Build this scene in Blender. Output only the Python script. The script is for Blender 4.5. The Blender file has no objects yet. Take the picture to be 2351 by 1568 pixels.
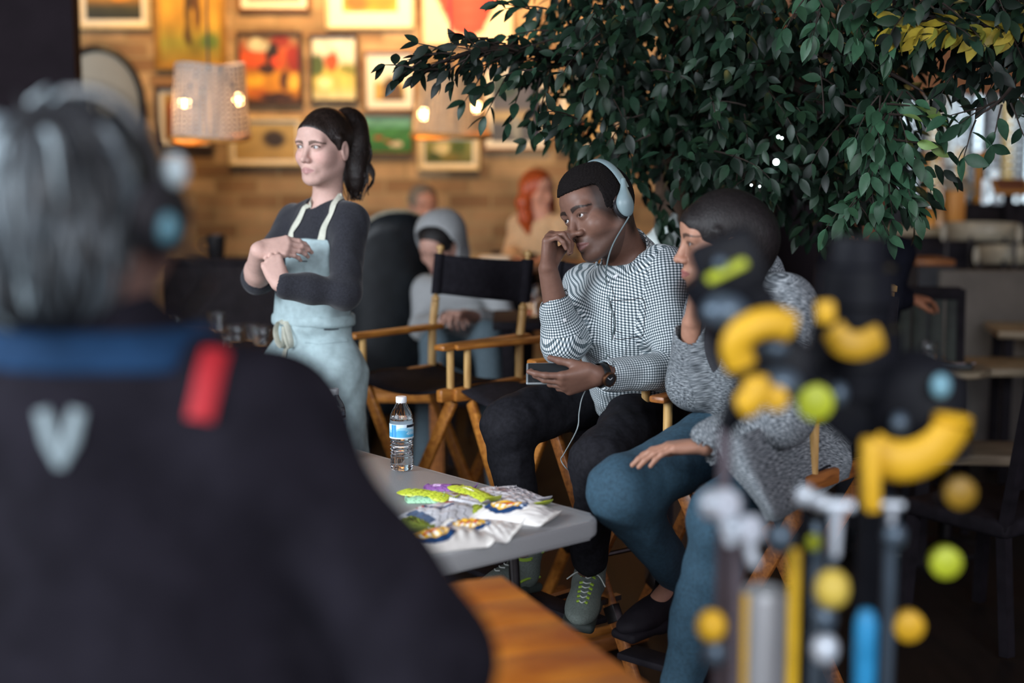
import bpy, bmesh, math, random
import numpy as np
from mathutils import Vector, Matrix

C = bpy.context.scene.collection
# ---------------------------------------------------------------- camera
W_, H_ = 2351, 1568
LENS = 51.0
FPX = LENS / 36.0 * W_
CAMZ = 1.62
HORIZON = 340.0
PITCH = math.atan((H_ / 2 - HORIZON) / FPX)
cam_d = bpy.data.cameras.new('camera')
cam = bpy.data.objects.new('camera', cam_d)
C.objects.link(cam)
cam.location = (0, 0, CAMZ)
cam.rotation_euler = (math.pi / 2 - PITCH, 0, 0)
cam_d.lens = LENS
cam_d.sensor_width = 36
cam_d.clip_start = 0.05
cam_d.dof.use_dof = True
cam_d.dof.focus_distance = 4.02
cam_d.dof.aperture_fstop = 1.15
bpy.context.scene.camera = cam
# ---------------------------------------------------------------- world, light, exposure
sc_ = bpy.context.scene
sc_.view_settings.view_transform = 'Standard'
sc_.view_settings.look = 'None'
sc_.view_settings.gamma = 1
sc_.view_settings.use_curve_mapping = False
sc_.view_settings.exposure = 0.0
wd = bpy.data.worlds.new('world')
sc_.world = wd
wd.use_nodes = True
wbg = wd.node_tree.nodes['Background']
wbg.inputs[0].default_value = (0.96, 0.82, 0.98, 1)
wbg.inputs[1].default_value = 0.50


def area(name, loc, target, sx, sy, power, col):
    l = bpy.data.lights.new(name, 'AREA')
    l.shape = 'RECTANGLE'
    l.size, l.size_y = sx, sy
    l.energy = power
    l.color = col
    o = bpy.data.objects.new(name, l)
    C.objects.link(o)
    o.location = loc
    d = Vector(target) - Vector(loc)
    o.rotation_euler = d.to_track_quat('-Z', 'Y').to_euler()
    return o


def spot(name, loc, target, power, col, ang=60, blend=.8, r=.08):
    l = bpy.data.lights.new(name, 'SPOT')
    l.energy = power
    l.color = col
    l.spot_size = math.radians(ang)
    l.spot_blend = blend
    l.shadow_soft_size = r
    o = bpy.data.objects.new(name, l)
    C.objects.link(o)
    o.location = loc
    d = Vector(target) - Vector(loc)
    o.rotation_euler = d.to_track_quat('-Z', 'Y').to_euler()
    return o


# daylight from the shop windows on the left, behind the photographer
area('window_daylight', (-4.6, 0.6, 2.7), (0.3, 4.3, 1.1), 3.4, 2.0, 500, (0.84, 0.92, 1.0))
area('window_daylight', (1.2, -2.6, 3.0), (0.5, 4.0, 0.9), 3.0, 1.6, 260, (0.86, 0.93, 1.0))
# warm ceiling picture lights washing the brick wall
WARM = (1.0, 0.60, 0.24)
for lx, lz, pw in ((-2.55, 2.6, 90), (-1.6, 2.65, 190), (-0.75, 2.7, 250), (0.15, 2.65, 190), (.72, 2.4, 65)):
    spot('picture_light', (lx, 8.2, 3.5), (lx, 9.3, lz), pw, WARM, 84, 1.0, .12)
# warm lamp over the dark dining area behind the tree
spot('picture_light', (3.2, 6.0, 3.3), (2.5, 8.6, .7), 60, (1.0, .72, .42), 95, 1.0, .15)
spot('picture_light', (2.15, 5.1, 3.2), (1.55, 4.3, 2.5), 26, (1.0, .78, .25), 80, 1.0, .05)

# added fill spot that brightens the front of the wine wall
spot('wine_rack_fill', (3.9, 11.2, 3.3), (4.5, 14.2, 1.6), 700, (.9, .95, 1.0), 60, .8, .2)

# ---------------------------------------------------------------- pixel <-> world
_F = np.array([0, math.cos(PITCH), -math.sin(PITCH)])
_U = np.array([0, math.sin(PITCH), math.cos(PITCH)])
_R = np.array([1.0, 0, 0])
CAM = np.array([0, 0, CAMZ])


def ray(px, py):
    return _F + _R * (px - W_ / 2) / FPX - _U * (py - H_ / 2) / FPX


def P(px, py, Y):
    d = ray(px, py)
    return CAM + d * (Y / d[1])


def PZ(px, py, z):
    d = ray(px, py)
    return CAM + d * ((z - CAMZ) / d[2])


def A(*v):
    return np.array(v, dtype=float)


def nrm(v):
    v = np.asarray(v, float)
    return v / (np.linalg.norm(v) + 1e-12)


# ---------------------------------------------------------------- scene objects
def tag(o, label=None, cat=None, group=None, kind=None):
    if label: o['label'] = label
    if cat: o['category'] = cat
    if group: o['group'] = group
    if kind: o['kind'] = kind
    return o


def thing(name, label, cat, loc=(0, 0, 0), group=None, rz=0.0):
    o = bpy.data.objects.new(name, None)
    C.objects.link(o)
    o.location = Vector(loc)
    o.rotation_euler = (0, 0, rz)
    o.empty_display_size = .05
    return tag(o, label, cat, group)


def link(name, me, mat, parent=None, world=True):
    """world=True: the mesh is given in world space, even when parented to an Empty that stands somewhere."""
    o = bpy.data.objects.new(name, me)
    C.objects.link(o)
    if mat is not None and len(me.materials) == 0:
        for m in (mat if isinstance(mat, (list, tuple)) else [mat]):
            me.materials.append(m)
    if parent is not None:
        o.parent = parent
        if world:
            inv = Matrix.Identity(4)
            chain = []
            p = parent
            while p is not None:
                chain.append(p)
                p = p.parent
            m = Matrix.Identity(4)
            for q in reversed(chain):
                m = m @ q.matrix_parent_inverse @ Matrix.LocRotScale(q.location, q.rotation_euler, q.scale)
            o.matrix_parent_inverse = m.inverted()
    return o


def dup(root, loc=None, rz=None, label=None, group=None):
    r = root.copy()
    C.objects.link(r)
    if loc is not None: r.location = Vector(loc)
    if rz is not None: r.rotation_euler = (0, 0, rz)
    if label: r['label'] = label
    if group: r['group'] = group
    for ch in list(root.children):
        c = ch.copy(); C.objects.link(c); c.parent = r
        for g in list(ch.children):
            d = g.copy(); C.objects.link(d); d.parent = c
    return r


def shade(me, smooth=True):
    me.polygons.foreach_set('use_smooth', np.full(len(me.polygons), smooth))
    me.update()


class MB:
    """collects simple shapes into one mesh"""
    def __init__(s):
        s.bm = bmesh.new()

    def box(s, c, size, rot=None, bev=0.0, seg=2):
        r = bmesh.ops.create_cube(s.bm, size=1.0)
        vs = r['verts']
        M = Matrix.Translation(Vector(c)) @ (rot.to_4x4() if rot is not None else Matrix.Identity(4)) @ Matrix.Diagonal((*size, 1))
        bmesh.ops.transform(s.bm, matrix=M, verts=vs)
        if bev > 0:
            es = list({e for v in vs for e in v.link_edges})
            bmesh.ops.bevel(s.bm, geom=es, offset=bev, segments=seg, affect='EDGES', profile=.5)
        return s

    def bar(s, a, b, w, h, up=(0, 0, 1), bev=0.0, seg=2):
        a, b = Vector(a), Vector(b)
        d = b - a
        y = d.normalized()
        x = y.cross(Vector(up))
        if x.length < 1e-4: x = y.cross(Vector((1, 0, 0)))
        x.normalize()
        z = x.cross(y)
        R = Matrix((x, y, z)).transposed()
        return s.box((a + b) / 2, (w, d.length, h), R, bev, seg)

    def tube(s, pts, r, n=10, caps=True, flat=None, up=(0, 0, 1)):
        """tube along pts; r number or list; flat=(fx,fy) squashes the section (x across, y along 'up')"""
        pts = [Vector(p) for p in pts]
        rr = list(r) if isinstance(r, (list, tuple, np.ndarray)) else [r] * len(pts)
        rings = []
        prevx = None
        for i, p in enumerate(pts):
            t = (pts[min(i + 1, len(pts) - 1)] - pts[max(i - 1, 0)]).normalized()
            u = Vector(up[i]) if isinstance(up, list) else Vector(up)
            if flat is None and prevx is not None:
                x = prevx - t * prevx.dot(t)
            else:
                x = t.cross(u)
            if x.length < 1e-4: x = t.cross(Vector((1, 0.1, 0)))
            x.normalize(); prevx = x
            y = x.cross(t)
            fx, fy = flat or (1, 1)
            rings.append([s.bm.verts.new(p + (x * math.cos(q) * fx + y * math.sin(q) * fy) * rr[i]) for q in (2 * math.pi * k / n for k in range(n))])
        for a, b in zip(rings, rings[1:]):
            for k in range(n):
                s.bm.faces.new((a[k], a[(k + 1) % n], b[(k + 1) % n], b[k]))
        if caps:
            s.bm.faces.new(rings[0][::-1]); s.bm.faces.new(rings[-1])
        return s

    def lathe(s, prof, c=(0, 0, 0), axis=(0, 0, 1), n=24, close=True):
        """prof = [(r, h)...] about axis through c"""
        z = Vector(axis).normalized()
        x = z.cross(Vector((0, 0, 1)))
        if x.length < 1e-3: x = Vector((1, 0, 0))
        x.normalize(); y = z.cross(x)
        c = Vector(c)
        rings = []
        for r, h in prof:
            rings.append([s.bm.verts.new(c + z * h + (x * math.cos(q) + y * math.sin(q)) * max(r, 1e-5)) for q in (2 * math.pi * k / n for k in range(n))])
        for a, b in zip(rings, rings[1:]):
            for k in range(n):
                s.bm.faces.new((a[k], a[(k + 1) % n], b[(k + 1) % n], b[k]))
        if close:
            s.bm.faces.new(rings[0][::-1]); s.bm.faces.new(rings[-1])
        return s

    def quad(s, *p):
        s.bm.faces.new([s.bm.verts.new(Vector(q)) for q in p])
        return s

    def ball(s, c, r, n=16, scale=(1, 1, 1), rot=None):
        q = bmesh.ops.create_uvsphere(s.bm, u_segments=n, v_segments=max(6, n // 2), radius=r)
        M = Matrix.Translation(Vector(c)) @ (rot.to_4x4() if rot is not None else Matrix.Identity(4)) @ Matrix.Diagonal((*scale, 1))
        bmesh.ops.transform(s.bm, matrix=M, verts=q['verts'])
        return s

    def prism(s, poly, z0, z1, bev=0.0, seg=3):
        a = [s.bm.verts.new((x, y, z0)) for x, y in poly]
        b = [s.bm.verts.new((x, y, z1)) for x, y in poly]
        n = len(poly)
        fs = [s.bm.faces.new(a[::-1]), s.bm.faces.new(b)]
        for k in range(n):
            fs.append(s.bm.faces.new((a[k], a[(k + 1) % n], b[(k + 1) % n], b[k])))
        if bev:
            es = [e for e in set(fs[0].edges) | set(fs[1].edges)]
            bmesh.ops.bevel(s.bm, geom=es, offset=bev, segments=seg, affect='EDGES', profile=.5)
        return s

    def build(s, name, mat, parent=None, smooth=True, world=True, angle=40):
        bmesh.ops.recalc_face_normals(s.bm, faces=s.bm.faces)
        me = bpy.data.meshes.new(name)
        if smooth:
            for f in s.bm.faces: f.smooth = True
            lim = math.radians(angle)
            for e in s.bm.edges:
                if len(e.link_faces) == 2 and e.calc_face_angle(0) > lim:
                    e.smooth = False
        s.bm.to_mesh(me)
        s.bm.free()
        return link(name, me, mat, parent, world)


def spline(pts, n=8):
    """Catmull-Rom through pts"""
    p = [np.asarray(q, float) for q in pts]
    p = [2 * p[0] - p[1]] + p + [2 * p[-1] - p[-2]]
    out = []
    for i in range(1, len(p) - 2):
        for k in range(n):
            t = k / n
            out.append(.5 * ((2 * p[i]) + (-p[i - 1] + p[i + 1]) * t + (2 * p[i - 1] - 5 * p[i] + 4 * p[i + 1] - p[i + 2]) * t * t + (-p[i - 1] + 3 * p[i] - 3 * p[i + 1] + p[i + 2]) * t ** 3))
    out.append(p[-2])
    return out


def round_rect(w, h, r, n=5):
    pts = []
    for cx, cy, a0 in ((w / 2 - r, h / 2 - r, 0), (-w / 2 + r, h / 2 - r, 90), (-w / 2 + r, -h / 2 + r, 180), (w / 2 - r, -h / 2 + r, 270)):
        for k in range(n + 1):
            a = math.radians(a0 + 90 * k / n)
            pts.append((cx + r * math.cos(a), cy + r * math.sin(a)))
    return pts


# ---------------------------------------------------------------- materials
def srgb(h):
    """'#rrggbb' -> linear rgb"""
    v = [int(h[i:i + 2], 16) / 255 for i in (1, 3, 5)]
    return tuple(((x + .055) / 1.055) ** 2.4 if x > .04045 else x / 12.92 for x in v)


def mat(name, col, rough=.6, metal=0.0, var=.15, scale=25.0, bump=0.0, bscale=250.0, stretch=(1, 1, 1), spec=.5,
        attr=None, emit=0.0, trans=0.0, ior=1.45, sheen=0.0, coat=0.0, alpha=1.0, sss=0.0):
    if isinstance(col, str): col = srgb(col)
    m = bpy.data.materials.new(name)
    m.use_nodes = True
    nt = m.node_tree
    b = nt.nodes['Principled BSDF']
    L = nt.links.new
    b.inputs['Roughness'].default_value = rough
    b.inputs['Metallic'].default_value = metal
    b.inputs['Specular IOR Level'].default_value = spec
    b.inputs['IOR'].default_value = ior
    b.inputs['Transmission Weight'].default_value = trans
    b.inputs['Sheen Weight'].default_value = sheen
    b.inputs['Coat Weight'].default_value = coat
    b.inputs['Alpha'].default_value = alpha
    if sss:
        b.inputs['Subsurface Weight'].default_value = sss
        b.inputs['Subsurface Radius'].default_value = (1, .35, .2)
        b.inputs['Subsurface Scale'].default_value = .006
    tc = nt.nodes.new('ShaderNodeTexCoord')
    mp = nt.nodes.new('ShaderNodeMapping')
    mp.inputs['Scale'].default_value = stretch
    L(tc.outputs['Object'], mp.inputs['Vector'])
    nz = nt.nodes.new('ShaderNodeTexNoise')
    nz.inputs['Scale'].default_value = scale
    nz.inputs['Detail'].default_value = 4
    L(mp.outputs[0], nz.inputs['Vector'])
    mx = nt.nodes.new('ShaderNodeMix')
    mx.data_type = 'RGBA'
    mx.blend_type = 'MULTIPLY'
    mx.inputs[0].default_value = 1.0
    rp = nt.nodes.new('ShaderNodeMapRange')
    rp.inputs[1].default_value = .3
    rp.inputs[2].default_value = .7
    rp.inputs[3].default_value = 1 - var
    rp.inputs[4].default_value = 1 + var
    L(nz.outputs[0], rp.inputs[0])
    if attr:
        at = nt.nodes.new('ShaderNodeAttribute')
        at.attribute_name = attr
        L(at.outputs['Color'], mx.inputs[6])
    else:
        mx.inputs[6].default_value = (*col, 1)
    L(rp.outputs[0], mx.inputs[7])
    L(mx.outputs[2], b.inputs['Base Color'])
    if emit:
        L(mx.outputs[2], b.inputs['Emission Color'])
        b.inputs['Emission Strength'].default_value = emit
    if bump:
        n2 = nt.nodes.new('ShaderNodeTexNoise')
        n2.inputs['Scale'].default_value = bscale
        n2.inputs['Detail'].default_value = 3
        L(mp.outputs[0], n2.inputs['Vector'])
        bp = nt.nodes.new('ShaderNodeBump')
        bp.inputs['Strength'].default_value = bump
        bp.inputs['Distance'].default_value = .004
        L(n2.outputs[0], bp.inputs['Height'])
        L(bp.outputs[0], b.inputs['Normal'])
    return m


def wood(name, c1, c2, rough=.45, scale=6.0, stretch=(1, 14, 14), coat=0.0):
    m = mat(name, c1, rough, var=.0, coat=coat)
    nt = m.node_tree
    b = nt.nodes['Principled BSDF']
    L = nt.links.new
    tc = nt.nodes.new('ShaderNodeTexCoord')
    mp = nt.nodes.new('ShaderNodeMapping')
    mp.inputs['Scale'].default_value = stretch
    L(tc.outputs['Object'], mp.inputs[0])
    nz = nt.nodes.new('ShaderNodeTexNoise')
    nz.inputs['Scale'].default_value = scale
    nz.inputs['Detail'].default_value = 6
    nz.inputs['Distortion'].default_value = .6
    L(mp.outputs[0], nz.inputs['Vector'])
    cr = nt.nodes.new('ShaderNodeValToRGB')
    cr.color_ramp.elements[0].position = .35
    cr.color_ramp.elements[1].position = .68
    cr.color_ramp.elements[0].color = (*srgb(c2), 1)
    cr.color_ramp.elements[1].color = (*srgb(c1), 1)
    L(nz.outputs[0], cr.inputs[0])
    L(cr.outputs[0], b.inputs['Base Color'])
    return m
# ---------------------------------------------------------------- smooth implicit surfaces -> one continuous mesh
F32 = np.float32


def _cap(a, b, ra, rb):
    a = np.asarray(a, F32); b = np.asarray(b, F32)
    ab = b - a
    L2 = float(ab @ ab) + 1e-9
    def f(p):
        q = p - a
        t = np.clip(q @ ab / L2, 0, 1)
        q = q - t[:, None] * ab
        return np.sqrt(np.einsum('ij,ij->i', q, q)) - (ra + (rb - ra) * t)
    return f


def _ell(c, r, ax):
    c = np.asarray(c, F32); r = np.asarray(r, F32); ax = np.asarray(ax, F32)
    def f(p):
        q = ((p - c) @ ax.T) / r
        k0 = np.sqrt(np.einsum('ij,ij->i', q, q)) + 1e-6
        q2 = q / r
        k1 = np.sqrt(np.einsum('ij,ij->i', q2, q2)) + 1e-6
        return k0 * (k0 - 1) / k1
    return f


def _box(c, h, ax, r):
    c = np.asarray(c, F32); h = np.asarray(h, F32) - r; ax = np.asarray(ax, F32)
    def f(p):
        q = np.abs((p - c) @ ax.T) - h
        m = np.maximum(q, 0)
        return np.sqrt(np.einsum('ij,ij->i', m, m)) + np.minimum(q.max(1), 0) - r
    return f


def _plane(p0, n):
    p0 = np.asarray(p0, F32); n = np.asarray(nrm(n), F32)
    def f(p):
        return (p - p0) @ n
    return f


def folds(amp, freq, seed=1, axis=None, n=5):
    """gentle cloth wrinkles: a few sine waves, mainly across 'axis'"""
    rs = np.random.RandomState(seed)
    W = rs.randn(n, 3)
    if axis is not None:
        a = nrm(axis)
        W = W - .75 * (W @ a)[:, None] * a
    W = (W / np.linalg.norm(W, axis=1)[:, None] * freq * rs.uniform(.6, 1.5, (n, 1))).astype(F32)
    ph = rs.uniform(0, 6.28, n).astype(F32)
    W2 = (rs.randn(n, 3) * freq * .35).astype(F32)
    def f(p):
        s = 0
        for i in range(n):
            s = s + np.sin(p @ W[i] + ph[i] + 1.2 * np.sin(p @ W2[i]))
        return s * (amp / n * 1.6)
    return f


IDA = np.eye(3)


class Field:
    def __init__(s):
        s.ops = []
        s.lo = np.full(3, 1e9)
        s.hi = np.full(3, -1e9)

    def _grow(s, c, r):
        s.lo = np.minimum(s.lo, np.asarray(c) - r)
        s.hi = np.maximum(s.hi, np.asarray(c) + r)

    def cap(s, a, b, ra, rb=None, k=.02, sub=False):
        rb = ra if rb is None else rb
        s.ops.append(('-' if sub else '+', k, _cap(a, b, ra, rb), 1.15))
        if not sub: s._grow(a, ra); s._grow(b, rb)
        return s

    def chain(s, pts, rs, k=.02):
        for i in range(len(pts) - 1):
            s.cap(pts[i], pts[i + 1], rs[i], rs[i + 1], k)
        return s

    def ell(s, c, r, ax=IDA, k=.02, sub=False):
        s.ops.append(('-' if sub else '+', k, _ell(c, r, ax), 2.0))
        if not sub: s._grow(c, max(r))
        return s

    def box(s, c, h, ax=IDA, r=.005, k=.01, sub=False):
        s.ops.append(('-' if sub else '+', k, _box(c, h, ax, r), 1.0))
        if not sub: s._grow(c, np.linalg.norm(h))
        return s

    def cut(s, p0, n, k=.004):
        s.ops.append(('x', k, _plane(p0, n), 1.0))
        return s

    def inside(s, other, off=0.0, k=.003):
        """keep only what lies inside the other field grown by off"""
        s.ops.append(('x', k, lambda p: other.ev(p) - off, 1.3))
        return s

    def outside(s, other, off=0.0, k=.003):
        s.ops.append(('-', k, lambda p: other.ev(p) - off, 1.3))
        return s

    def union(s, other, off=0.0, k=.003):
        s.ops.append(('+', k, lambda p: other.ev(p) - off, 1.3))
        s.lo = np.minimum(s.lo, other.lo - off); s.hi = np.maximum(s.hi, other.hi + off)
        return s

    def wave(s, fn):
        s.ops.append(('~', 0, fn, 0))
        return s

    def ev(s, p, ops=None):
        p = np.asarray(p, F32)
        d = np.full(len(p), 1e3, F32)
        for m, k, fn, _ in (s.ops if ops is None else ops):
            if m == '~':
                d = d + fn(p)
                continue
            b = fn(p)
            if m == '+':
                h = np.maximum(k - np.abs(d - b), 0) / k
                d = np.minimum(d, b) - h * h * (k * .25)
            else:
                if m == '-': b = -b
                h = np.maximum(k - np.abs(d - b), 0) / k
                d = np.maximum(d, b) + h * h * (k * .25)
        return d

    def hit(s, px, py, off=0.0, start=0.3, far=14.0):
        """first point of the surface along the camera ray of a pixel of the photograph"""
        d = nrm(ray(px, py))
        t = start
        for _ in range(400):
            p = CAM + d * t
            v = float(s.ev(p[None])[0])
            if v < 4e-4: break
            t += max(v * .6, 3e-4)
            if t > far: return None
        p = CAM + d * t
        return p + s.normal(p) * off

    def normal(s, p, e=2e-3):
        q = np.array([p + A(e, 0, 0), p - A(e, 0, 0), p + A(0, e, 0), p - A(0, e, 0), p + A(0, 0, e), p - A(0, 0, e)])
        v = s.ev(q)
        return nrm(A(v[0] - v[1], v[2] - v[3], v[4] - v[5]))

    def drop(s, p, off=0.0):
        """pull a point onto the surface"""
        p = np.asarray(p, float).copy()
        for _ in range(14):
            v = float(s.ev(p[None])[0])
            p = p - s.normal(p) * v * .8
        return p + s.normal(p) * off

    def polygonise(s, h, pad=.02):
        n = 16
        lo = s.lo - pad; hi = s.hi + pad
        B = n * h
        nb = np.ceil((hi - lo) / B).astype(int)
        ii = np.stack(np.meshgrid(*[np.arange(q) for q in nb], indexing='ij'), -1).reshape(-1, 3)
        ctr = (lo + (ii + .5) * B).astype(F32)
        hd = B * .5 * math.sqrt(3)
        dist = s.ev(ctr)
        act = ii[np.abs(dist) < hd * 1.5 + .012]
        tot = (nb * n + 4)
        ar = np.arange(-1, n + 1)
        gx, gy, gz = np.meshgrid(ar, ar, ar, indexing='ij')
        G = np.stack([gx, gy, gz], -1).reshape(-1, 3)
        m = n + 2
        Vk, Vp, Q = [], [], []
        cen = {}
        for b in act:
            base = b * n
            c0 = (lo + (base + n / 2) * h)[None].astype(F32)
            ops = []
            for o in s.ops:
                if o[0] == '~': ops.append(o); continue
                v = float(o[2](c0)[0])
                lim = (hd + h) * max(o[3], 1) + o[1] + .012
                if o[0] == '+' and v > lim: continue
                if o[0] == '-' and v > lim: continue
                if o[0] == 'x' and v < -lim: continue
                ops.append(o)
            if not ops: continue
            pts = (lo + (G + base) * h).astype(F32)
            D = s.ev(pts, ops).reshape(m, m, m)
            S = D < 0
            if S.all() or not S.any(): continue
            # cells (m-1)^3
            c = m - 1
            cnt = np.zeros((c, c, c), np.int16)
            pos = np.zeros((c, c, c, 3), F32)
            for ax in range(3):
                for u in (0, 1):
                    for v in (0, 1):
                        sl0 = [None] * 3; sl1 = [None] * 3
                        o1, o2 = [q for q in range(3) if q != ax]
                        sl0[ax] = slice(0, c); sl1[ax] = slice(1, c + 1)
                        sl0[o1] = sl1[o1] = slice(u, c + u)
                        sl0[o2] = sl1[o2] = slice(v, c + v)
                        d0 = D[tuple(sl0)]; d1 = D[tuple(sl1)]
                        cr = (d0 < 0) != (d1 < 0)
                        t = np.where(cr, d0 / np.where(cr, d0 - d1, 1), 0)
                        cnt += cr
                        pos[..., ax] += t * cr
                        if u: pos[..., o1] += cr
                        if v: pos[..., o2] += cr
            has = cnt > 0
            idx = np.argwhere(has)
            if len(idx) == 0: continue
            loc = pos[has] / cnt[has][:, None]
            gi = idx - 1 + base + 1
            key = (gi[:, 0].astype(np.int64) * tot[1] + gi[:, 1]) * tot[2] + gi[:, 2]
            Vk.append(key)
            Vp.append(lo + (idx - 1 + base + loc) * h)
            # faces on owned edges: corners 0..n-1 (array index 1..n)
            for ax in range(3):
                o1, o2 = [(1, 2), (2, 0), (0, 1)][ax]
                a0 = S[1:n + 1, 1:n + 1, 1:n + 1]
                sl = [slice(1, n + 1)] * 3
                sl[ax] = slice(2, n + 2)
                a1 = S[tuple(sl)]
                e = np.argwhere(a0 != a1)
                if len(e) == 0: continue
                fl = a0[tuple(e.T)]
                cc = e + base + 1      # global cell index (+1) with the same corner
                def kk(d1, d2):
                    q = cc.copy(); q[:, o1] += d1; q[:, o2] += d2
                    return (q[:, 0].astype(np.int64) * tot[1] + q[:, 1]) * tot[2] + q[:, 2]
                q = np.stack([kk(-1, -1), kk(0, -1), kk(0, 0), kk(-1, 0)], 1)
                q[~fl] = q[~fl][:, ::-1]
                Q.append(q)
        Vk = np.concatenate(Vk); Vp = np.concatenate(Vp); Q = np.concatenate(Q)
        uk, first = np.unique(Vk, return_index=True)
        Vp = Vp[first]
        qi = np.searchsorted(uk, Q)
        qi = np.clip(qi, 0, len(uk) - 1)
        ok = (uk[qi] == Q).all(1)
        return Vp, qi[ok]


def mesh_np(name, V, Q, smooth=True):
    me = bpy.data.meshes.new(name)
    me.vertices.add(len(V))
    me.vertices.foreach_set('co', np.asarray(V, F32).ravel())
    me.loops.add(Q.size)
    me.loops.foreach_set('vertex_index', Q.astype(np.int32).ravel())
    me.polygons.add(len(Q))
    me.polygons.foreach_set('loop_start', np.arange(0, Q.size, Q.shape[1], dtype=np.int32))
    me.polygons.foreach_set('loop_total', np.full(len(Q), Q.shape[1], np.int32))
    me.update(calc_edges=True)
    me.validate()
    shade(me, smooth)
    return me


def set_col(me, col, name='Col'):
    at = me.color_attributes.new(name, 'FLOAT_COLOR', 'POINT')
    c = np.ones((len(me.vertices), 4), F32)
    c[:, :3] = col
    at.data.foreach_set('color', c.ravel())


def relax(V, Q, it=2, lam=.5):
    n = len(V)
    e = np.concatenate([Q[:, [0, 1]], Q[:, [1, 2]], Q[:, [2, 3]], Q[:, [3, 0]]])
    for _ in range(it):
        acc = np.zeros_like(V); cnt = np.zeros(n)
        for k in range(3):
            acc[:, k] = np.bincount(e[:, 0], V[e[:, 1], k], n) + np.bincount(e[:, 1], V[e[:, 0], k], n)
        cnt = np.bincount(e[:, 0], minlength=n) + np.bincount(e[:, 1], minlength=n)
        V = V * (1 - lam) + lam * acc / np.maximum(cnt, 1)[:, None]
    return V


def uvify(o, bones):
    me = o.data
    V = np.array([v.co for v in me.vertices]); Q = np.array([list(p.vertices) for p in me.polygons])
    bone_uv(me, V, Q, bones)
    return o


def bone_uv(me, V, Q, bones):
    """uv in metres along and round the nearest bone: bones = [(a, b, ref, radius)]"""
    ctr = V[Q].mean(1)
    best = np.full(len(Q), 1e9); who = np.zeros(len(Q), int)
    for i, bn in enumerate(bones):
        a, b, ref, r = bn[:4]
        ra = bn[4] if len(bn) > 4 else r
        d = _cap(a, b, ra, ra)(ctr.astype(F32))
        w = d < best
        best[w] = d[w]; who[w] = i
    uv = np.zeros((len(Q), 4, 2))
    for i, bn in enumerate(bones):
        a, b, ref, r = bn[:4]
        f = who == i
        if not f.any(): continue
        ax = nrm(np.asarray(b) - np.asarray(a))
        x = nrm(np.asarray(ref) - ax * (np.asarray(ref) @ ax))
        y = np.cross(ax, x)
        if len(bn) > 5:          # flat patch over a bent joint
            q = V[Q[f]] - np.asarray(a)
            uv[f, :, 0] = q @ x; uv[f, :, 1] = q @ y
            continue
        q = V[Q[f]] - np.asarray(a)
        qc = ctr[f] - np.asarray(a)
        ac = np.arctan2(qc @ y, qc @ x)
        an = np.arctan2(q @ y, q @ x)
        an = ac[:, None] + (an - ac[:, None] + math.pi) % (2 * math.pi) - math.pi
        uv[f, :, 0] = an * r
        uv[f, :, 1] = q @ ax
    l = me.uv_layers.new(name='UVMap')
    l.data.foreach_set('uv', uv.astype(F32).ravel())


def biggest(V, Q):
    lab = np.arange(len(V))
    e = np.concatenate([Q[:, [0, 1]], Q[:, [1, 2]], Q[:, [2, 3]], Q[:, [3, 0]]])
    for _ in range(400):
        l0, l1 = lab[e[:, 0]], lab[e[:, 1]]
        d = l0 != l1
        if not d.any(): break
        m = np.minimum(l0[d], l1[d])
        new = lab.copy()
        np.minimum.at(new, l0[d], m); np.minimum.at(new, l1[d], m)      # hook the roots together
        new = new[new]; new = new[new]; new = new[new]
        lab = new
    while (lab[lab] != lab).any(): lab = lab[lab]
    u, c = np.unique(lab, return_counts=True)
    keep = lab == u[c.argmax()]
    idx = np.cumsum(keep) - 1
    q = Q[keep[Q].all(1)]
    return V[keep], idx[q]


def sdf_obj(name, F, h, m, parent, bones=None, paint=None, it=1):
    V, Q = F.polygonise(h)
    if name == 'body': V, Q = biggest(V, Q)
    if it: V = relax(V, Q, it)
    me = mesh_np(name, V, Q)
    if bones: bone_uv(me, V, Q, bones)
    if paint is not None: set_col(me, paint(V))
    return link(name, me, m, parent)


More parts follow.
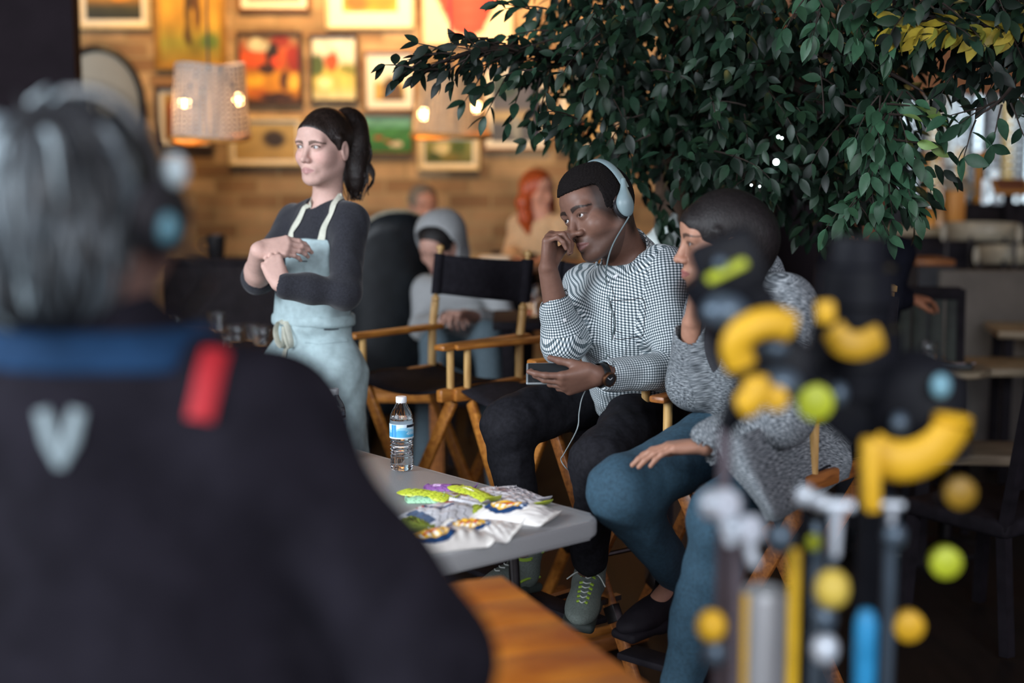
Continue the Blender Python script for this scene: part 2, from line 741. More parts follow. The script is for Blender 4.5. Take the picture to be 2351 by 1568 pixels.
# ---------------------------------------------------------------- people: heads and hands
class Head:
    def __init__(s, c, fwd, up=(0, 0, 1), sc=1.0, w=1.0):
        s.c = np.asarray(c, float)
        s.y = nrm(fwd)
        s.x = nrm(np.cross(s.y, np.asarray(up, float)))
        s.z = np.cross(s.x, s.y)
        s.ax = np.array([s.x, s.y, s.z])
        s.sc = sc
        s.w = w

    def L(s, x, y, z):
        return s.c + s.sc * (s.x * x * s.w + s.y * y + s.z * z)

    def loc(s, V):
        q = ((V - s.c) @ s.ax.T) / s.sc
        q[:, 0] /= s.w
        return q

    def R(s, *r):
        return tuple(q * s.sc * (s.w if i == 0 else 1) for i, q in enumerate(r))

    def add(s, F, nose=1.0, lip=1.0, jaw=1.0, lidopen=.0048, ears=True, chin=1.0):
        L, R, ax, k = s.L, s.R, s.ax, s.sc
        F.ell(L(0, -.014, .028), R(.075, .096, .087), ax, .02)
        F.ell(L(0, .012, -.042), R(.056, .072, .070), ax, .03)
        F.ell(L(0, .060, .045), R(.045, .027, .035), ax, .03)
        for q in (-1, 1):
            F.cap(L(.052 * q * jaw, -.012, -.05), L(.020 * q, .056, -.093), .019 * k, .015 * k, .03)
            F.ell(L(.042 * q, .046, -.028), R(.024, .030, .026), ax, .025)
        F.ell(L(0, .062, -.096), R(.021 * chin, .019, .017), ax, .02)
        F.cap(L(-.040, .070, .020), L(.040, .070, .020), .013 * k, k=.014)
        # sockets
        for q in (-1, 1):
            F.ell(L(.032 * q, .099, .003), R(.021, .017, .015), ax, .012, sub=True)
        # nose
        F.cap(L(0, .081, .008), L(0, .098, -.030), .0075 * k, .0095 * k, .012)
        F.ell(L(0, .101, -.034), R(.0105 * nose, .0115, .0095), ax, .007)
        for q in (-1, 1):
            F.ell(L(.0125 * q * nose, .090, -.037), R(.0075 * nose, .0105, .008), ax, .006)
            F.ell(L(.0065 * q * nose, .099, -.0455), R(.0035 * nose, .004, .003), ax, .003, sub=True)
        # mouth
        F.ell(L(0, .073, -.066), R(.026, .016, .017), ax, .016)
        for q in (-1, 1):
            F.cap(L(.022 * q, .0765, -.0675), L(.004 * q, .0885, -.0628), .0032 * k, .0052 * k * lip, .005)
            F.cap(L(.020 * q, .0765, -.0712), L(0, .0868, -.0742), .0035 * k, .0062 * k * lip, .005)
        for q in (-1, 1):
            F.cap(L(.024 * q, .082, -.0690), L(0, .0965, -.0686), .0014 * k, k=.0025, sub=True)
        # lids
        for q in (-1, 1):
            F.ell(L(.031 * q, .0690, .003), R(.0150, .0150, .0140), ax, .006)
            F.ell(L(.0315 * q, .0860, .0035), R(.0138, .0100, lidopen), ax, .0015, sub=True)
        if ears:
            for q in (-1, 1):
                F.ell(L(.0765 * q, -.014, -.010), R(.008, .018, .031), ax, .008)
                F.ell(L(.086 * q, -.010, -.006), R(.008, .010, .018), ax, .004, sub=True)
        return s

    def eyes(s, gaze, parent, iris='#3a2a1e', name='eye'):
        for q in (-1, 1):
            c = s.L(.031 * q, .0690, .003)
            r = .0127 * s.sc
            g = nrm(gaze)
            bm = bmesh.new()
            bmesh.ops.create_uvsphere(bm, u_segments=40, v_segments=28, radius=r)
            R_ = Vector(g).to_track_quat('Z', 'Y').to_matrix().to_4x4()
            bmesh.ops.transform(bm, matrix=Matrix.Translation(Vector(c)) @ R_, verts=bm.verts)
            me = bpy.data.meshes.new(name)
            for f in bm.faces: f.smooth = True
            bm.to_mesh(me); bm.free()
            V = np.array([v.co for v in me.vertices]) - c
            an = np.degrees(np.arccos(np.clip(V @ g / r, -1, 1)))
            col = np.tile(A(.40, .385, .375), (len(V), 1))
            col[an < 30] = srgb(iris)
            col[(an < 30) & (an > 26)] = A(*srgb(iris)) * .3
            col[an < 14] = (.006, .006, .006)
            set_col(me, col)
            link(name, me, MT['eye'], parent)


def hand(F, wrist, d, n, right=True, curl=(20, 25, 30, 35), sc=1.0, thumb=(.62, .62, .35), tcurl=25, spread=6, wr=.024, tn=None, bend=(1, 1.1, .7)):
    """five-fingered hand: d towards the fingers, n out of the palm; returns finger tips"""
    d = nrm(d)
    n = nrm(np.asarray(n, float) - d * (np.asarray(n, float) @ d))
    t = np.cross(d, n) * (1 if right else -1)
    w = np.asarray(wrist, float)
    k = sc
    offs = (.029, .0095, -.0100, -.0285)
    kn = (.090, .094, .088, .078)
    seg = ((.042, .026, .021), (.046, .030, .022), (.042, .028, .021), (.034, .021, .019))
    rad = (.0092, .0094, .0088, .0078)
    tips = []
    for i in range(4):
        base = w + d * .010 * k + t * offs[i] * .55 * k
        kp = w + d * kn[i] * k + t * offs[i] * k - n * .004 * k
        F.cap(base, kp, .0145 * k, .0118 * k, .014 * k)
        a = 0.0
        sp = math.radians(spread) * (1.5 - i) / 1.5
        dd = nrm(d * math.cos(sp) + t * math.sin(sp))
        p = kp
        c = curl[i] if not isinstance(curl[i], (tuple, list)) else None
        for j in range(3):
            a += math.radians((c * bend[j]) if c is not None else curl[i][j])
            q = p + (dd * math.cos(a) + n * math.sin(a)) * seg[i][j] * k
            F.cap(p, q, rad[i] * (1 - .09 * j) * k, rad[i] * (1 - .09 * (j + 1)) * k, .0055 * k)
            p = q
        tips.append((p, dd * math.cos(a) + n * math.sin(a), -dd * math.sin(a) * -1))
    # heel of the palm, thumb mound
    F.ell(w + d * .048 * k, (.036 * k, .045 * k, .014 * k), np.array([t, d, n]), .012 * k)
    tb = w + d * .022 * k + t * .024 * k + n * .008 * k
    td = nrm(d * thumb[0] + t * thumb[1] + n * thumb[2])
    p1 = tb + td * .042 * k
    F.cap(tb, p1, .0155 * k, .0118 * k, .014 * k)
    tx = nrm(tn if tn is not None else (d * .9 - t * .35 + n * .3))
    d2 = nrm(td * math.cos(math.radians(tcurl)) + nrm(tx - td * (tx @ td)) * math.sin(math.radians(tcurl)))
    p2 = p1 + d2 * .033 * k
    F.cap(p1, p2, .0110 * k, .0098 * k, .006 * k)
    d3 = nrm(d2 * math.cos(math.radians(tcurl)) + nrm(tx - d2 * (tx @ d2)) * math.sin(math.radians(tcurl)))
    p3 = p2 + d3 * .026 * k
    F.cap(p2, p3, .0100 * k, .0078 * k, .005 * k)
    tips.append((p3, d3, None))
    return tips


def skin_paint(head, base, lipc, brow=None, browc=(.02, .013, .01), beard=None, beardc=None, blush=None, browz=.0215, browt=.0042, lash=0.0, fade=0.0):
    base = A(*base); lipc = A(*lipc)
    def f(V):
        col = np.tile(base, (len(V), 1))
        q = head.loc(V)
        x, y, z = q[:, 0], q[:, 1], q[:, 2]
        near = (np.abs(x) < .095) & (y < .108) & (y > -.13) & (z > -.150) & (z < .13)
        def blend(m, c):
            m = (np.clip(m, 0, 1) * near)[:, None]
            col[:] = col * (1 - m) + np.asarray(c) * m
        if blush is not None:
            for s in (-1, 1):
                m = np.exp(-(((x - .042 * s) / .022) ** 2 + ((z + .028) / .018) ** 2)) * (y > .03)
                blend(m * .5, blush)
            m = np.exp(-((x / .014) ** 2 + ((z + .035) / .012) ** 2)) * (y > .07)
            blend(m * .35, blush)
        if beard is not None:
            m = (z < -.046) * (y > -.01) * np.clip((-.046 - z) / .012, 0, 1)
            up = np.exp(-(((z + .0555) / .006) ** 2) - (x / .03) ** 2) * (y > .06)
            blend(np.maximum(m * (z > -.13), up) * beard, beardc)
        e = (x / .026) ** 2 + ((z + .0683) / (.0108 - .004 * np.clip(np.abs(x) / .026, 0, 1))) ** 2
        blend(np.clip((1.05 - e) * 5, 0, 1) * (y > .06), lipc)
        if fade:
            s_ = .60 * (y - .094) - .66 * (z - .056)
            m = np.clip(1 - s_ / .022, 0, 1) * np.clip((.060 - y) / .02, 0, 1) * np.clip((np.abs(x) - .03) / .02, 0, 1)
            blend(m * fade, (.012, .009, .008))
        if lash:
            for s in (-1, 1):
                e2 = ((x - .0315 * s) / .0152) ** 2 + ((z - .0042) / .0068) ** 2
                m = np.clip((1.0 - np.abs(e2 - .78) / .50) * 1.6, 0, 1) * np.where(z > .0025, 1.0, .45) * (y > .04)
                blend(m * lash, browc)
        if brow:
            for s in (-1, 1):
                u = (x * s - .033) / .022
                zc = browz + .004 * (1 - (u - .15) ** 2) - .002 * np.clip(u, 0, 2)
                m = (np.abs(u) < 1) * np.clip((browt * (1.1 - .45 * u) - np.abs(z - zc)) / .0012, 0, 1) * (y > .03)
                blend(m * brow, browc)
        return col
    return f
# ---------------------------------------------------------------- materials
MT = {}
MT['eye'] = mat('eye_mat', (1, 1, 1), .30, var=.0, attr='Col', spec=.35)
MT['black_cloth'] = mat('black_canvas', (.014, .013, .017), .85, spec=.12, var=.25, scale=60, bump=.3, bscale=900)
MT['chairwood'] = wood('varnished_ash', '#b97a34', '#8a5220', .38, 5, (14, 2, 14))
MT['darkchairwood'] = wood('brown_varnish', '#9a5f2c', '#6b3d1b', .4, 5, (14, 2, 14))
MT['palewood'] = wood('pale_dowel', '#c9a468', '#a87f47', .45, 5, (14, 14, 2))
MT['steel'] = mat('dark_steel', (.09, .085, .085), .35, 1.0, var=.2)
MT['blackmetal'] = mat('black_metal', (.012, .012, .014), .4, 0.0, var=.2)
MT['floor'] = wood('dark_floor_boards', '#1b1412', '#100c0b', .5, 3, (6, .8, 1))
MT['ceil'] = mat('dark_ceiling', (.02, .017, .016), .9, var=.2, scale=4)
MT['pillar'] = mat('dark_pillar_paint', (.014, .010, .013), .8, spec=.1, var=.15, scale=5)
MT['dark'] = mat('dark_upholstery', (.012, .010, .013), .7, spec=.15, var=.3, scale=20, bump=.2)
MT['leather'] = mat('black_leather', (.010, .012, .014), .40, spec=.3, var=.3, scale=14, bump=.35, bscale=160)
MT['glass'] = mat('clear_glass', (.95, .97, .97), .02, var=0, trans=1.0, ior=1.45)
MT['water'] = mat('water', (.97, .98, .99), .01, var=0, trans=1.0, ior=1.33)
MT['pet'] = mat('clear_plastic', (.97, .98, .99), .04, var=0, trans=1.0, ior=1.25)
MT['white_plastic'] = mat('white_plastic', (.72, .74, .76), .35, var=.05)
MT['greytable'] = mat('grey_speckled_plastic', (.35, .36, .36), .42, var=.14, scale=420, bump=.12, bscale=600)
MT['col'] = mat('painted_surface', (1, 1, 1), .6, var=.06, scale=40, attr='Col')
MT['foil'] = mat('printed_film', (1, 1, 1), .33, var=.05, scale=60, attr='Col', spec=.6)


def brick_mat():
    m = mat('tan_stone_brick', (1, 1, 1), .85, var=0)
    nt = m.node_tree
    b = nt.nodes['Principled BSDF']
    L = nt.links.new
    tc = nt.nodes.new('ShaderNodeTexCoord')
    mp = nt.nodes.new('ShaderNodeMapping')
    mp.inputs['Rotation'].default_value = (math.pi / 2, 0, 0)
    L(tc.outputs['Object'], mp.inputs[0])
    br = nt.nodes.new('ShaderNodeTexBrick')
    br.inputs['Color1'].default_value = (*srgb('#b9986f'), 1)
    br.inputs['Color2'].default_value = (*srgb('#7c5c3e'), 1)
    br.inputs['Mortar'].default_value = (*srgb('#97805c'), 1)
    br.inputs['Scale'].default_value = 1.0
    br.inputs['Brick Width'].default_value = .27
    br.inputs['Row Height'].default_value = .095
    br.inputs['Mortar Size'].default_value = .008
    br.inputs['Bias'].default_value = 0
    L(mp.outputs[0], br.inputs['Vector'])
    nz = nt.nodes.new('ShaderNodeTexNoise')
    nz.inputs['Scale'].default_value = 3.2
    nz.inputs['Detail'].default_value = 5
    L(tc.outputs['Object'], nz.inputs['Vector'])
    rp = nt.nodes.new('ShaderNodeMapRange')
    rp.inputs[1].default_value = .3; rp.inputs[2].default_value = .7
    rp.inputs[3].default_value = .62; rp.inputs[4].default_value = 1.3
    L(nz.outputs[0], rp.inputs[0])
    mx = nt.nodes.new('ShaderNodeMix'); mx.data_type = 'RGBA'; mx.blend_type = 'MULTIPLY'
    mx.inputs[0].default_value = 1
    L(br.outputs[0], mx.inputs[6]); L(rp.outputs[0], mx.inputs[7])
    L(mx.outputs[2], b.inputs['Base Color'])
    bp = nt.nodes.new('ShaderNodeBump'); bp.inputs['Strength'].default_value = .6; bp.inputs['Distance'].default_value = .02
    L(nz.outputs[0], bp.inputs['Height']); L(bp.outputs[0], b.inputs['Normal'])
    return m


MT['brick'] = brick_mat()

# ---------------------------------------------------------------- the room
WY = 9.3
def struct(name, c, size, m, bev=0):
    o = MB().box(c, size, bev=bev).build(name, m, smooth=False)
    o['kind'] = 'structure'
    return o


struct('floor', (1.0, 6.0, -.05), (13.0, 17.0, .1), MT['floor'])
struct('wall_back', (-2.15, WY + .1, 1.9), (6.3, .2, 3.8), MT['brick'])
struct('wall_side', (.95, 12.0, 1.9), (.1, 5.0, 3.8), MT['pillar'])
struct('wall_left', (-5.35, 6.5, 1.9), (.1, 5.8, 3.8), MT['pillar'])
struct('ceiling', (1.0, 8.6, 3.85), (13.0, 12.4, .1), MT['ceil'])
pc = P(75, 300, 7.0)
struct('pillar', (P(186, 100, 7.36)[0] - .42, 7.3, 1.9), (.84, .12, 3.8), MT['pillar'], .004)
struct('wall_right', (7.0, 9, 1.9), (.1, 11, 3.8), MT['pillar'])
struct('wall_far', (4.0, 14.55, 1.9), (6.2, .1, 3.8), MT['pillar'])
# dropped bulkhead in the far dining room, brown timber
pb = P(2140, 215, 9.6)
o = MB().box((pb[0] + .8, 9.8, pb[2] + .6), (3.6, .4, 1.2)).build('beam', MT['darkchairwood'], smooth=False)
o['kind'] = 'structure'


# ---------------------------------------------------------------- pictures on the wall
def canvas_mesh(x0, x1, z0, z1, y, fn, nx=46, nz=46):
    xs = np.linspace(x0, x1, nx); zs = np.linspace(z1, z0, nz)
    X, Z = np.meshgrid(xs, zs)
    V = np.stack([X.ravel(), np.full(X.size, y), Z.ravel()], 1)
    i = np.arange(nx * nz).reshape(nz, nx)
    Q = np.stack([i[1:, :-1].ravel(), i[1:, 1:].ravel(), i[:-1, 1:].ravel(), i[:-1, :-1].ravel()], 1)
    U, T = np.meshgrid(np.linspace(0, 1, nx), np.linspace(0, 1, nz))
    me = mesh_np('canvas', V, Q, False)
    set_col(me, fn(U.ravel(), T.ravel()))
    return me


def hexc(h):
    return A(*srgb(h))


def paint_fn(bg, blobs, seed=0, noise=.12):
    """bg = [(t, colour)...] top to bottom; blobs = [(u, t, ru, rt, colour, soft)]"""
    rs = np.random.RandomState(seed)
    W = rs.randn(6, 2) * 9; ph = rs.rand(6) * 6.28
    def f(u, t):
        ts = [b[0] for b in bg]
        cs = np.array([hexc(b[1]) for b in bg])
        col = np.stack([np.interp(t, ts, cs[:, k]) for k in range(3)], 1)
        wob = sum(np.sin(u * W[i, 0] + t * W[i, 1] + ph[i]) for i in range(6)) / 6
        for (bu, bt, ru, rt, c, so) in blobs:
            e = ((u + wob * .05 - bu) / ru) ** 2 + ((t + wob * .05 - bt) / rt) ** 2
            m = np.clip((1.15 - e) / max(so, .05), 0, 1)[:, None]
            col = col * (1 - m) + hexc(c) * m
        return np.clip(col * (1 + noise * wob[:, None] * 2), 0, 1)
    return f


FRAMEM = {
    'cream': mat('cream_frame', '#d9bf8a', .5, var=.1), 'gold': mat('gold_frame', '#a97a2e', .4, .3, var=.2),
    'dark': mat('dark_wood_frame', '#3a2115', .5, var=.2), 'brown': mat('brown_frame', '#7a4c20', .5, var=.2),
    'mat': mat('picture_mount', '#e6dcc4', .8, var=.03),
}


def picture(x0, y0, x1, y1, frame, fw, fn, label, matw=0, Y=WY, canvas='canvas', group=None):
    a = P(x0, y1, Y - .03); b = P(x1, y0, Y - .03)
    xa, xb, za, zb = a[0], b[0], a[2], b[2]
    t = thing('framed_picture', label, 'picture', ((xa + xb) / 2, Y, za))
    w = fw / 361.0
    yf = Y - .028
    m = MB()
    for (cx, cz, sx, sz) in (((xa + xb) / 2, za + w / 2, xb - xa, w), ((xa + xb) / 2, zb - w / 2, xb - xa, w),
                             (xa + w / 2, (za + zb) / 2, w, zb - za - 2 * w), (xb - w / 2, (za + zb) / 2, w, zb - za - 2 * w)):
        m.box((cx, Y - .016, cz), (sx, .033, sz), bev=.004)
    m.build('frame', FRAMEM[frame], t)
    ia, ib, ja, jb = xa + w, xb - w, za + w, zb - w
    if matw:
        q = matw / 361.0
        MB().box(((ia + ib) / 2, Y - .008, (ja + jb) / 2), (ib - ia, .012, jb - ja)).build('mount', FRAMEM['mat'], t, smooth=False)
        ia += q; ib -= q; ja += q; jb -= q
    link('canvas', canvas_mesh(ia, ib, ja, jb, Y - .0165, fn), MT['col'], t)
    return t


# ---- the gallery
picture(176, -90, 341, 66, 'cream', 9, paint_fn([(0, '#c08a30'), (.55, '#a87830'), (.75, '#3b3a22'), (1, '#20241c')], [(.62, .52, .2, .1, '#e09020', .5)], 1),
        'dark landscape picture in cream frame beside the black pillar', 12)
picture(356, -120, 513, 160, 'gold', 12, paint_fn([(0, '#c28a2a'), (.6, '#c99a3a'), (.8, '#8d8a35'), (1, '#a07a2c')],
        [(.55, .3, .16, .22, '#4a2d18', .4), (.47, .55, .06, .22, '#42301c', .4), (.62, .52, .05, .2, '#5a3a1e', .4), (.45, .72, .05, .1, '#4a331e', .5), (.8, .78, .18, .08, '#5f7a35', .8)], 2, .2),
        'tall yellow painting of a dark striding figure in gold frame')
picture(545, -110, 710, 26, 'brown', 8, paint_fn([(0, '#c9b690'), (1, '#8f8473')], [(.5, .6, .4, .2, '#6a6257', .8)], 3), 'picture cut by the top edge with pale mount and brown frame', 14)
picture(748, -120, 950, 66, 'cream', 6, paint_fn([(0, '#c99a3c'), (1, '#d7a83a')], [(.3, .8, .3, .2, '#8f5f24', .7), (.7, .7, .3, .3, '#b9862c', .8)], 4), 'large white mounted picture with golden image at the top edge', 32)


def balloon(u, t):
    col = np.tile(hexc('#efd9ae'), (len(u), 1))
    e = np.abs(u - .5) < np.interp(t, [0, .3, .55, .9, .93], [.44, .44, .38, .16, .0])
    g = np.clip(1 - np.abs(u - .5) * 3.0, 0, 1)[:, None]
    red = hexc('#c02a18') * (1 - g) + hexc('#e8503a') * g
    col[e] = red[e]
    w = e & (t > .52) & (np.sin(t * 60) > .75)
    col[w] = hexc('#d8422c')
    return col


picture(966, -170, 1181, 106, 'brown', 5, balloon, 'white poster of a large red tapering shape above the branch', 0)
picture(545, 72, 693, 241, 'dark', 8, paint_fn([(0, '#8a7a55'), (.25, '#b5491c'), (.5, '#a8541a'), (.6, '#c8881e'), (.85, '#b8741a'), (1, '#4a2210')],
        [(.3, .14, .2, .1, '#d8cfa8', .5), (.68, .1, .2, .1, '#8a2a1a', .5), (.22, .36, .2, .12, '#d2501c', .5), (.55, .3, .13, .2, '#1c1310', .4), (.62, .42, .1, .08, '#c8401c', .4), (.9, .35, .12, .2, '#8f2416', .5),
         (.45, .5, .16, .08, '#3a1a10', .4), (.74, .68, .07, .16, '#4a2412', .4), (.25, .68, .15, .1, '#e0a828', .5), (.9, .7, .12, .14, '#e8b040', .5), (.3, .88, .2, .08, '#b05a14', .5), (.6, .92, .3, .06, '#321610', .5)], 5, .3),
        'red and orange abstract painting in dark frame behind the aproned woman')
picture(711, 79, 821, 235, 'dark', 7, paint_fn([(0, '#e6ddc0'), (.35, '#e8e0c4'), (.5, '#c8b24a'), (.8, '#c9b860'), (1, '#ddcf9a')],
        [(.1, .45, .22, .22, '#4a5a2a', .6), (.45, .38, .16, .17, '#b4501e', .4), (.5, .25, .05, .08, '#a04a20', .4), (.3, .75, .2, .1, '#e0d898', .6), (.8, .5, .2, .1, '#8a8a3a', .6)], 6, .15),
        'small landscape with red house in dark frame above the ponytail')
picture(836, 117, 952, 254, 'brown', 5, paint_fn([(0, '#c8d6d0'), (.5, '#e0d8b0'), (.6, '#d0b060'), (1, '#6a5228')],
        [(.55, .82, .36, .42, '#5a4024', .2), (.1, .8, .2, .3, '#c09a4a', .6)], 7), 'white mounted picture of a brown hill in thin frame', 18)
picture(818, 262, 948, 352, 'brown', 3, paint_fn([(0, '#6f9a86'), (.3, '#5a9a7a'), (.36, '#3c7a3c'), (1, '#2f6a2c')],
        [(.4, .62, .08, .07, '#a03a20', .4), (.7, .78, .12, .08, '#e0c8a8', .4), (.55, .7, .05, .05, '#c05030', .4)], 8, .2), 'green meadow painting with red spots right of the ponytail')
picture(526, 270, 692, 380, 'cream', 7, paint_fn([(0, '#b89a5c'), (1, '#b08c4c')], [(.62, .4, .2, .26, '#3a2c22', .7)], 9), 'pale picture with one dark blot left of the woman', 6)
picture(959, 306, 1101, 391, 'cream', 9, paint_fn([(0, '#8a8a4a'), (1, '#5a5a22')],
        [(.35, .35, .2, .3, '#d8c890', .6), (.72, .3, .2, .3, '#4a5a1e', .6), (.2, .7, .15, .2, '#3a4a1a', .6), (.55, .75, .2, .15, '#7a6a2a', .6)], 10), 'small green garden picture in thick cream frame, lowest under the pendant lamp', 7)
picture(1108, 150, 1264, 345, 'brown', 6, paint_fn([(0, '#4a4a55'), (.5, '#57565c'), (.62, '#b39a6a'), (.75, '#4f5258'), (1, '#575656')],
        [(.9, .5, .12, .6, '#2c2a3c', .4), (.5, .8, .1, .2, '#8a8a80', .6), (.3, .2, .3, .2, '#34443c', .8)], 11), 'grey blue picture with white mount beside the tree', 14)
picture(1280, 170, 1420, 345, 'brown', 5, paint_fn([(0, '#c0a060'), (1, '#caa468')], [(.3, .75, .3, .15, '#a0501e', .6), (.2, .85, .1, .15, '#4a6a2a', .5)], 12), 'white mounted picture half hidden by the tree leaves', 14)
picture(358, 196, 486, 342, 'dark', 9, paint_fn([(0, '#b08a4a'), (1, '#8a5a2a')], [(.3, .5, .2, .5, '#8a2a16', .5)], 13), 'dark framed picture half hidden behind the left pendant lamp', 10)

# oval mirror with a black rim
mc = P(226, 235, WY - .03)
t = thing('oval_mirror', 'oval mirror with thick black rim on the brick wall', 'mirror', (mc[0], WY, mc[2] - .36))
ring = [(mc[0] + .275 * math.cos(a), WY - .03, mc[2] + .335 * math.sin(a)) for a in np.linspace(0, 2 * math.pi, 49)]
MB().tube(ring, .022, 8, caps=False).build('rim', MT['blackmetal'], t)
m = MB()
vs = [m.bm.verts.new((mc[0] + .263 * math.cos(a), WY - .03, mc[2] + .323 * math.sin(a))) for a in np.linspace(0, 2 * math.pi, 48, endpoint=False)]
m.bm.faces.new(vs)
r = bmesh.ops.extrude_face_region(m.bm, geom=list(m.bm.faces))
bmesh.ops.translate(m.bm, vec=(0, .02, 0), verts=[v for v in r['geom'] if isinstance(v, bmesh.types.BMVert)])
m.build('glass', mat('mirror_glass', (.22, .20, .16), .5, .6, var=.1, scale=3), t)


# ---------------------------------------------------------------- pendant lamps (wire mesh / woven shades)
def weave_mat(name, col, hole, sx, sz, emit=0):
    m = mat(name, col, .7, var=.15, scale=40)
    nt = m.node_tree; L = nt.links.new
    b = nt.nodes['Principled BSDF']
    tc = nt.nodes.new('ShaderNodeTexCoord')
    sp = nt.nodes.new('ShaderNodeSeparateXYZ')
    L(tc.outputs['UV'], sp.inputs[0])
    outs = []
    for ch, s in ((0, sx), (1, sz)):
        mu = nt.nodes.new('ShaderNodeMath'); mu.operation = 'MULTIPLY'; mu.inputs[1].default_value = s
        fr = nt.nodes.new('ShaderNodeMath'); fr.operation = 'FRACT'
        gt = nt.nodes.new('ShaderNodeMath'); gt.operation = 'GREATER_THAN'; gt.inputs[1].default_value = hole
        L(sp.outputs[ch], mu.inputs[0]); L(mu.outputs[0], fr.inputs[0]); L(fr.outputs[0], gt.inputs[0])
        outs.append(gt.outputs[0])
    mx = nt.nodes.new('ShaderNodeMath'); mx.operation = 'MAXIMUM'
    L(outs[0], mx.inputs[0]); L(outs[1], mx.inputs[1])
    L(mx.outputs[0], b.inputs['Alpha'])
    b.inputs['Transmission Weight'].default_value = .0
    tr = nt.nodes.new('ShaderNodeBsdfTranslucent')
    tr.inputs[0].default_value = (*(srgb(col) if isinstance(col, str) else col), 1)
    return m


def shade_mesh(c, rt, rb, h, n=40, wav=.0, tilt=0.0):
    V, uv = [], []
    for j in range(7):
        f = j / 6
        for i in range(n + 1):
            a = 2 * math.pi * i / n
            r = rb + (rt - rb) * f
            r *= 1 + wav * math.sin(3 * a + 1.0) * (.3 + .7 * abs(f - .4))
            V.append((c[0] + r * math.cos(a), c[1] + r * math.sin(a), c[2] + h * f + wav * .25 * math.sin(2 * a) + tilt * math.cos(a)))
            uv.append((i / n, f))
    V = np.array(V)
    i = np.arange(7 * (n + 1)).reshape(7, n + 1)
    Q = np.stack([i[:-1, :-1].ravel(), i[:-1, 1:].ravel(), i[1:, 1:].ravel(), i[1:, :-1].ravel()], 1)
    me = mesh_np('shade', V, Q)
    l = me.uv_layers.new(name='UVMap')
    l.data.foreach_set('uv', np.array(uv)[Q.ravel()].astype(F32).ravel())
    return me


bulb_m = mat('lamp_bulb_glow', (1, .62, .28), .4, var=0, emit=22.0)
def pendant(px, ytop, ybot, wtop, wbot, Y, label, m, bulbs, power, wav=0.0, tilt=0.0):
    c = P(px, ybot, Y)
    s = FPX * 1.01 / Y
    h = (ybot - ytop) / s
    t = thing('pendant_lamp', label, 'lamp', c)
    link('lamp_shade', shade_mesh(c, wtop / s / 2, wbot / s / 2, h, wav=wav, tilt=tilt), m, t)
    rim = [(c[0] + wbot / s / 2 * math.cos(a), c[1] + wbot / s / 2 * math.sin(a), c[2] + wav * .25 * math.sin(2 * a) + tilt * math.cos(a)) for a in np.linspace(0, 2 * math.pi, 40)]
    MB().tube(rim, .012, 6, caps=False).build('shade_rim', RIMM, t)
    MB().tube([(c[0], c[1], c[2] + h * .9), (c[0], c[1], 3.8)], .006, 8).build('cord', MT['blackmetal'], t)
    for (bx, by) in bulbs:
        q = P(bx, by, Y)
        q[1] = Y
        b = MB().ball(q, .026, 14, (1, 1, 1.15)).build('bulb', bulb_m, t)
        MB().tube([(q[0], q[1], q[2] + .02), (q[0] * .4 + c[0] * .6, c[1], c[2] + h * .95)], .008, 6).build('bulb_stem', MT['blackmetal'], t)
        l = bpy.data.lights.new('lamp_light', 'POINT')
        l.energy = power; l.color = (1, .60, .25); l.shadow_soft_size = .03
        lo = bpy.data.objects.new('lamp_light', l); C.objects.link(lo); lo.location = q + A(0, -.04, -.01)
    return t


RIMM = mat('shade_rim_straw', '#c98a45', .7, var=.2)
pendant(483, 152, 320, 158, 178, 7.4, 'grey woven basket pendant lamp left of the aproned woman', weave_mat('grey_weave', '#b3a497', .42, 36, 15), [(424, 236), (548, 228)], 5, .06, .008)
pendant(1035, 176, 312, 140, 182, 7.4, 'clear wire mesh pendant lamp with two bright bulbs under the branch', weave_mat('cream_mesh', '#ab977c', .52, 44, 18), [(973, 262), (1094, 246)], 5, .04)
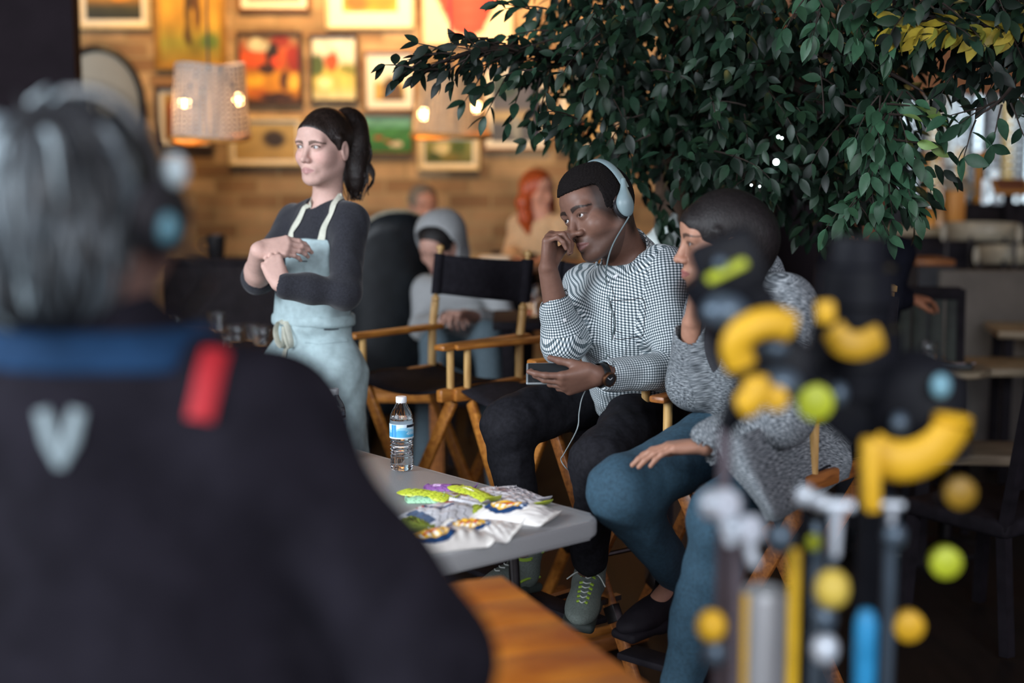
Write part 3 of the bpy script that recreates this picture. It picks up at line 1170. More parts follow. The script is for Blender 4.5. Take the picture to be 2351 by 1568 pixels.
# ---------------------------------------------------------------- tall folding director's chairs
def make_chair(name, label, group):
    """faces local +Y, stands on z=0"""
    t = thing(name, label, 'chair', (0, 0, 0), group)
    w = MT['chairwood']
    X, D = .22, .20
    for s in (-1, 1):
        MB().box((s * X, .0, .962), (.052, .44, .020), bev=.008).build('armrest', w, t, world=False)
        MB().box((s * X, .0, .800), (.030, .44, .044), bev=.008).build('seat_rail', w, t, world=False)
        MB().tube([(s * X, .165, .82), (s * X, .165, .955)], .0125, 12).build('arm_post', MT['palewood'], t, world=False)
        back = MB().tube([(s * X, -.175, .79), (s * X, -.178, .95), (s * X, -.195, 1.055)], .0155, 12)
        back.lathe([(.0105, 0), (.0155, .004), (.0155, .016), (.009, .022), (.009, .19), (.0145, .192), (.0145, .207), (.004, .212)], (s * X, -.195, 1.055), (0, -.14, 1), 12)
        back.build('back_post', MT['palewood'], t, world=False)
        MB().box((s * X, .0, .035), (.034, .50, .05), bev=.008).build('foot_rail', w, t, world=False)
    for y, sg in ((.15, 1), (-.15, -1)):
        for k, s in enumerate((-1, 1)):
            o = MB().bar((s * .205, y + (.011 if k else -.011), .775), (-s * .205, y + (.011 if k else -.011), .05), .044, .020, up=(0, 1, 0), bev=.006).build('leg', w, t, world=False)
            c = (-s * .205 * .42, y + (.011 if k else -.011), .4125 - .3625 * .42)
            MB().bar((c[0] + s * .012, c[1], c[2] + .022), (c[0] - s * .012, c[1], c[2] - .022), .050, .026, up=(0, 1, 0), bev=.002).build('bracket', MT['steel'], o, world=False)
    fr = MB().box((0, .34, .305), (.44, .085, .020), bev=.006).build('footrest', MT['dark'], t, world=False)
    for s in (-1, 1):
        MB().bar((s * .062, .12, .30), (s * .062, .35, .288), .024, .016).build('strut', MT['steel'], fr, world=False)
    MB().tube([(0, -.165, .4125), (0, .19, .4125)], .008, 8).build('pivot_rod', MT['steel'], t, world=False)
    # canvas seat sling
    n = 20
    V = []
    for j in range(9):
        y = -.20 + .40 * j / 8
        for i in range(n + 1):
            u = i / n * 2 - 1
            V.append((u * .222, y, .826 - .034 * (1 - u * u) - .006 * math.sin(j * .9)))
    V = np.array(V)
    ix = np.arange(9 * (n + 1)).reshape(9, n + 1)
    Q = np.stack([ix[:-1, :-1].ravel(), ix[:-1, 1:].ravel(), ix[1:, 1:].ravel(), ix[1:, :-1].ravel()], 1)
    o = link('seat', mesh_np('seat', V, Q), MT['black_cloth'], t, world=False)
    md = o.modifiers.new('t', 'SOLIDIFY'); md.thickness = .006
    # canvas back band
    V = []
    for j in range(7):
        z = 1.085 + .145 * j / 6
        for i in range(n + 1):
            u = i / n * 2 - 1
            yb = -.195 - .14 * (z - 1.055)
            V.append((u * .236, yb - .045 * (1 - u * u) - (.017 if abs(u) > .93 else .0), z - .010 * (1 - u * u)))
    V = np.array(V)
    ix = np.arange(7 * (n + 1)).reshape(7, n + 1)
    Q = np.stack([ix[:-1, :-1].ravel(), ix[:-1, 1:].ravel(), ix[1:, 1:].ravel(), ix[1:, :-1].ravel()], 1)
    o = link('backrest', mesh_np('backrest', V, Q), MT['black_cloth'], t, world=False)
    md = o.modifiers.new('t', 'SOLIDIFY'); md.thickness = .006
    for s in (-1, 1):
        MB().tube([(s * .22, -.199, 1.082), (s * .22, -.2195, 1.232)], .0195, 14).build('canvas_sleeve', MT['black_cloth'], o, world=False)
    return t


def facing(f):
    return math.atan2(-f[0], f[1])


CG = 'tall folding chairs in a row'
chairA = make_chair('director_chair', "empty tall director's chair whose black canvas back shows, beside the aproned woman", CG)
chairA.location = (-.256, 5.075, 0); chairA.rotation_euler = (0, 0, facing((-.68, -.735)))
chairB = dup(chairA, (.112, 4.734, 0), facing((-.82, -.575)), "empty tall director's chair between the canvas-backed one and the seated man", CG)
chairC = dup(chairA, (.376, 4.296, 0), facing((-.8, -.6)), "tall director's chair the man in the checked shirt sits on", CG)
chairD = dup(chairA, (.690, 3.79, 0), facing((-.66, -.75)), "tall director's chair the woman in the grey cardigan sits on", CG)
for ch in (chairC, chairD):      # the two in use have redder, darker wood
    for c in list(ch.children):
        if c.name.split('.')[0] in ('armrest', 'seat_rail', 'leg', 'foot_rail'):
            c.data = c.data.copy(); c.data.materials.clear(); c.data.materials.append(MT['darkchairwood'])

# ---------------------------------------------------------------- grey folding table
TZ = .74
ca, cb, cc = PZ(1392, 1188, TZ), PZ(829, 1035, TZ), PZ(985, 1301, TZ)
e1 = nrm((cb - ca)[:2]); n1 = A(-e1[1], e1[0])
if n1 @ (cc - ca)[:2] < 0: n1 = -n1
TL, TW = 1.6, .74
org = ca[:2] + e1 * TL / 2 + n1 * TW / 2
ang = math.atan2(e1[1], e1[0])
tb = thing('folding_table', 'grey plastic folding table holding snack bags and a water bottle', 'table', (org[0], org[1], 0), rz=ang)
MB().prism(round_rect(TL, TW, .055, 6), TZ - .046, TZ, bev=.011).build('tabletop', MT['greytable'], tb, world=False)
MB().prism(round_rect(TL - .1, TW - .1, .03, 4), TZ - .056, TZ - .044).build('under_frame', MT['steel'], tb, world=False)
for sx in (-1, 1):
    for sy in (-1, 1):
        MB().tube([(sx * .58, sy * .26, TZ - .06), (sx * .62, sy * .28, .012)], .0135, 10).build('leg', MT['steel'], tb, world=False)
    MB().tube([(sx * .60, -.27, .36), (sx * .60, .27, .36)], .011, 8).build('crossbar', MT['steel'], tb, world=False)


def on_table(px, py, z=TZ):
    return PZ(px, py, z)


# ---------------------------------------------------------------- orange wooden table in the foreground
WZ = .75
wa, wb2 = PZ(1152, 1322, WZ), PZ(1478, 1566, WZ)
d1 = nrm((wb2 - wa)[:2]); q1 = A(d1[1], -d1[0])
if q1[0] > 0: q1 = -q1
BL, BW = .74, .43
o2 = wa[:2] + d1 * BL / 2 + q1 * BW / 2
an2 = math.atan2(d1[1], d1[0])
orange = wood('orange_varnished_planks', '#d4842c', '#a4561a', .48, 3.2, (3.0, 1.4, 1), coat=.0)
wt = thing('wooden_table', 'orange varnished plank table in the near foreground', 'table', (o2[0], o2[1], 0), rz=an2)
npl = 5
for k in range(npl):
    wdt = BL / npl
    MB().box((-BL / 2 + wdt * (k + .5), 0, WZ - .016), (wdt - .0025, BW, .032), bev=.002).build('plank', orange, wt, world=False)
for sx in (-1, 1):
    for sy in (-1, 1):
        MB().box((sx * (BL / 2 - .06), sy * (BW / 2 - .05), (WZ - .032) / 2), (.05, .05, WZ - .032), bev=.004).build('leg', MT['darkchairwood'], wt, world=False)
    MB().box((sx * (BL / 2 - .06), 0, WZ - .062), (.03, BW - .1, .06)).build('apron_rail', MT['darkchairwood'], wt, world=False)


# ---------------------------------------------------------------- water bottles
def make_bottle(name, label, full=True, lab=True):
    t = thing(name, label, 'bottle')
    R = .0325
    prof = [(.024, 0), (.029, .003), (R * .98, .010)]
    z = .012
    while z < .082:
        prof += [(R * .985, z), (R * .93 - .0035 * math.exp(-((z - .058) / .02) ** 2), z + .0045)]
        z += .0095
    prof += [(R, .088), (R * 1.01, .091), (R * 1.01, .133), (R, .136), (R * .99, .143), (R * .93, .154), (R * .78, .166), (R * .58, .177), (.0155, .184), (.0135, .188), (.0135, .194)]
    MB().lathe(prof, n=40).build('bottle_body', MT['pet'], t, world=False, angle=60)
    if full:
        wp = [(max(r - .0022, .002), h + .0015) for r, h in prof if h < .146]
        MB().lathe(wp, n=40).build('water', MT['water'], t, world=False, angle=60)
    MB().lathe([(.0145, .1885), (.0152, .190), (.0152, .203), (.0140, .205), (.003, .2052)], n=24).build('cap', MT['white_plastic'], t, world=False)
    if lab:
        n, mz = 64, 16
        V = []; col = []
        for j in range(mz + 1):
            z = .092 + .040 * j / mz
            for i in range(n + 1):
                a = 2 * math.pi * i / n
                V.append((R * 1.025 * math.cos(a), R * 1.025 * math.sin(a), z))
                f = j / mz
                ad = math.degrees(a) % 360
                c = hexc('#4fa6cf')
                if f > .70 + .10 * math.sin(a * 3.0): c = hexc('#cfe3ee')
                elif f > .52 + .10 * math.sin(a * 3 + .6): c = hexc('#8cc6e0')
                if 205 < ad < 232: c = hexc('#2f86bd') if (int(i * 2) % 3) else hexc('#5aa7d2')
                if f > .78 and 285 < ad < 345: c = hexc('#16202c')
                if f < .07 or f > .95: c = hexc('#d6e2e8')
                if .25 < f < .45 and 285 < ad < 350 and (i + j) % 2: c = hexc('#cfe6f0')
                col.append(c)
        V = np.array(V); ix = np.arange((mz + 1) * (n + 1)).reshape(mz + 1, n + 1)
        Q = np.stack([ix[:-1, :-1].ravel(), ix[:-1, 1:].ravel(), ix[1:, 1:].ravel(), ix[1:, :-1].ravel()], 1)
        me = mesh_np('bottle_label', V, Q)
        set_col(me, np.array(col))
        link('bottle_label', me, MT['foil'], t, world=False)
    return t


b1 = make_bottle('water_bottle', 'full water bottle with blue label standing at the far edge of the grey table')
b1.location = Vector(PZ(922, 1082, TZ)) + Vector((0, .015, 0.001))
b1.rotation_euler = (0, 0, math.radians(15))
b2 = dup(b1, Vector(PZ(768, 1056, TZ)) + Vector((0, 0, .001)), .3, 'second water bottle, in front of the blue apron, partly hidden by the near shoulder')


# ---------------------------------------------------------------- snack bags
def bag_mesh(L, Wd, H, colfn, seed, nx=120, ny=76):
    rs = np.random.RandomState(seed)
    kx = rs.randn(5) * 26; ky = rs.randn(5) * 26; ph = rs.rand(5) * 6.28
    U, T = np.meshgrid(np.linspace(-1, 1, nx), np.linspace(-1, 1, ny))
    env = np.clip(1 - np.abs(U) ** 3.2, 0, 1) ** .7 * np.clip(1 - np.abs(T) ** 2.4, 0, 1) ** .6
    wr = sum(np.sin(U * kx[i] * .5 + T * ky[i] * .5 + ph[i]) for i in range(5)) / 5
    edge = np.clip((np.abs(U) - .80) / .2, 0, 1)
    crimp = .0016 * np.sin(T * 60) * edge
    zt = H * env * (1 + .16 * wr) + crimp + .0012
    x = U * L / 2 * (1 - .05 * np.abs(T) ** 2)
    y = T * Wd / 2 * (1 - .10 * (1 - np.abs(U) ** 2)) + .004 * np.sin(U * 9 + seed) * edge
    curl = (.010 + .012 * rs.rand()) * edge ** 2 * np.where(U > 0, 1, .4)
    top = np.stack([x.ravel(), y.ravel(), (zt + curl).ravel()], 1)
    bot = np.stack([x.ravel(), y.ravel(), (np.minimum(crimp, 0) * .2 + curl + 0 * zt).ravel()], 1)
    i = np.arange(nx * ny).reshape(ny, nx)
    Q1 = np.stack([i[:-1, :-1].ravel(), i[:-1, 1:].ravel(), i[1:, 1:].ravel(), i[1:, :-1].ravel()], 1)
    Q2 = Q1[:, ::-1] + nx * ny
    rim = np.concatenate([i[0, :], i[1:, -1], i[-1, -2::-1], i[-2:0:-1, 0]])
    r2 = np.roll(rim, -1)
    Q3 = np.stack([rim, rim + nx * ny, r2 + nx * ny, r2], 1)
    V = np.concatenate([top, bot]); Q = np.concatenate([Q1, Q2, Q3])
    me = mesh_np('snack_bag', V, Q)
    col = colfn(U.ravel(), T.ravel(), L, Wd)
    set_col(me, np.concatenate([col, col]))
    return me


def col_emblem(base, cu, seed, extra=()):
    """white film with a round navy badge holding a yellow sun, plus blue scribble lines"""
    def f(u, t, L, Wd):
        x = u * L / 2; y = t * Wd / 2
        c = np.tile(hexc(base), (len(u), 1))
        grey = (np.sin(x * 150 + np.sin(y * 90) * 2 + seed) > .80) & (np.abs(u) < .6) & (u < cu - .35)
        c[grey] = hexc('#4a5c78')
        dx = x - cu * L / 2; r = np.sqrt(dx ** 2 + (y * 1.05) ** 2)
        R = Wd * .44
        a = np.arctan2(y, dx)
        c[(r < R)] = hexc('#1d3d66')
        c[(r < R) & (r > R * .74) & (np.sin(a * 17) > .25) & (a > -.3)] = hexc('#c9d6e4')
        c[r < R * .70] = hexc('#e8b63a')
        c[(r < R * .62) & (y < 0) & (np.sin(x * 420) > -.2)] = hexc('#f1ead8')
        c[(r < R * .45) & (np.abs(y - dx * .6) < .006)] = hexc('#c8442c')
        c[(np.abs(u) > .93)] = hexc('#c9c4bd')
        for (u0, t0, ru, rt, h) in extra:
            c[((u - u0) / ru) ** 2 + ((t - t0) / rt) ** 2 < 1] = hexc(h)
        return c
    return f


def col_plain(base, stripes, seed):
    def f(u, t, L, Wd):
        c = np.tile(hexc(base), (len(u), 1))
        for (u0, t0, ru, rt, h) in stripes:
            c[(np.abs(u - u0) < ru) & (np.abs(t - t0) < rt)] = hexc(h)
        s = (np.sin(u * 23 + np.sin(t * 17 + seed) * 1.6) > .93) & (np.abs(u) < .7)
        c[s] = c[s] * .35
        return c
    return f


def bag(px, py, toward, L, Wd, H, colfn, seed, label, lift=0.0, tilt=(0, 0), name='snack_bag', group='snack bags on the grey table'):
    c = PZ(px, py, TZ + lift)
    d = PZ(*toward, TZ + lift) - c
    me = bag_mesh(L, Wd, H, colfn, seed)
    o = link(name, me, MT['foil'])
    o.location = Vector(c) + Vector((0, 0, .0008))
    o.rotation_euler = (tilt[0], tilt[1], math.atan2(d[1], d[0]))
    return tag(o, label, 'snack bag', group)


bag(1185, 1190, (1285, 1200), .20, .125, .034, col_emblem('#d9d5cf', -.25, 1), 1, 'white snack bag with navy and yellow badge, nearest the table corner')
bag(1105, 1222, (1190, 1228), .19, .12, .022, col_emblem('#d6d2cc', -.30, 2), 2, 'white badge bag lying in the middle of the front bags', .006, (.1, 0))
bag(1020, 1250, (1110, 1240), .20, .13, .034, col_emblem('#cfcbc4', -.30, 3), 3, 'white badge bag nearest the front edge of the grey table')
bag(1010, 1190, (1090, 1170), .21, .14, .030, col_plain('#d5d6da', [(-.2, .1, .05, .5, '#33507a'), (.1, -.2, .25, .06, '#33507a'), (-.35, .5, .12, .22, '#b8323a'), (-.35, .5, .05, .1, '#e9e4e0'), (.45, .45, .14, .25, '#a8202c'), (-.7, -.2, .12, .6, '#55657e')], 4), 4,
    'white bag with red ovals and blue lines behind the badge bags')
bag(1100, 1182, (1110, 1165), .09, .07, .02, col_plain('#9aa83a', [(0, 0, .1, .9, '#6f7a28')], 5), 5, 'small olive green packet tucked between the white bags')
bag(1160, 1150, (1270, 1185), .24, .12, .022, col_plain('#bdb9bb', [(.95, 0, .06, 1, '#aab83a'), (-.2, .2, .2, .3, '#8d8288')], 6), 6, 'silvery bag with lime tip along the far table edge')
bag(1090, 1138, (1160, 1165), .19, .05, .014, col_plain('#b9c43c', [(.3, .3, .5, .12, '#7f8a20'), (-.2, -.4, .3, .1, '#eef0c0')], 7), 7, 'lime green stick packet slanting towards the corner', .012)
bag(985, 1142, (1030, 1150), .17, .055, .014, col_plain('#b4bf3a', [(-.4, 0, .4, .2, '#8c9626')], 8), 8, 'lime green packet at the left of the pile', .006)
bag(1035, 1126, (1075, 1128), .14, .05, .014, col_plain('#8a5a9a', [(.25, 0, .22, 1, '#332438'), (-.5, 0, .15, .6, '#c9a8cf')], 9), 9, 'purple and black wrapper at the back of the pile', .006)
bag(975, 1152, (1010, 1152), .10, .045, .012, col_plain('#a5d8b0', [(.1, 0, .1, .5, '#4a9a68')], 10), 10, 'mint green packet at the left end of the pile')
bag(1055, 1152, (1110, 1160), .20, .10, .016, col_plain('#b3adb2', [(0, .2, .2, .3, '#7a5f52'), (.4, -.3, .3, .2, '#d8d6da')], 11), 11, 'crumpled clear bag with brown contents mid pile')
bag(1190, 1140, (1240, 1160), .18, .09, .014, col_plain('#c9c7cb', [(-.4, .1, .06, .6, '#59606e'), (-.1, -.2, .05, .5, '#59606e'), (.3, .1, .3, .1, '#8a8f9a')], 12), 12, 'white bag with grey scribbles at the far edge', .002)
bag(952, 1210, (975, 1222), .10, .06, .02, col_plain('#7f8c38', [(0, 0, .2, .5, '#4b571d')], 13), 13, 'dark green packet peeping out beside the near shoulder')


# ---------------------------------------------------------------- glasses on a dark table behind the near man
def make_glass(name, label, group, h=.09, r=.036):
    t = thing(name, label, 'glass', group=group)
    MB().lathe([(r * .80, 0), (r * .84, .002), (r, h), (r * .95, h), (r * .80, .010), (.002, .009)], n=28).build('glass_wall', MT['glass'], t, world=False, angle=60)
    return t


GZ = .755
gt = PZ(500, 790, GZ)
dt = thing('dark_table', 'dark table with water glasses behind the near man', 'table', (gt[0], gt[1] + .12, 0))
MB().box((0, 0, GZ - .02), (.86, .95, .04), bev=.006).build('tabletop', MT['dark'], dt, world=False)
for sx in (-1, 1):
    for sy in (-1, 1):
        MB().box((sx * .38, sy * .42, (GZ - .04) / 2), (.05, .05, GZ - .04)).build('leg', MT['dark'], dt, world=False)
gl = None
GG = 'tumblers on the dark table'
for (px, py, sc, lb) in ((399, 768, .9, 'leftmost empty tumbler on the dark table, beside the near man'), (499, 764, 1.1, 'tall empty tumbler rising behind the red strap'), (540, 790, .95, 'tumbler just right of the red strap'),
                         (578, 785, .9, 'tumbler between two others near the apron'), (600, 798, 1.05, 'tumbler beside the apron skirt'), (520, 808, .8, 'low tumbler in front of the others by the strap')):
    q = PZ(px, py, GZ)
    if gl is None:
        gl = make_glass('tumbler', lb, GG); o = gl
    else:
        o = dup(gl, None, None, lb, GG)
    o.location = (q[0], q[1], GZ + .0005); o.scale = (sc, sc, sc)
q = PZ(392, 772, GZ)
sau = MB().lathe([(.03, 0), (.06, .004), (.075, .012), (.072, .013), (.055, .006), (.002, .004)], (gt[0] - .02, gt[1], GZ), n=32).build('saucer', MT['glass'])
sau.location = (q[0] - gt[0] - .03, q[1] - gt[1] - .05, 0)
tag(sau, 'glass saucer left of the tumblers on the dark table', 'saucer')
# ---------------------------------------------------------------- people
RES = 1.0
SKIN_M = mat('skin', (1, 1, 1), .55, spec=.35, var=.05, scale=90, attr='Col', bump=.06, bscale=700, sss=.06)
BROWN_SKIN = mat('brown_skin', (1, 1, 1), .50, spec=.4, var=.06, scale=90, attr='Col', bump=.06, bscale=700, sss=.03)
HAIR_BLACK = mat('black_hair', (.011, .009, .009), .45, spec=.3, var=.4, scale=160, bump=.5, bscale=420, stretch=(1, 1, .25))
HAIR_CURL = mat('short_black_curls', (.009, .007, .007), .8, spec=.15, var=.5, scale=420, bump=1.0, bscale=700)
HAIR_BROWN = mat('dark_brown_hair', (.016, .010, .008), .38, var=.5, scale=150, bump=.5, bscale=380, stretch=(1, 1, .2))
CHAR = mat('charcoal_jersey', (.022, .023, .029), .9, spec=.15, var=.25, scale=180, bump=.2, bscale=900, sheen=.15)
APRON = mat('washed_blue_green_denim', '#9db1b4', .85, var=.13, scale=45, bump=.3, bscale=900)
STRAP = mat('pale_canvas_strap', '#bfc0b1', .8, var=.08, scale=90, bump=.2)
TROUS = mat('black_trousers', (.011, .011, .014), .8, spec=.15, var=.3, scale=90, bump=.2, bscale=800)
DENIM = mat('blue_jeans', '#2b4757', .85, var=.25, scale=120, bump=.3, bscale=1100)
NAVY = mat('navy_jacket', (.0100, .0090, .0130), .85, spec=.06, var=.3, scale=14, bump=.2, bscale=300)


def uvmat(name, kind):
    m = bpy.data.materials.new(name)
    m.use_nodes = True
    nt = m.node_tree; L = nt.links.new
    b = nt.nodes['Principled BSDF']
    b.inputs['Roughness'].default_value = .85
    b.inputs['Specular IOR Level'].default_value = .25
    tc = nt.nodes.new('ShaderNodeTexCoord')
    if kind == 'gingham':
        sp = nt.nodes.new('ShaderNodeSeparateXYZ'); L(tc.outputs['UV'], sp.inputs[0])
        o = []
        for ch in (0, 1):
            mu = nt.nodes.new('ShaderNodeMath'); mu.operation = 'MULTIPLY'; mu.inputs[1].default_value = 1 / .0074
            fr = nt.nodes.new('ShaderNodeMath'); fr.operation = 'FRACT'
            gt = nt.nodes.new('ShaderNodeMath'); gt.operation = 'GREATER_THAN'; gt.inputs[1].default_value = .54
            L(sp.outputs[ch], mu.inputs[0]); L(mu.outputs[0], fr.inputs[0]); L(fr.outputs[0], gt.inputs[0])
            o.append(gt.outputs[0])
        ad = nt.nodes.new('ShaderNodeMath'); ad.operation = 'ADD'
        L(o[0], ad.inputs[0]); L(o[1], ad.inputs[1])
        mr = nt.nodes.new('ShaderNodeMath'); mr.operation = 'MULTIPLY'; mr.inputs[1].default_value = .5
        L(ad.outputs[0], mr.inputs[0])
        cr = nt.nodes.new('ShaderNodeValToRGB'); cr.color_ramp.interpolation = 'CONSTANT'
        cr.color_ramp.elements[0].color = (.66, .69, .70, 1)
        cr.color_ramp.elements[1].position = .75
        cr.color_ramp.elements[1].color = (.018, .030, .038, 1)
        e = cr.color_ramp.elements.new(.25); e.color = (.17, .215, .235, 1)
        L(mr.outputs[0], cr.inputs[0])
        L(cr.outputs[0], b.inputs['Base Color'])
    else:
        mp = nt.nodes.new('ShaderNodeMapping'); mp.inputs['Scale'].default_value = (80, 400, 1)
        L(tc.outputs['UV'], mp.inputs[0])
        nz = nt.nodes.new('ShaderNodeTexNoise'); nz.inputs['Scale'].default_value = 1.0; nz.inputs['Detail'].default_value = 3
        L(mp.outputs[0], nz.inputs['Vector'])
        cr = nt.nodes.new('ShaderNodeValToRGB')
        cr.color_ramp.elements[0].position = .36; cr.color_ramp.elements[0].color = (.040, .047, .054, 1)
        cr.color_ramp.elements[1].position = .66; cr.color_ramp.elements[1].color = (.34, .37, .385, 1)
        e = cr.color_ramp.elements.new(.5); e.color = (.15, .17, .185, 1)
        L(nz.outputs[0], cr.inputs[0]); L(cr.outputs[0], b.inputs['Base Color'])
        bp = nt.nodes.new('ShaderNodeBump'); bp.inputs['Strength'].default_value = .8; bp.inputs['Distance'].default_value = .004
        L(nz.outputs[0], bp.inputs['Height']); L(bp.outputs[0], b.inputs['Normal'])
    return m


GINGHAM = uvmat('gingham_cotton', 'gingham')
KNIT = uvmat('heather_grey_knit', 'knit')


def ribbon(F, pix, w, off, name, m, parent, th=.0022, n=6, up=None):
    """flat strap lying on a surface along photograph points"""
    pts = [F.hit(x, y, off) for x, y in pix]
    pts = [p for p in pts if p is not None]
    pts = spline(pts, n)
    pts = [F.drop(p, off) for p in pts]
    ups = [Vector(F.normal(p)) for p in pts]
    return MB().tube(pts, [1] * len(pts), 10, True, (w / 2, th), ups).build(name, m, parent)


def disc(F, px, py, r, name, m, parent, th=.0018):
    p = F.hit(px, py)
    if p is None: return
    nn = F.normal(p)
    return MB().lathe([(r * .3, 0), (r, .0), (r, th * .7), (r * .8, th), (r * .3, th * .7)], p, nn, 14).build(name, m, parent)


def shoe(name, heel, toe, up, m_up, m_sole, parent, sc=1.0, w=.044):
    d = nrm(np.asarray(toe) - np.asarray(heel)); u = nrm(np.asarray(up) - d * (np.asarray(up) @ d)); x = np.cross(d, u)
    Ln = np.linalg.norm(np.asarray(toe) - np.asarray(heel))
    ax = np.array([x, d, u]); h = np.asarray(heel, float)
    F = Field()
    F.ell(h + d * .05 * sc + u * .045, (w * .82, .06 * sc, .045), ax, .02)
    F.ell(h + d * Ln * .70 + u * .026, (w, Ln * .34, .032), ax, .03)
    F.ell(h + d * Ln * .45 + u * .045, (w * .84, Ln * .36, .036), ax, .03)
    F.cap(h + d * .055 * sc + u * .05, h + d * .04 * sc + u * .115, .044, .045, .02)
    F.cap(h + d * .052 * sc + u * .09, h + d * .04 * sc + u * .16, .036, .037, .006, sub=True)
    F.cut(h + u * .006, -u)
    up_o = sdf_obj(name, F, .0035 / RES, m_up, parent)
    S = Field()
    S.box(h + d * .06 * sc + u * .004, (w * .82, .07, .014), ax, .012, .02)
    S.box(h + d * Ln * .68 + u * .004, (w * .98, Ln * .34, .014), ax, .013, .03)
    sdf_obj('sole', S, .0045 / RES, m_sole, up_o)
    return F, up_o, ax, h, Ln


# ================================================================ woman in the apron
def woman_apron():
    t = thing('person', 'standing woman in charcoal sweater and pale blue apron, arms folded, ponytail', 'person', P(735, 1500, 4.68) * A(1, 1, 0))
    f = nrm(A(-.58, -.81, 0)); r = A(f[1], -f[0], 0); u = A(0, 0, 1)
    ax = np.array([r, f, u])
    hd = Head(P(742, 339, 4.62), (-.485, -.872, -.02), (.02, 0, 1), 1.01, .96)
    neck = P(752, 482, 4.67)
    chest = P(742, 590, 4.70); waist = P(718, 715, 4.70); hips = P(722, 850, 4.71)
    sl, sr = P(802, 512, 4.58), P(676, 512, 4.80)
    el, er = P(792, 672, 4.43), P(593, 640, 4.60)
    wl, wr = P(644, 655, 4.38), P(594, 575, 4.44)
    footz = .05
    hl = hips - r * .085; hr = hips + r * .085
    kl, kr = A(hl[0] - .02, hl[1] - .05, .50), A(hr[0] - .02, hr[1] - .04, .50)
    al, ar = A(hl[0] - .02, hl[1] + .02, .09), A(hr[0] - .02, hr[1] + .02, .09)
    B = Field()
    hd.add(B, nose=.88, lip=.78, jaw=.82, chin=.86, lidopen=.0046)
    B.cap(hd.L(0, -.022, -.06), neck - u * .02, .046, .050, .03)
    B.ell(chest, (.115, .075, .15), ax, .05)
    B.cap(neck - u * .01, sl, .045, .040, .04).cap(neck - u * .01, sr, .045, .040, .04)
    B.ell(waist, (.10, .07, .12), ax, .06).ell(hips, (.125, .085, .12), ax, .06)
    for a, b, c, rs in ((sl, el, wl, (.036, .032, .022)), (sr, er, wr, (.042, .041, .0265))):
        B.cap(a, b, rs[0], rs[1], .03)
        mid = b + (c - b) * .28
        B.cap(b, mid, rs[1], rs[1] * 1.0, .02).cap(mid, c, rs[1] * 1.0, rs[2], .02)
    for a, b, c in ((hl, kl, al), (hr, kr, ar)):
        B.cap(a, b, .065, .045, .03).cap(b, c, .043, .032, .02)
        B.cap(c, c + f * .12 - u * .05, .03, .025, .02)
    hand(B, wr, nrm(A(.93, .16, .10)), nrm(A(.10, .80, -.58)), True, ((24, 22, 14), (26, 22, 16), (28, 22, 16), (30, 22, 18)), .97, thumb=(.80, .10, .70), tcurl=12, spread=-4, tn=(.5, .2, -.6))
    hand(B, wl, nrm(A(-.36, .16, .92)), nrm(A(-.25, .95, .0)), False, ((62, 60, 34), (64, 60, 34), (66, 60, 34), (68, 60, 34)), .90, thumb=(.85, .15, .5), spread=-3)
    base = A(.53, .34, .285)
    sdf_obj('body', B, .0024 / RES, SKIN_M, t, paint=skin_paint(hd, base, (.40, .21, .195),   .78, (.045, .028, .020), lash=1.0, blush=A(.58, .30, .26), browz=.0160, browt=.0046))
    hd.eyes(nrm(A(-.86, -.5, -.03)), t, '#36444a')
    # hair, swept back into a ponytail
    H = Field()
    L, R = hd.L, hd.R
    H.ell(L(0, -.018, .034), R(.0795, .1005, .0905), hd.ax, .02)
    H.ell(L(0, .060, .046), R(.0485, .0300, .0385), hd.ax, .02)
    H.cut(L(0, .092, .067), hd.ax.T @ nrm(A(0, .60, -.66)), .006)
    for q in (-1, 1):
        H.cap(L(.0735 * q, .012, .030), L(.0745 * q, .010, -.002), .010, .004, .012)
    t0 = P(796, 272, 4.73)
    H.ell(t0, (.035, .035, .03), IDA, .03)
    tail = spline([t0, P(812, 288, 4.76), P(817, 335, 4.77), P(813, 385, 4.77), P(814, 446, 4.75)], 4)
    rs = np.interp(np.linspace(0, 1, len(tail)), [0, .25, .55, .85, 1], [.030, .037, .038, .032, .012])
    H.chain(tail, rs, .02)
    sdf_obj('hair', H, .0028 / RES, HAIR_BROWN, t)
    m = MB()
    rng = random.Random(5)
    for k in range(34):
        a = rng.uniform(0, 6.28); q = .020 + .012 * rng.random()
        pts = [tail[0] + A(.012 * math.cos(a), .012 * math.sin(a), .006)]
        phs = rng.uniform(0, 6)
        ext = rng.uniform(.8, 1.12)
        for j, c in enumerate(tail[2:]):
            w = j / (len(tail) - 3)
            sw = (.010 + .022 * w) * (1 if k % 4 else 1.35)
            rr = rs[j + 2] * 1.0
            pts.append(c + A(math.cos(a) * rr + sw * .4 * math.sin(phs + 7 * w), math.sin(a) * rr, -.02 * w * ext))
        m.tube(spline(pts, 2), [.0035] * (2 * len(pts) - 3) + [.001] * 2, 5) if False else m.tube(pts, list(np.linspace(.0045, .0012, len(pts))), 5)
    for k in range(7):      # loose curls at the back edge
        s0 = P(838 + k * 1.5, 318 + k * 9, 4.80)
        pts = [s0 + A(.014 * math.sin(w * 5.5 + k) + .008 * w, .01 * k * .2, -.11 * w) for w in np.linspace(0, 1, 9)]
        m.tube(pts, list(np.linspace(.005, .0015, 9)), 5)
    for (a_, r_) in (([(822, 318), (840, 328), (851, 348), (848, 372), (836, 386), (826, 378)], .0075), ([(820, 380), (836, 392), (842, 410), (834, 428), (822, 436)], .009), ([(815, 400), (828, 412), (830, 432), (820, 446)], .007)):
        pts = spline([P(x_, y_, 4.79) for x_, y_ in a_], 5)
        m.tube(pts, list(np.linspace(r_, r_ * .35, len(pts))), 7)
    m.build('hair_strands', HAIR_BROWN, t)['kind'] = 'stuff'
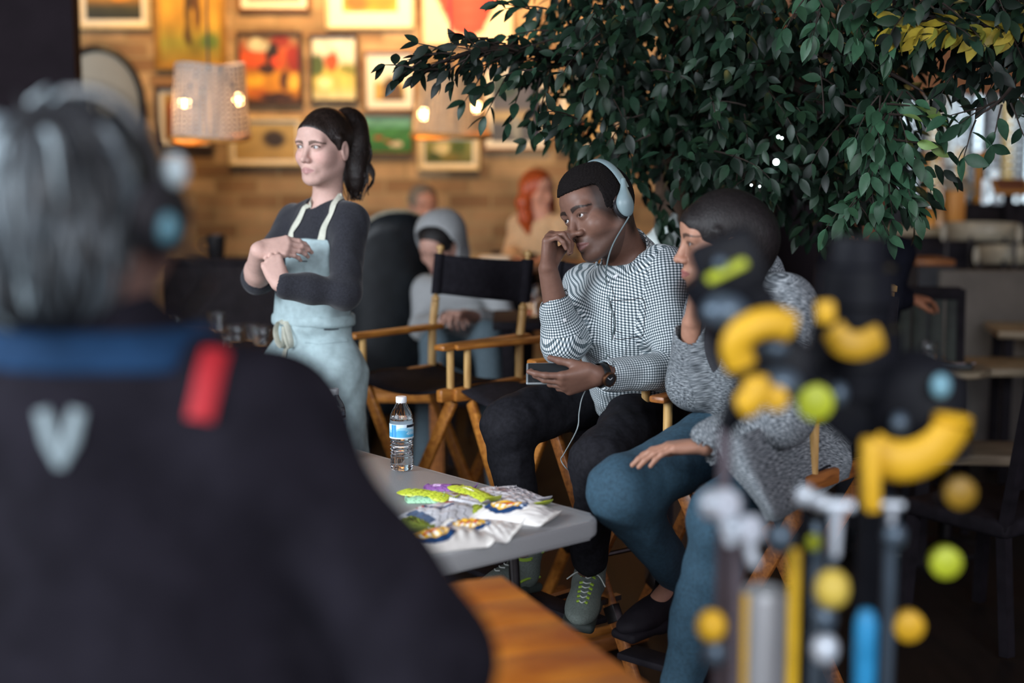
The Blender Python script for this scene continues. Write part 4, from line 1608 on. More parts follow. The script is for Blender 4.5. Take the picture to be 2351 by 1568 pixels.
    MB().lathe([(.020, -.008), (.026, -.004), (.026, .004), (.020, .008)], t0 + A(.018, .02, -.004), nrm(tail[2] - tail[0]), 16).build('hair_tie', MT['blackmetal'], t)
    # sweater
    S = Field()
    S.ell(chest, (.148, .108, .165), ax, .05)
    S.ell(chest + f * .035 - r * .06 - u * .015, (.065, .065, .065), ax, .05).ell(chest + f * .035 + r * .06 - u * .015, (.065, .065, .065), ax, .05)
    S.ell(waist, (.132, .098, .16), ax, .07)
    S.ell(hips + u * .06, (.150, .108, .11), ax, .06)
    S.cap(neck - u * .015, sl, .062, .058, .05).cap(neck - u * .015, sr, .062, .055, .05)
    S.cap(sl, el, .058, .050, .035)
    S.cap(el, wl + (el - wl) * .10, .050, .043, .025)
    S.cap(sr, er - (er - sr) * .05, .056, .052, .035)
    S.cap(er, er + (wr - er) * .10, .052, .046, .02)
    S.cap(neck - u * .03, neck + u * .10 + f * .02, .060, .064, .010, sub=True)
    S.wave(folds(.0032, 62, 3, u))
    S.cap(wl + (el - wl) * .14, wl, .0285, .030, .004, sub=True)
    S.cap(er + (wr - er) * .06, wr, .043, .043, .006, sub=True)
    S.cut(waist - u * .05, -u)
    sdf_obj('sweater', S, .0034 / RES, CHAR, t)
    # apron: bib on the chest, wrapped skirt below the waist
    T = Field()          # torso only, as a base for the cloth
    T.ell(chest, (.148, .108, .165), ax, .05)
    T.ell(chest + f * .035 - r * .06 - u * .015, (.065, .065, .065), ax, .05).ell(chest + f * .035 + r * .06 - u * .015, (.065, .065, .065), ax, .05)
    T.ell(waist, (.132, .098, .16), ax, .07)
    T.ell(hips + u * .06, (.150, .108, .11), ax, .06)
    A_ = Field()
    A_.union(T, .010)
    top = P(700, 552, 4.55)
    A_.cut(top, u + f * .05)
    A_.cut(chest - f * .005, -f)
    for q in (-1, 1):
        A_.cut(chest + r * q * .115, r * q + u * .10)
    A_.cut(waist - u * .03, -u)
    A_.wave(folds(.003, 55, 8, u))
    sdf_obj('apron_bib', A_, .0042 / RES, APRON, t)
    K = Field()
    hem = A(hips[0] + .01, hips[1] + .0, .42)
    K.ell(waist - u * .035, (.140, .106, .07), ax, .06)
    K.ell(hips + u * .01, (.166, .124, .13), ax, .06)
    for q in (-1, 1):
        K.cap(hips + r * q * .065 - u * .02, hem + r * q * .075, .112, .118, .08)
    K.cut(hem, -u)
    K.cut(waist - u * .012, u, .012)
    K.wave(folds(.0055, 46, 4, u))
    K.wave(lambda p: (.0035 * np.sin((p - hips.astype(F32)) @ (r * 85).astype(F32)) * np.clip((p[:, 2] - hips[2] - .02) / .1, 0, 1)).astype(F32))
    sk = sdf_obj('apron_skirt', K, .005 / RES, APRON, t)
    # rolled waist band, pocket welts, straps and bow
    W2 = Field(); W2.union(T, .016); W2.cut(waist - u * .045, -u, .02); W2.cut(waist - u * .002, u, .02)
    W2.wave(folds(.003, 60, 12, r))
    sdf_obj('waistband', W2, .005 / RES, APRON, t)
    ribbon(K, [(700, 783), (740, 786), (796, 781)], .014, .0015, 'pocket_welt', APRON, sk, .0022)
    ribbon(A_, [(686, 600), (705, 600)], .003, .001, 'pocket_edge', CHAR, t, .0012)
    for pix in ([(668, 548), (672, 530), (690, 500), (712, 470)], [(736, 558), (744, 528), (762, 490), (783, 452)]):
        U = Field(); U.union(S); U.cap(neck, neck + u * .06, .058, .055, .02)
        ribbon(U, pix, .026, .004, 'apron_strap', STRAP, t)
    # the neck loop of the strap runs round the back of the neck
    nl = spline([P(712, 470, 4.62), P(722, 452, 4.68), P(752, 440, 4.745), P(776, 444, 4.70), P(783, 452, 4.62)], 5)
    MB().tube(nl, [1] * len(nl), 8, True, (.003, .012), (0, 0, 1)).build('neck_loop', STRAP, t)
    # bow: two loops and two tails
    kn = K.hit(660, 742, .006)
    bw = MB()
    def loop(pp):
        q = [kn + r * a * -1 + u * b + f * c for a, b, c in pp]
        q = spline(q, 5)
        bw.tube(q, [1] * len(q), 8, True, (.0022, .011), (0.5, .5, .2))
    loop([(0, 0, 0), (-.018, .005, .012), (-.030, -.025, .016), (-.024, -.065, .012), (-.008, -.078, .008), (.0, -.05, .010), (0, -.01, .006)])
    loop([(0, 0, 0), (.012, .004, .010), (.026, -.025, .014), (.034, -.058, .012), (.026, -.078, .008), (.014, -.05, .012), (.003, -.01, .006)])
    bw.ball(kn, .011, 10, (1, 1, .8))
    bw.build('bow', STRAP, t)
    m = MB()
    q = [K.drop(kn + r * a * -1 + u * b, .004) for a, b in ((-.004, -.01), (-.006, -.06), (-.002, -.12), (-.004, -.20), (-.008, -.26))]
    q = spline(q, 4); m.tube(q, [1] * len(q), 8, True, (.009, .002), [Vector(f)] * len(q))
    m.build('tie_end', STRAP, t)
    # trousers and shoes, mostly hidden
    G = Field()
    G.ell(hips, (.14, .10, .12), ax, .05)
    for a, b, c in ((hl, kl, al), (hr, kr, ar)):
        G.cap(a, b, .078, .058, .03).cap(b, c, .058, .046, .02)
    sdf_obj('trousers', G, .008 / RES, TROUS, t)
    for c in (al, ar):
        shoe('shoe', A(c[0], c[1], .013) - f * .06, A(c[0], c[1], .013) + f * .185, u, MT['leather'], MT['blackmetal'], t)
    # face of a pocketed phone or pen is not visible; nothing more to add


woman_apron()


# ================================================================ man in the checked shirt
def man_shirt():
    t = thing('person', 'seated man in checked shirt with headphones, hand at his face, holding a phone', 'person', (.376, 4.296, .80))
    f = A(-.8, -.6, 0); r = A(-.6, .8, 0); u = A(0, 0, 1)
    hd = Head(P(1373, 488, 4.05), (-.78, -.59, -.20), (-.32, .15, 1), 1.10, 1.0)
    neck = P(1446, 612, 4.14)
    chest = P(1440, 745, 4.12); belly = P(1458, 862, 4.19); pelvis = A(.385, 4.30, .905)
    su = nrm(neck - pelvis)
    ff = nrm(f - su * (f @ su)); rr = np.cross(ff, su)
    ax = np.array([rr, ff, su])
    sr, sl = P(1352, 668, 4.25), P(1528, 632, 3.99)
    er, wr = P(1294, 785, 4.03), P(1258, 618, 3.98)
    el, wl = P(1552, 848, 3.90), P(1372, 862, 3.76)
    hr_, hl_ = pelvis + r * .09, pelvis - r * .09
    kr, kl = P(1168, 975, 4.06), P(1378, 1058, 3.82)
    ar, al = P(1200, 1262, 4.12), P(1348, 1300, 4.0)
    B = Field()
    hd.add(B, nose=1.42, lip=1.35, jaw=1.04, lidopen=.0043, chin=1.1)
    B.cap(hd.L(0, -.030, -.05), neck, .060, .064, .03)
    B.ell(chest, (.13, .08, .17), ax, .05)
    B.cap(neck, sl, .05, .045, .04).cap(neck, sr, .05, .045, .04)
    B.ell(belly, (.11, .08, .12), ax, .06).ell(pelvis, (.12, .085, .085), ax, .06)
    for a, b, c, q in ((sl, el, wl, .026), (sr, er, wr, .027)):
        B.cap(a, b, .042, .037, .03)
        mid = b + (c - b) * .35
        B.cap(b, mid, .036, .037, .02).cap(mid, c, .037, q, .02)
    for a, b, c in ((hl_, kl, al), (hr_, kr, ar)):
        B.cap(a, b, .065, .048, .03).cap(b, c, .045, .033, .02)
    # right hand, curled against the cheek
    hand(B, wr, nrm(A(.10, -.02, 1)), nrm(A(.80, -.28, -.05)), True, ((86, 70, 26), (80, 70, 26), (72, 66, 28), (64, 60, 26)), 1.0, thumb=(.80, .50, .36), tcurl=8, spread=8, tn=(.5, -.1, .8))
    # left hand, fingers round the phone
    hand(B, wl, nrm(A(-.95, -.06, -.20)), nrm(A(-.14, .84, .52)), False, ((10, 14, 10), (24, 26, 18), (34, 34, 22), (42, 40, 26)), 1.02, thumb=(.88, .30, .42), tcurl=10, spread=8, tn=(-.9, .2, .2))
    base = A(.150, .076, .053)
    pf = skin_paint(hd, base, (.155, .068, .060), .9, (.010, .007, .006), beard=.55, beardc=A(.030, .017, .013), browt=.0046, lash=.6, fade=.85)
    nails = []
    sdf_obj('body', B, .0024 / RES, BROWN_SKIN, t, paint=pf)
    hd.eyes(nrm(A(-.93, -.36, .02)), t, '#1e130d')
    # short black hair
    H = Field(); L, R = hd.L, hd.R
    H.ell(L(0, -.016, .034), R(.0785, .0995, .0915), hd.ax, .02)
    H.ell(L(0, .024, .078), R(.050, .055, .040), hd.ax, .04)
    H.ell(L(0, .060, .046), R(.0485, .0300, .0385), hd.ax, .02)
    H.box(L(0, .130, -.133), R(.12, .105, .2), hd.ax, .014, .006, sub=True)
    H.cut(L(0, .0, -.026), hd.ax.T @ nrm(A(0, .30, -.95)), .006)
    H.wave(lambda p: (.0026 * np.sin(p[:, 0] * 610 + 2 * np.sin(p[:, 1] * 97)) * np.sin(p[:, 1] * 570 + 1) * np.sin(p[:, 2] * 640 + 2 * np.sin(p[:, 0] * 83))).astype(F32))
    sdf_obj('hair', H, .0025 / RES, HAIR_CURL, t)
    # shirt
    S = Field()
    S.ell(chest + ff * .01, (.168, .120, .20), ax, .06)
    S.ell(belly, (.158, .122, .16), ax, .07)
    S.ell(pelvis + u * .02, (.172, .128, .085), ax, .06)
    S.cap(neck - su * .045, sl, .072, .072, .05).cap(neck - su * .045, sr, .072, .070, .05)
    S.cap(sl, el, .074, .056, .05)
    S.cap(el, el + (wl - el) * .88, .057, .040, .035)
    S.cap(sr, er, .068, .058, .05)
    S.cap(er, er + (wr - er) * .60, .058, .046, .035)
    # shirt tail hanging over the lap
    tl = P(1405, 905, 4.02)
    S.cap(belly + ff * .07 - su * .06, tl + A(0, .06, .01), .055, .030, .06)
    S.wave(folds(.0052, 40, 21, su))
    S.wave(folds(.0020, 95, 22, rr))
    # open collar: stand, flaps, V opening
    nk2 = hd.L(0, -.045, -.085)
    S.cap(neck - su * .02, neck * .45 + nk2 * .55 + u * .004, .078, .072, .012)
    S.cap(neck - su * .06, nk2 + (nk2 - neck) * .8, .063, .068, .006, sub=True)
    S.cap(neck + ff * .06 + su * .035, neck + ff * .115 - su * .055, .032, .010, .006, sub=True)
    S.cap(er + (wr - er) * .46, wr, .039, .044, .005, sub=True)
    S.cap(el + (wl - el) * .74, wl, .033, .034, .005, sub=True)
    bones = [(pelvis + ff * .04, neck + ff * .02, ff, .15, .185), (sl, el, f, .062, .060), (el, wl, u, .048), (sr, er, f, .062, .058), (er, wr, f, .05), (er, er + nrm(er * 2 - sr - wr) * .020, rr, .05, .058, 1)]
    so = sdf_obj('shirt', S, .0036 / RES, GINGHAM, t, bones)
    # turned-down collar: one band round the neck ending in two points
    nd = nrm(nk2 - neck)
    cb = neck * .62 + nk2 * .38
    fr = nrm(ff - nd * (ff @ nd)); sd_ = np.cross(fr, nd)
    cp, wd, ups = [], [], []
    for a in np.linspace(-2.78, 2.78, 27):
        aa = math.pi - a
        rad = .083
        front = max(0.0, -math.cos(math.pi - aa + 0) * 0 + math.cos(aa))
        o_ = fr * math.cos(aa) + sd_ * math.sin(aa)
        cp.append(cb + o_ * rad * (1 + .05 * front) - nd * (.030 * front ** 2) + fr * .012 * front)
        wd.append(1.0); ups.append(Vector(nrm(nd - o_ * .35)))
    for end in (0, -1):
        p0 = cp[end]
        tip = S.drop(p0 - nd * .055 + fr * .02 + (p0 - cb - fr * ((p0 - cb) @ fr)) * .25, .004)
        mid = (p0 + tip) / 2 + fr * .006
        if end == 0: cp = [tip, mid] + cp; wd = [.35, .8] + wd; ups = [ups[0], ups[0]] + ups
        else: cp = cp + [mid, tip]; wd = wd + [.8, .35]; ups = ups + [ups[-1], ups[-1]]
    co = MB().tube(cp, wd, 12, False, (.0038, .024), ups).build('collar', GINGHAM, so)
    uvify(co, [(cb - nd * .1, cb + nd * .1, fr, .074)])
    for px, py in ((1414, 634), (1409, 772), (1398, 870), (1314, 578)):
        disc(S, px, py, .0052, 'button', MT['white_plastic'], so)
    for px, py in ((1283, 684), (1300, 672), (1296, 735)):
        disc(S, px, py, .0050, 'button', MT['white_plastic'], so)
    # chest pocket, outlined by its stitched edge
    pk = [(1412, 690), (1440, 688), (1478, 686)]
    ribbon(S, [(1402, 690), (1404, 730), (1408, 775), (1448, 776), (1476, 770), (1480, 730), (1478, 688), (1440, 689), (1403, 690)], .0022, .0002, 'pocket_seam', CHAR, so, .0005)
    ribbon(S, [(1404, 655), (1413, 700), (1415, 760), (1408, 830), (1396, 890)], .0020, .0002, 'placket_seam', CHAR, so, .0005)
    # cuffs edge
    # trousers
    G = Field()
    G.ell(pelvis - u * .01, (.165, .125, .095), ax, .05)
    for a, b, c in ((hl_, kl, al), (hr_, kr, ar)):
        G.cap(a, b, .093, .074, .05)
        G.cap(b, c + (b - c) * .10, .072, .052, .03)
    G.wave(folds(.0075, 34, 31, u))
    G.wave(folds(.0025, 80, 32))
    sdf_obj('trousers', G, .0055 / RES, TROUS, t)
    # trainers
    lime = mat('lime_trim', '#8fae3c', .6, var=.1)
    grey = mat('grey_mesh_upper', '#626b65', .75, var=.2, scale=200, bump=.4, bscale=700)
    lace = mat('pale_laces', '#b4bab4', .8, var=.1)
    sole = mat('dark_sole', '#2c3330', .7, var=.2)
    hl2, tl2 = P(1352, 1352, 4.10), P(1325, 1445, 3.86)
    up = nrm(A(.03, -.55, .83))
    F, uo, sax, h, Ln = shoe('trainer', hl2, tl2, up, grey, sole, t, 1.0, .048)
    x, d, uu = sax
    top = lambda a, b, off=.002: F.drop(h + d * a + x * b + uu * .10, off)
    for k in range(6):
        s0 = .105 + .022 * k
        for q in (-1, 1):
            MB().tube([top(s0, q * .013), top(s0 + .002, q * .030)], [1, 1], 8, True, (.007, .0025), Vector(uu)).build('lime_eyelet', lime, uo)
        pts = spline([top(s0, -.014, .004), top(s0 + .011, 0, .006), top(s0 + .003, .014, .004)], 4)
        MB().tube(pts, .0022, 6).build('lace', lace, uo)
    tg = Field(); tg.cap(top(.10, 0), top(.055, 0) + uu * .025, .022, .024, .01)
    for sgn, e in ((1, .05), (-1, .055)):
        b0 = top(.10, 0, .008)
        pts = spline([b0, b0 + x * sgn * .02 + uu * .02 - d * .01, b0 + x * sgn * .038 + uu * .03 - d * .022, b0 + x * sgn * .03 + uu * .012 + d * .0, b0 + uu * .004], 6)
        MB().tube(pts, .0021, 6).build('lace', lace, uo)
        pts = spline([b0, b0 + x * sgn * .03 + uu * .008 + d * .02, b0 + x * sgn * .055 - uu * .004 + d * e], 6)
        MB().tube(pts, .0020, 6).build('lace', lace, uo)
    h2, t2 = P(1222, 1345, 4.16), P(1105, 1372, 3.98)
    F, uo, sax, h, Ln = shoe('trainer', h2, t2, nrm(A(0, -.1, 1)), grey, sole, t, 1.0, .046)
    x, d, uu = sax
    rim = [F.drop(h + d * .045 + (d * math.cos(a) * .047 + x * math.sin(a) * .040) + uu * (.108 + .018 * -math.cos(a)), .001) for a in np.linspace(0, 6.283, 26)]
    MB().tube(rim, .0055, 6, caps=False).build('lime_collar', lime, uo)
    for k in range(4):
        top = lambda a, b, off=.004: F.drop(h + d * a + x * b + uu * .10, off)
        MB().tube(spline([top(.11 + .024 * k, -.016), top(.118 + .024 * k, 0), top(.11 + .024 * k, .016)], 4), .0022, 6).build('lace', lace, uo)
    for sgn in (-1, 1):
        MB().tube(spline([F.drop(h + d * .02 + x * sgn * .03 + uu * .04, .001), F.drop(h + d * .09 + x * sgn * .04 + uu * .045, .001), F.drop(h + d * .17 + x * sgn * .045 + uu * .03, .001)], 4), .004, 6).build('lime_stripe', lime, uo)
    return hd, S, wl, el, B


man_hd, man_S, man_wl, man_el, man_B = man_shirt()


def man_gear():
    hd = man_hd; L = hd.L
    blue = mat('pale_blue_grey_plastic', '#74868a', .45, var=.06)
    t = thing('headphones', 'pale blue grey headphones on the man in the checked shirt', 'headphones', L(0, -.02, .12))
    arc = [L(.086 * math.sin(a), -.040 - .012 * math.cos(a), .002 + .130 * math.cos(a) if abs(a) < 1.57 else .002) for a in np.linspace(-1.45, 1.45, 25)]
    arc = [L(.0930 * math.sin(a), -.036, .012 + .1175 * math.cos(a)) for a in np.linspace(-1.40, 1.40, 25)]
    MB().tube(arc, [1] * 25, 10, True, (.0125, .0035), [Vector(nrm(p - L(0, -.036, .02))) for p in arc]).build('headband', blue, t)
    for q in (-1, 1):
        c = L(.0885 * q, -.012, -.012)
        out = hd.x * q
        Fd = Field()
        Fd.ell(c + out * .008, (.014, .023, .030), np.array([out, hd.y, hd.z]), .01)
        Fd.cap(c + out * .012 + hd.z * .012 * 1, L(.094 * q, -.034, .052), .0135, .0075, .03)
        ec = sdf_obj('earcup', Fd, .0022 / RES, blue, t)
        MB().lathe([(.010, -.004), (.029, -.004), (.031, .002), (.029, .008), (.010, .008)], c - out * .006, out, 24).build('ear_cushion', MT['blackmetal'], ec)
        if q < 0:
            g = c + out * .0225
            MB().bar(g - hd.y * .010 + hd.z * .002, g + hd.y * .008 - hd.z * .004, .003, .0012, up=out).build('logo_mark', MT['white_plastic'], ec)
    cup = L(-.105, -.004, -.040)
    S = man_S
    pts = [cup] + [S.hit(*p, .004) for p in ((1394, 650), (1402, 700), (1412, 735), (1408, 770), (1395, 815), (1376, 845))]
    pts.insert(1, P(1408, 560, 3.94))
    pts.insert(2, P(1393, 610, 3.94))
    cord = spline(pts, 6)
    MB().tube(cord, .0021, 6).build('cord', mat('grey_cord', '#59676a', .6, var=.05), t)
    pts = [P(1376, 848, 3.80), P(1340, 905, 3.86), P(1330, 945, 3.84), P(1325, 985, 3.80), P(1296, 1040, 3.88), P(1288, 1055, 3.9), P(1300, 1075, 3.9), P(1318, 1085, 3.92)]
    MB().tube(spline(pts, 6), .0016, 6).build('thin_cord', mat('pale_cord', '#8a9496', .6, var=.05), t)
    # wrist watch
    d = nrm(man_wl - man_el)
    t = thing('wristwatch', 'dark wristwatch with bronze case on the seated man, next to his phone hand', 'watch', man_wl - d * .012)
    c = man_wl - d * .012
    tocam = nrm(CAM - c); tocam = nrm(tocam - d * (tocam @ d))
    face_dir = nrm(tocam - A(0, 0, .35)); face_dir = nrm(face_dir - d * (face_dir @ d))
    y = np.cross(d, face_dir)
    ring = [c + (face_dir * math.cos(a) + y * math.sin(a)) * .0315 for a in np.linspace(0, 2 * math.pi, 33)]
    MB().tube(ring, [1] * 33, 8, False, (.011, .002), [Vector(nrm(p - c)) for p in ring]).build('strap', MT['leather'], t)
    p0 = c + face_dir * .0315
    bz = mat('bronze_case', '#6b4a34', .3, .9, var=.1)
    ca_ = MB().lathe([(.012, 0), (.0195, .001), (.0205, .005), (.0195, .0095), (.0165, .011), (.0163, .0085), (.004, .0085)], p0, face_dir, 28).build('watch_case', bz, t)
    MB().lathe([(.001, .0087), (.0162, .0087), (.0162, .0091), (.001, .0091)], p0, face_dir, 24).build('watch_dial', MT['blackmetal'], ca_)
    for k in range(12):
        a = k * math.pi / 6
        v = d * math.cos(a) + y * math.sin(a)
        MB().bar(p0 + face_dir * .0094 + v * .0115, p0 + face_dir * .0094 + v * .0150, .0014, .0006, up=face_dir).build('hour_mark', bz, ca_)
    for a, l in ((.6, .011), (2.4, .008)):
        v = d * math.cos(a) + y * math.sin(a)
        MB().bar(p0 + face_dir * .0097, p0 + face_dir * .0097 + v * l, .0012, .0006, up=face_dir).build('watch_hand', MT['white_plastic'], ca_)
    # phone in the left hand
    hw = nrm(A(-.97, -.06, -.02)); hn = nrm(A(-.10, .78, .62))
    zf = nrm(A(-.05, -.72, .69)); x = nrm(A(.93, .10, -.12)); x = nrm(x - zf * (x @ zf)); yv = np.cross(zf, x)
    c = P(1268, 858, 3.795)
    Rm = Matrix((Vector(yv), Vector(x), Vector(zf))).transposed()
    t = thing('smartphone', 'smartphone with dark screen held in the left hand of the seated man', 'phone', c)
    MB().box(c, (.068, .138, .0085), Rm, .0032, 3).build('phone_case', mat('silver_edge', '#9aa3a6', .3, .6, var=.05), t)
    MB().box(c + zf * .0044, (.062, .128, .0012), Rm, .0004, 1).build('screen', mat('dark_screen', (.02, .022, .024), .08, var=.0), t)


man_gear()


# ================================================================ woman in the grey cardigan
def woman_cardigan():
    t = thing('person', 'seated woman in heather grey cardigan and jeans, chin on hand, in profile', 'person', (.69, 3.79, .80))
    f = nrm(A(-.80, -.60, 0)); r = A(f[1], -f[0], 0); u = A(0, 0, 1)
    hd = Head(P(1651, 556, 3.56), (-.985, -.10, -.06), (-.03, 0, 1), 1.03, 1.0)
    neck = P(1712, 672, 3.65)
    chest = P(1712, 800, 3.67); belly = P(1752, 930, 3.72); pelvis = A(.715, 3.775, .895)
    su = nrm(neck - pelvis); ff = nrm(f - su * (f @ su)); rr = np.cross(ff, su)
    ax = np.array([rr, ff, su])
    sl, sr = P(1790, 716, 3.52), P(1650, 715, 3.80)
    el, wl = P(1792, 955, 3.38), P(1622, 1022, 3.36)
    er, wr = P(1592, 880, 3.72), P(1588, 742, 3.64)
    hl_, hr_ = pelvis - r * .085, pelvis + r * .085
    kl, kr = P(1664, 1190, 3.33), P(1428, 1128, 3.50)
    al, ar = P(1550, 1610, 3.46), P(1560, 1330, 3.72)
    B = Field()
    hd.add(B, nose=1.1, lip=1.2, jaw=.97)
    B.cap(hd.L(0, -.028, -.055), neck, .048, .052, .03)
    B.ell(chest, (.12, .08, .16), ax, .05)
    B.cap(neck, sl, .045, .042, .04).cap(neck, sr, .045, .042, .04)
    B.ell(belly, (.11, .085, .12), ax, .06).ell(pelvis, (.125, .09, .085), ax, .06)
    for a, b, c in ((sl, el, wl), (sr, er, wr)):
        B.cap(a, b, .040, .036, .03)
        mid = b + (c - b) * .35
        B.cap(b, mid, .035, .036, .02).cap(mid, c, .036, .0255, .02)
    for a, b, c in ((hl_, kl, al), (hr_, kr, ar)):
        B.cap(a, b, .065, .048, .03).cap(b, c, .045, .033, .02)
        B.cap(c, c + f * .10 - u * .06, .032, .024, .02)
    hand(B, wl, nrm(A(-.985, .06, -.12)), nrm(A(-.10, -.05, -1)), False, ((10, 14, 8), (12, 14, 10), (14, 16, 10), (16, 18, 12)), .97, thumb=(.85, .4, .1), tcurl=4, spread=7)
    hand(B, wr, nrm(A(.14, -.12, .95)), nrm(A(.65, -.30, .2)), True, ((60, 60, 30), (62, 60, 30), (64, 62, 30), (66, 62, 30)), .93, thumb=(.8, .5, .3), tcurl=8)
    base = A(.36, .185, .122)
    sdf_obj('body', B, .0026 / RES, BROWN_SKIN, t, paint=skin_paint(hd, base, (.24, .085, .075), .85, (.02, .012, .010), lash=.8, blush=A(.27, .11, .075)))
    hd.eyes(nrm(A(-.98, -.12, -.02)), t, '#241610')
    H = Field(); L, R = hd.L, hd.R
    H.ell(L(0, -.020, .034), R(.081, .104, .093), hd.ax, .02)
    H.ell(L(0, -.085, .000), R(.066, .062, .075), hd.ax, .04)
    H.ell(L(0, -.055, -.050), R(.060, .055, .055), hd.ax, .04)
    H.ell(L(0, .060, .046), R(.0490, .0305, .0390), hd.ax, .02)
    H.cut(L(0, .094, .058), hd.ax.T @ nrm(A(0, .80, -.48)), .006)
    for q in (-1, 1):
        H.cap(L(.072 * q, .020, .030), L(.0745 * q, .012, -.01), .012, .004, .012)
    H.ell(L(0, -.06, -.14), R(.05, .05, .06), hd.ax, .03, sub=True)
    sdf_obj('hair', H, .003 / RES, HAIR_BLACK, t)
    # cardigan
    S = Field()
    S.ell(chest - ff * .01, (.172, .125, .19), ax, .06)
    S.ell(belly, (.172, .128, .17), ax, .07)
    S.ell(pelvis + u * .0, (.212, .160, .125), ax, .06)
    S.cap(neck - su * .05 - ff * .03, sl, .082, .082, .06).cap(neck - su * .05 - ff * .03, sr, .075, .074, .05)
    S.cap(sl, el, .084, .070, .05)
    S.cap(el, el + (wl - el) * .92, .072, .056, .035)
    S.cap(sr, er, .072, .066, .05)
    S.cap(er, er + (wr - er) * .86, .066, .046, .035)
    # shawl collar
    S.cap(neck - su * .03 - ff * .06, neck + su * .025 - ff * .075, .052, .046, .03)
    S.wave(folds(.0065, 34, 41, su))
    nk2 = hd.L(0, -.045, -.085)
    S.cap(neck - su * .07 + ff * .01, nk2 + (nk2 - neck), .060, .068, .01, sub=True)
    S.cap(neck + ff * .06 + su * .02, chest + ff * .16 + su * .0, .034, .020, .012, sub=True)
    S.cap(er + (wr - er) * .70, wr, .038, .042, .006, sub=True)
    S.cap(el + (wl - el) * .76, wl, .044, .046, .006, sub=True)
    bones = [(pelvis + ff * .04, neck, ff, .16, .19), (sl, el, f, .075), (el, wl, u, .062), (sr, er, f, .07), (er, wr, f, .055)]
    so = sdf_obj('cardigan', S, .0042 / RES, KNIT, t, bones)
    # open front panel draped over the near thigh
    c0 = [P(1640, 1010, 3.30), P(1700, 1000, 3.24), P(1790, 960, 3.42), P(1880, 940, 3.57), P(1950, 1010, 3.62)]
    c1 = [P(1668, 1070, 3.24), P(1730, 1075, 3.19), P(1810, 1060, 3.40), P(1885, 1040, 3.565), P(1955, 1060, 3.60)]
    c2 = [P(1735, 1150, 3.20), P(1775, 1165, 3.16), P(1830, 1145, 3.42), P(1890, 1110, 3.56), P(1950, 1085, 3.60)]
    c3 = [P(1762, 1197, 3.20), P(1785, 1192, 3.17), P(1838, 1166, 3.42), P(1892, 1130, 3.56), P(1948, 1095, 3.60)]
    rows = [spline(c, 10) for c in (c0, c1, c2, c3)]
    cols = [spline([q[i] for q in rows], 8) for i in range(len(rows[0]))]
    V = np.array(cols)
    nu, nv = V.shape[:2]
    wv = .006 * np.sin(np.linspace(0, 16, nu))[:, None] * np.linspace(.3, 1, nv)[None]
    V[..., 1] += wv
    ix = np.arange(nu * nv).reshape(nu, nv)
    Q = np.stack([ix[:-1, :-1].ravel(), ix[:-1, 1:].ravel(), ix[1:, 1:].ravel(), ix[1:, :-1].ravel()], 1)
    me = mesh_np('cardigan_panel', V.reshape(-1, 3), Q)
    l = me.uv_layers.new(name='UVMap')
    uv = np.stack(np.meshgrid(np.linspace(0, .35, nu), np.linspace(0, .25, nv), indexing='ij'), -1).reshape(-1, 2)
    l.data.foreach_set('uv', uv[Q.ravel()].astype(F32).ravel())
    po = link('cardigan_panel', me, KNIT, so)
    md = po.modifiers.new('t', 'SOLIDIFY'); md.thickness = .006; md.offset = 0
    # dark top under the cardigan
    N = Field()
    N.ell(chest + ff * .015, (.125, .100, .17), ax, .05)
    N.cap(neck - su * .03, sl * .4 + neck * .6, .055, .05, .04).cap(neck - su * .03, sr * .4 + neck * .6, .055, .05, .04)
    sdf_obj('top', N, .007 / RES, CHAR, t)
    G = Field()
    G.ell(pelvis - u * .01, (.175, .13, .095), ax, .05)
    G.cap(hl_, kl, .098, .080, .05).cap(kl, al + (kl - al) * .12, .076, .050, .04)
    G.cap(hr_, kr, .096, .080, .05).cap(kr, ar + (kr - ar) * .02, .078, .052, .04)
    G.wave(folds(.0060, 34, 51, A(.6, .6, .3)))
    G.wave(folds(.0022, 85, 52))
    sdf_obj('jeans', G, .005 / RES, DENIM, t)
    for c in (al, ar):
        shoe('shoe', c - u * .10 + A(.02, .03, 0), c - u * .10 + f * .20 - u * .02, u, MT['dark'], MT['dark'], t)


woman_cardigan()


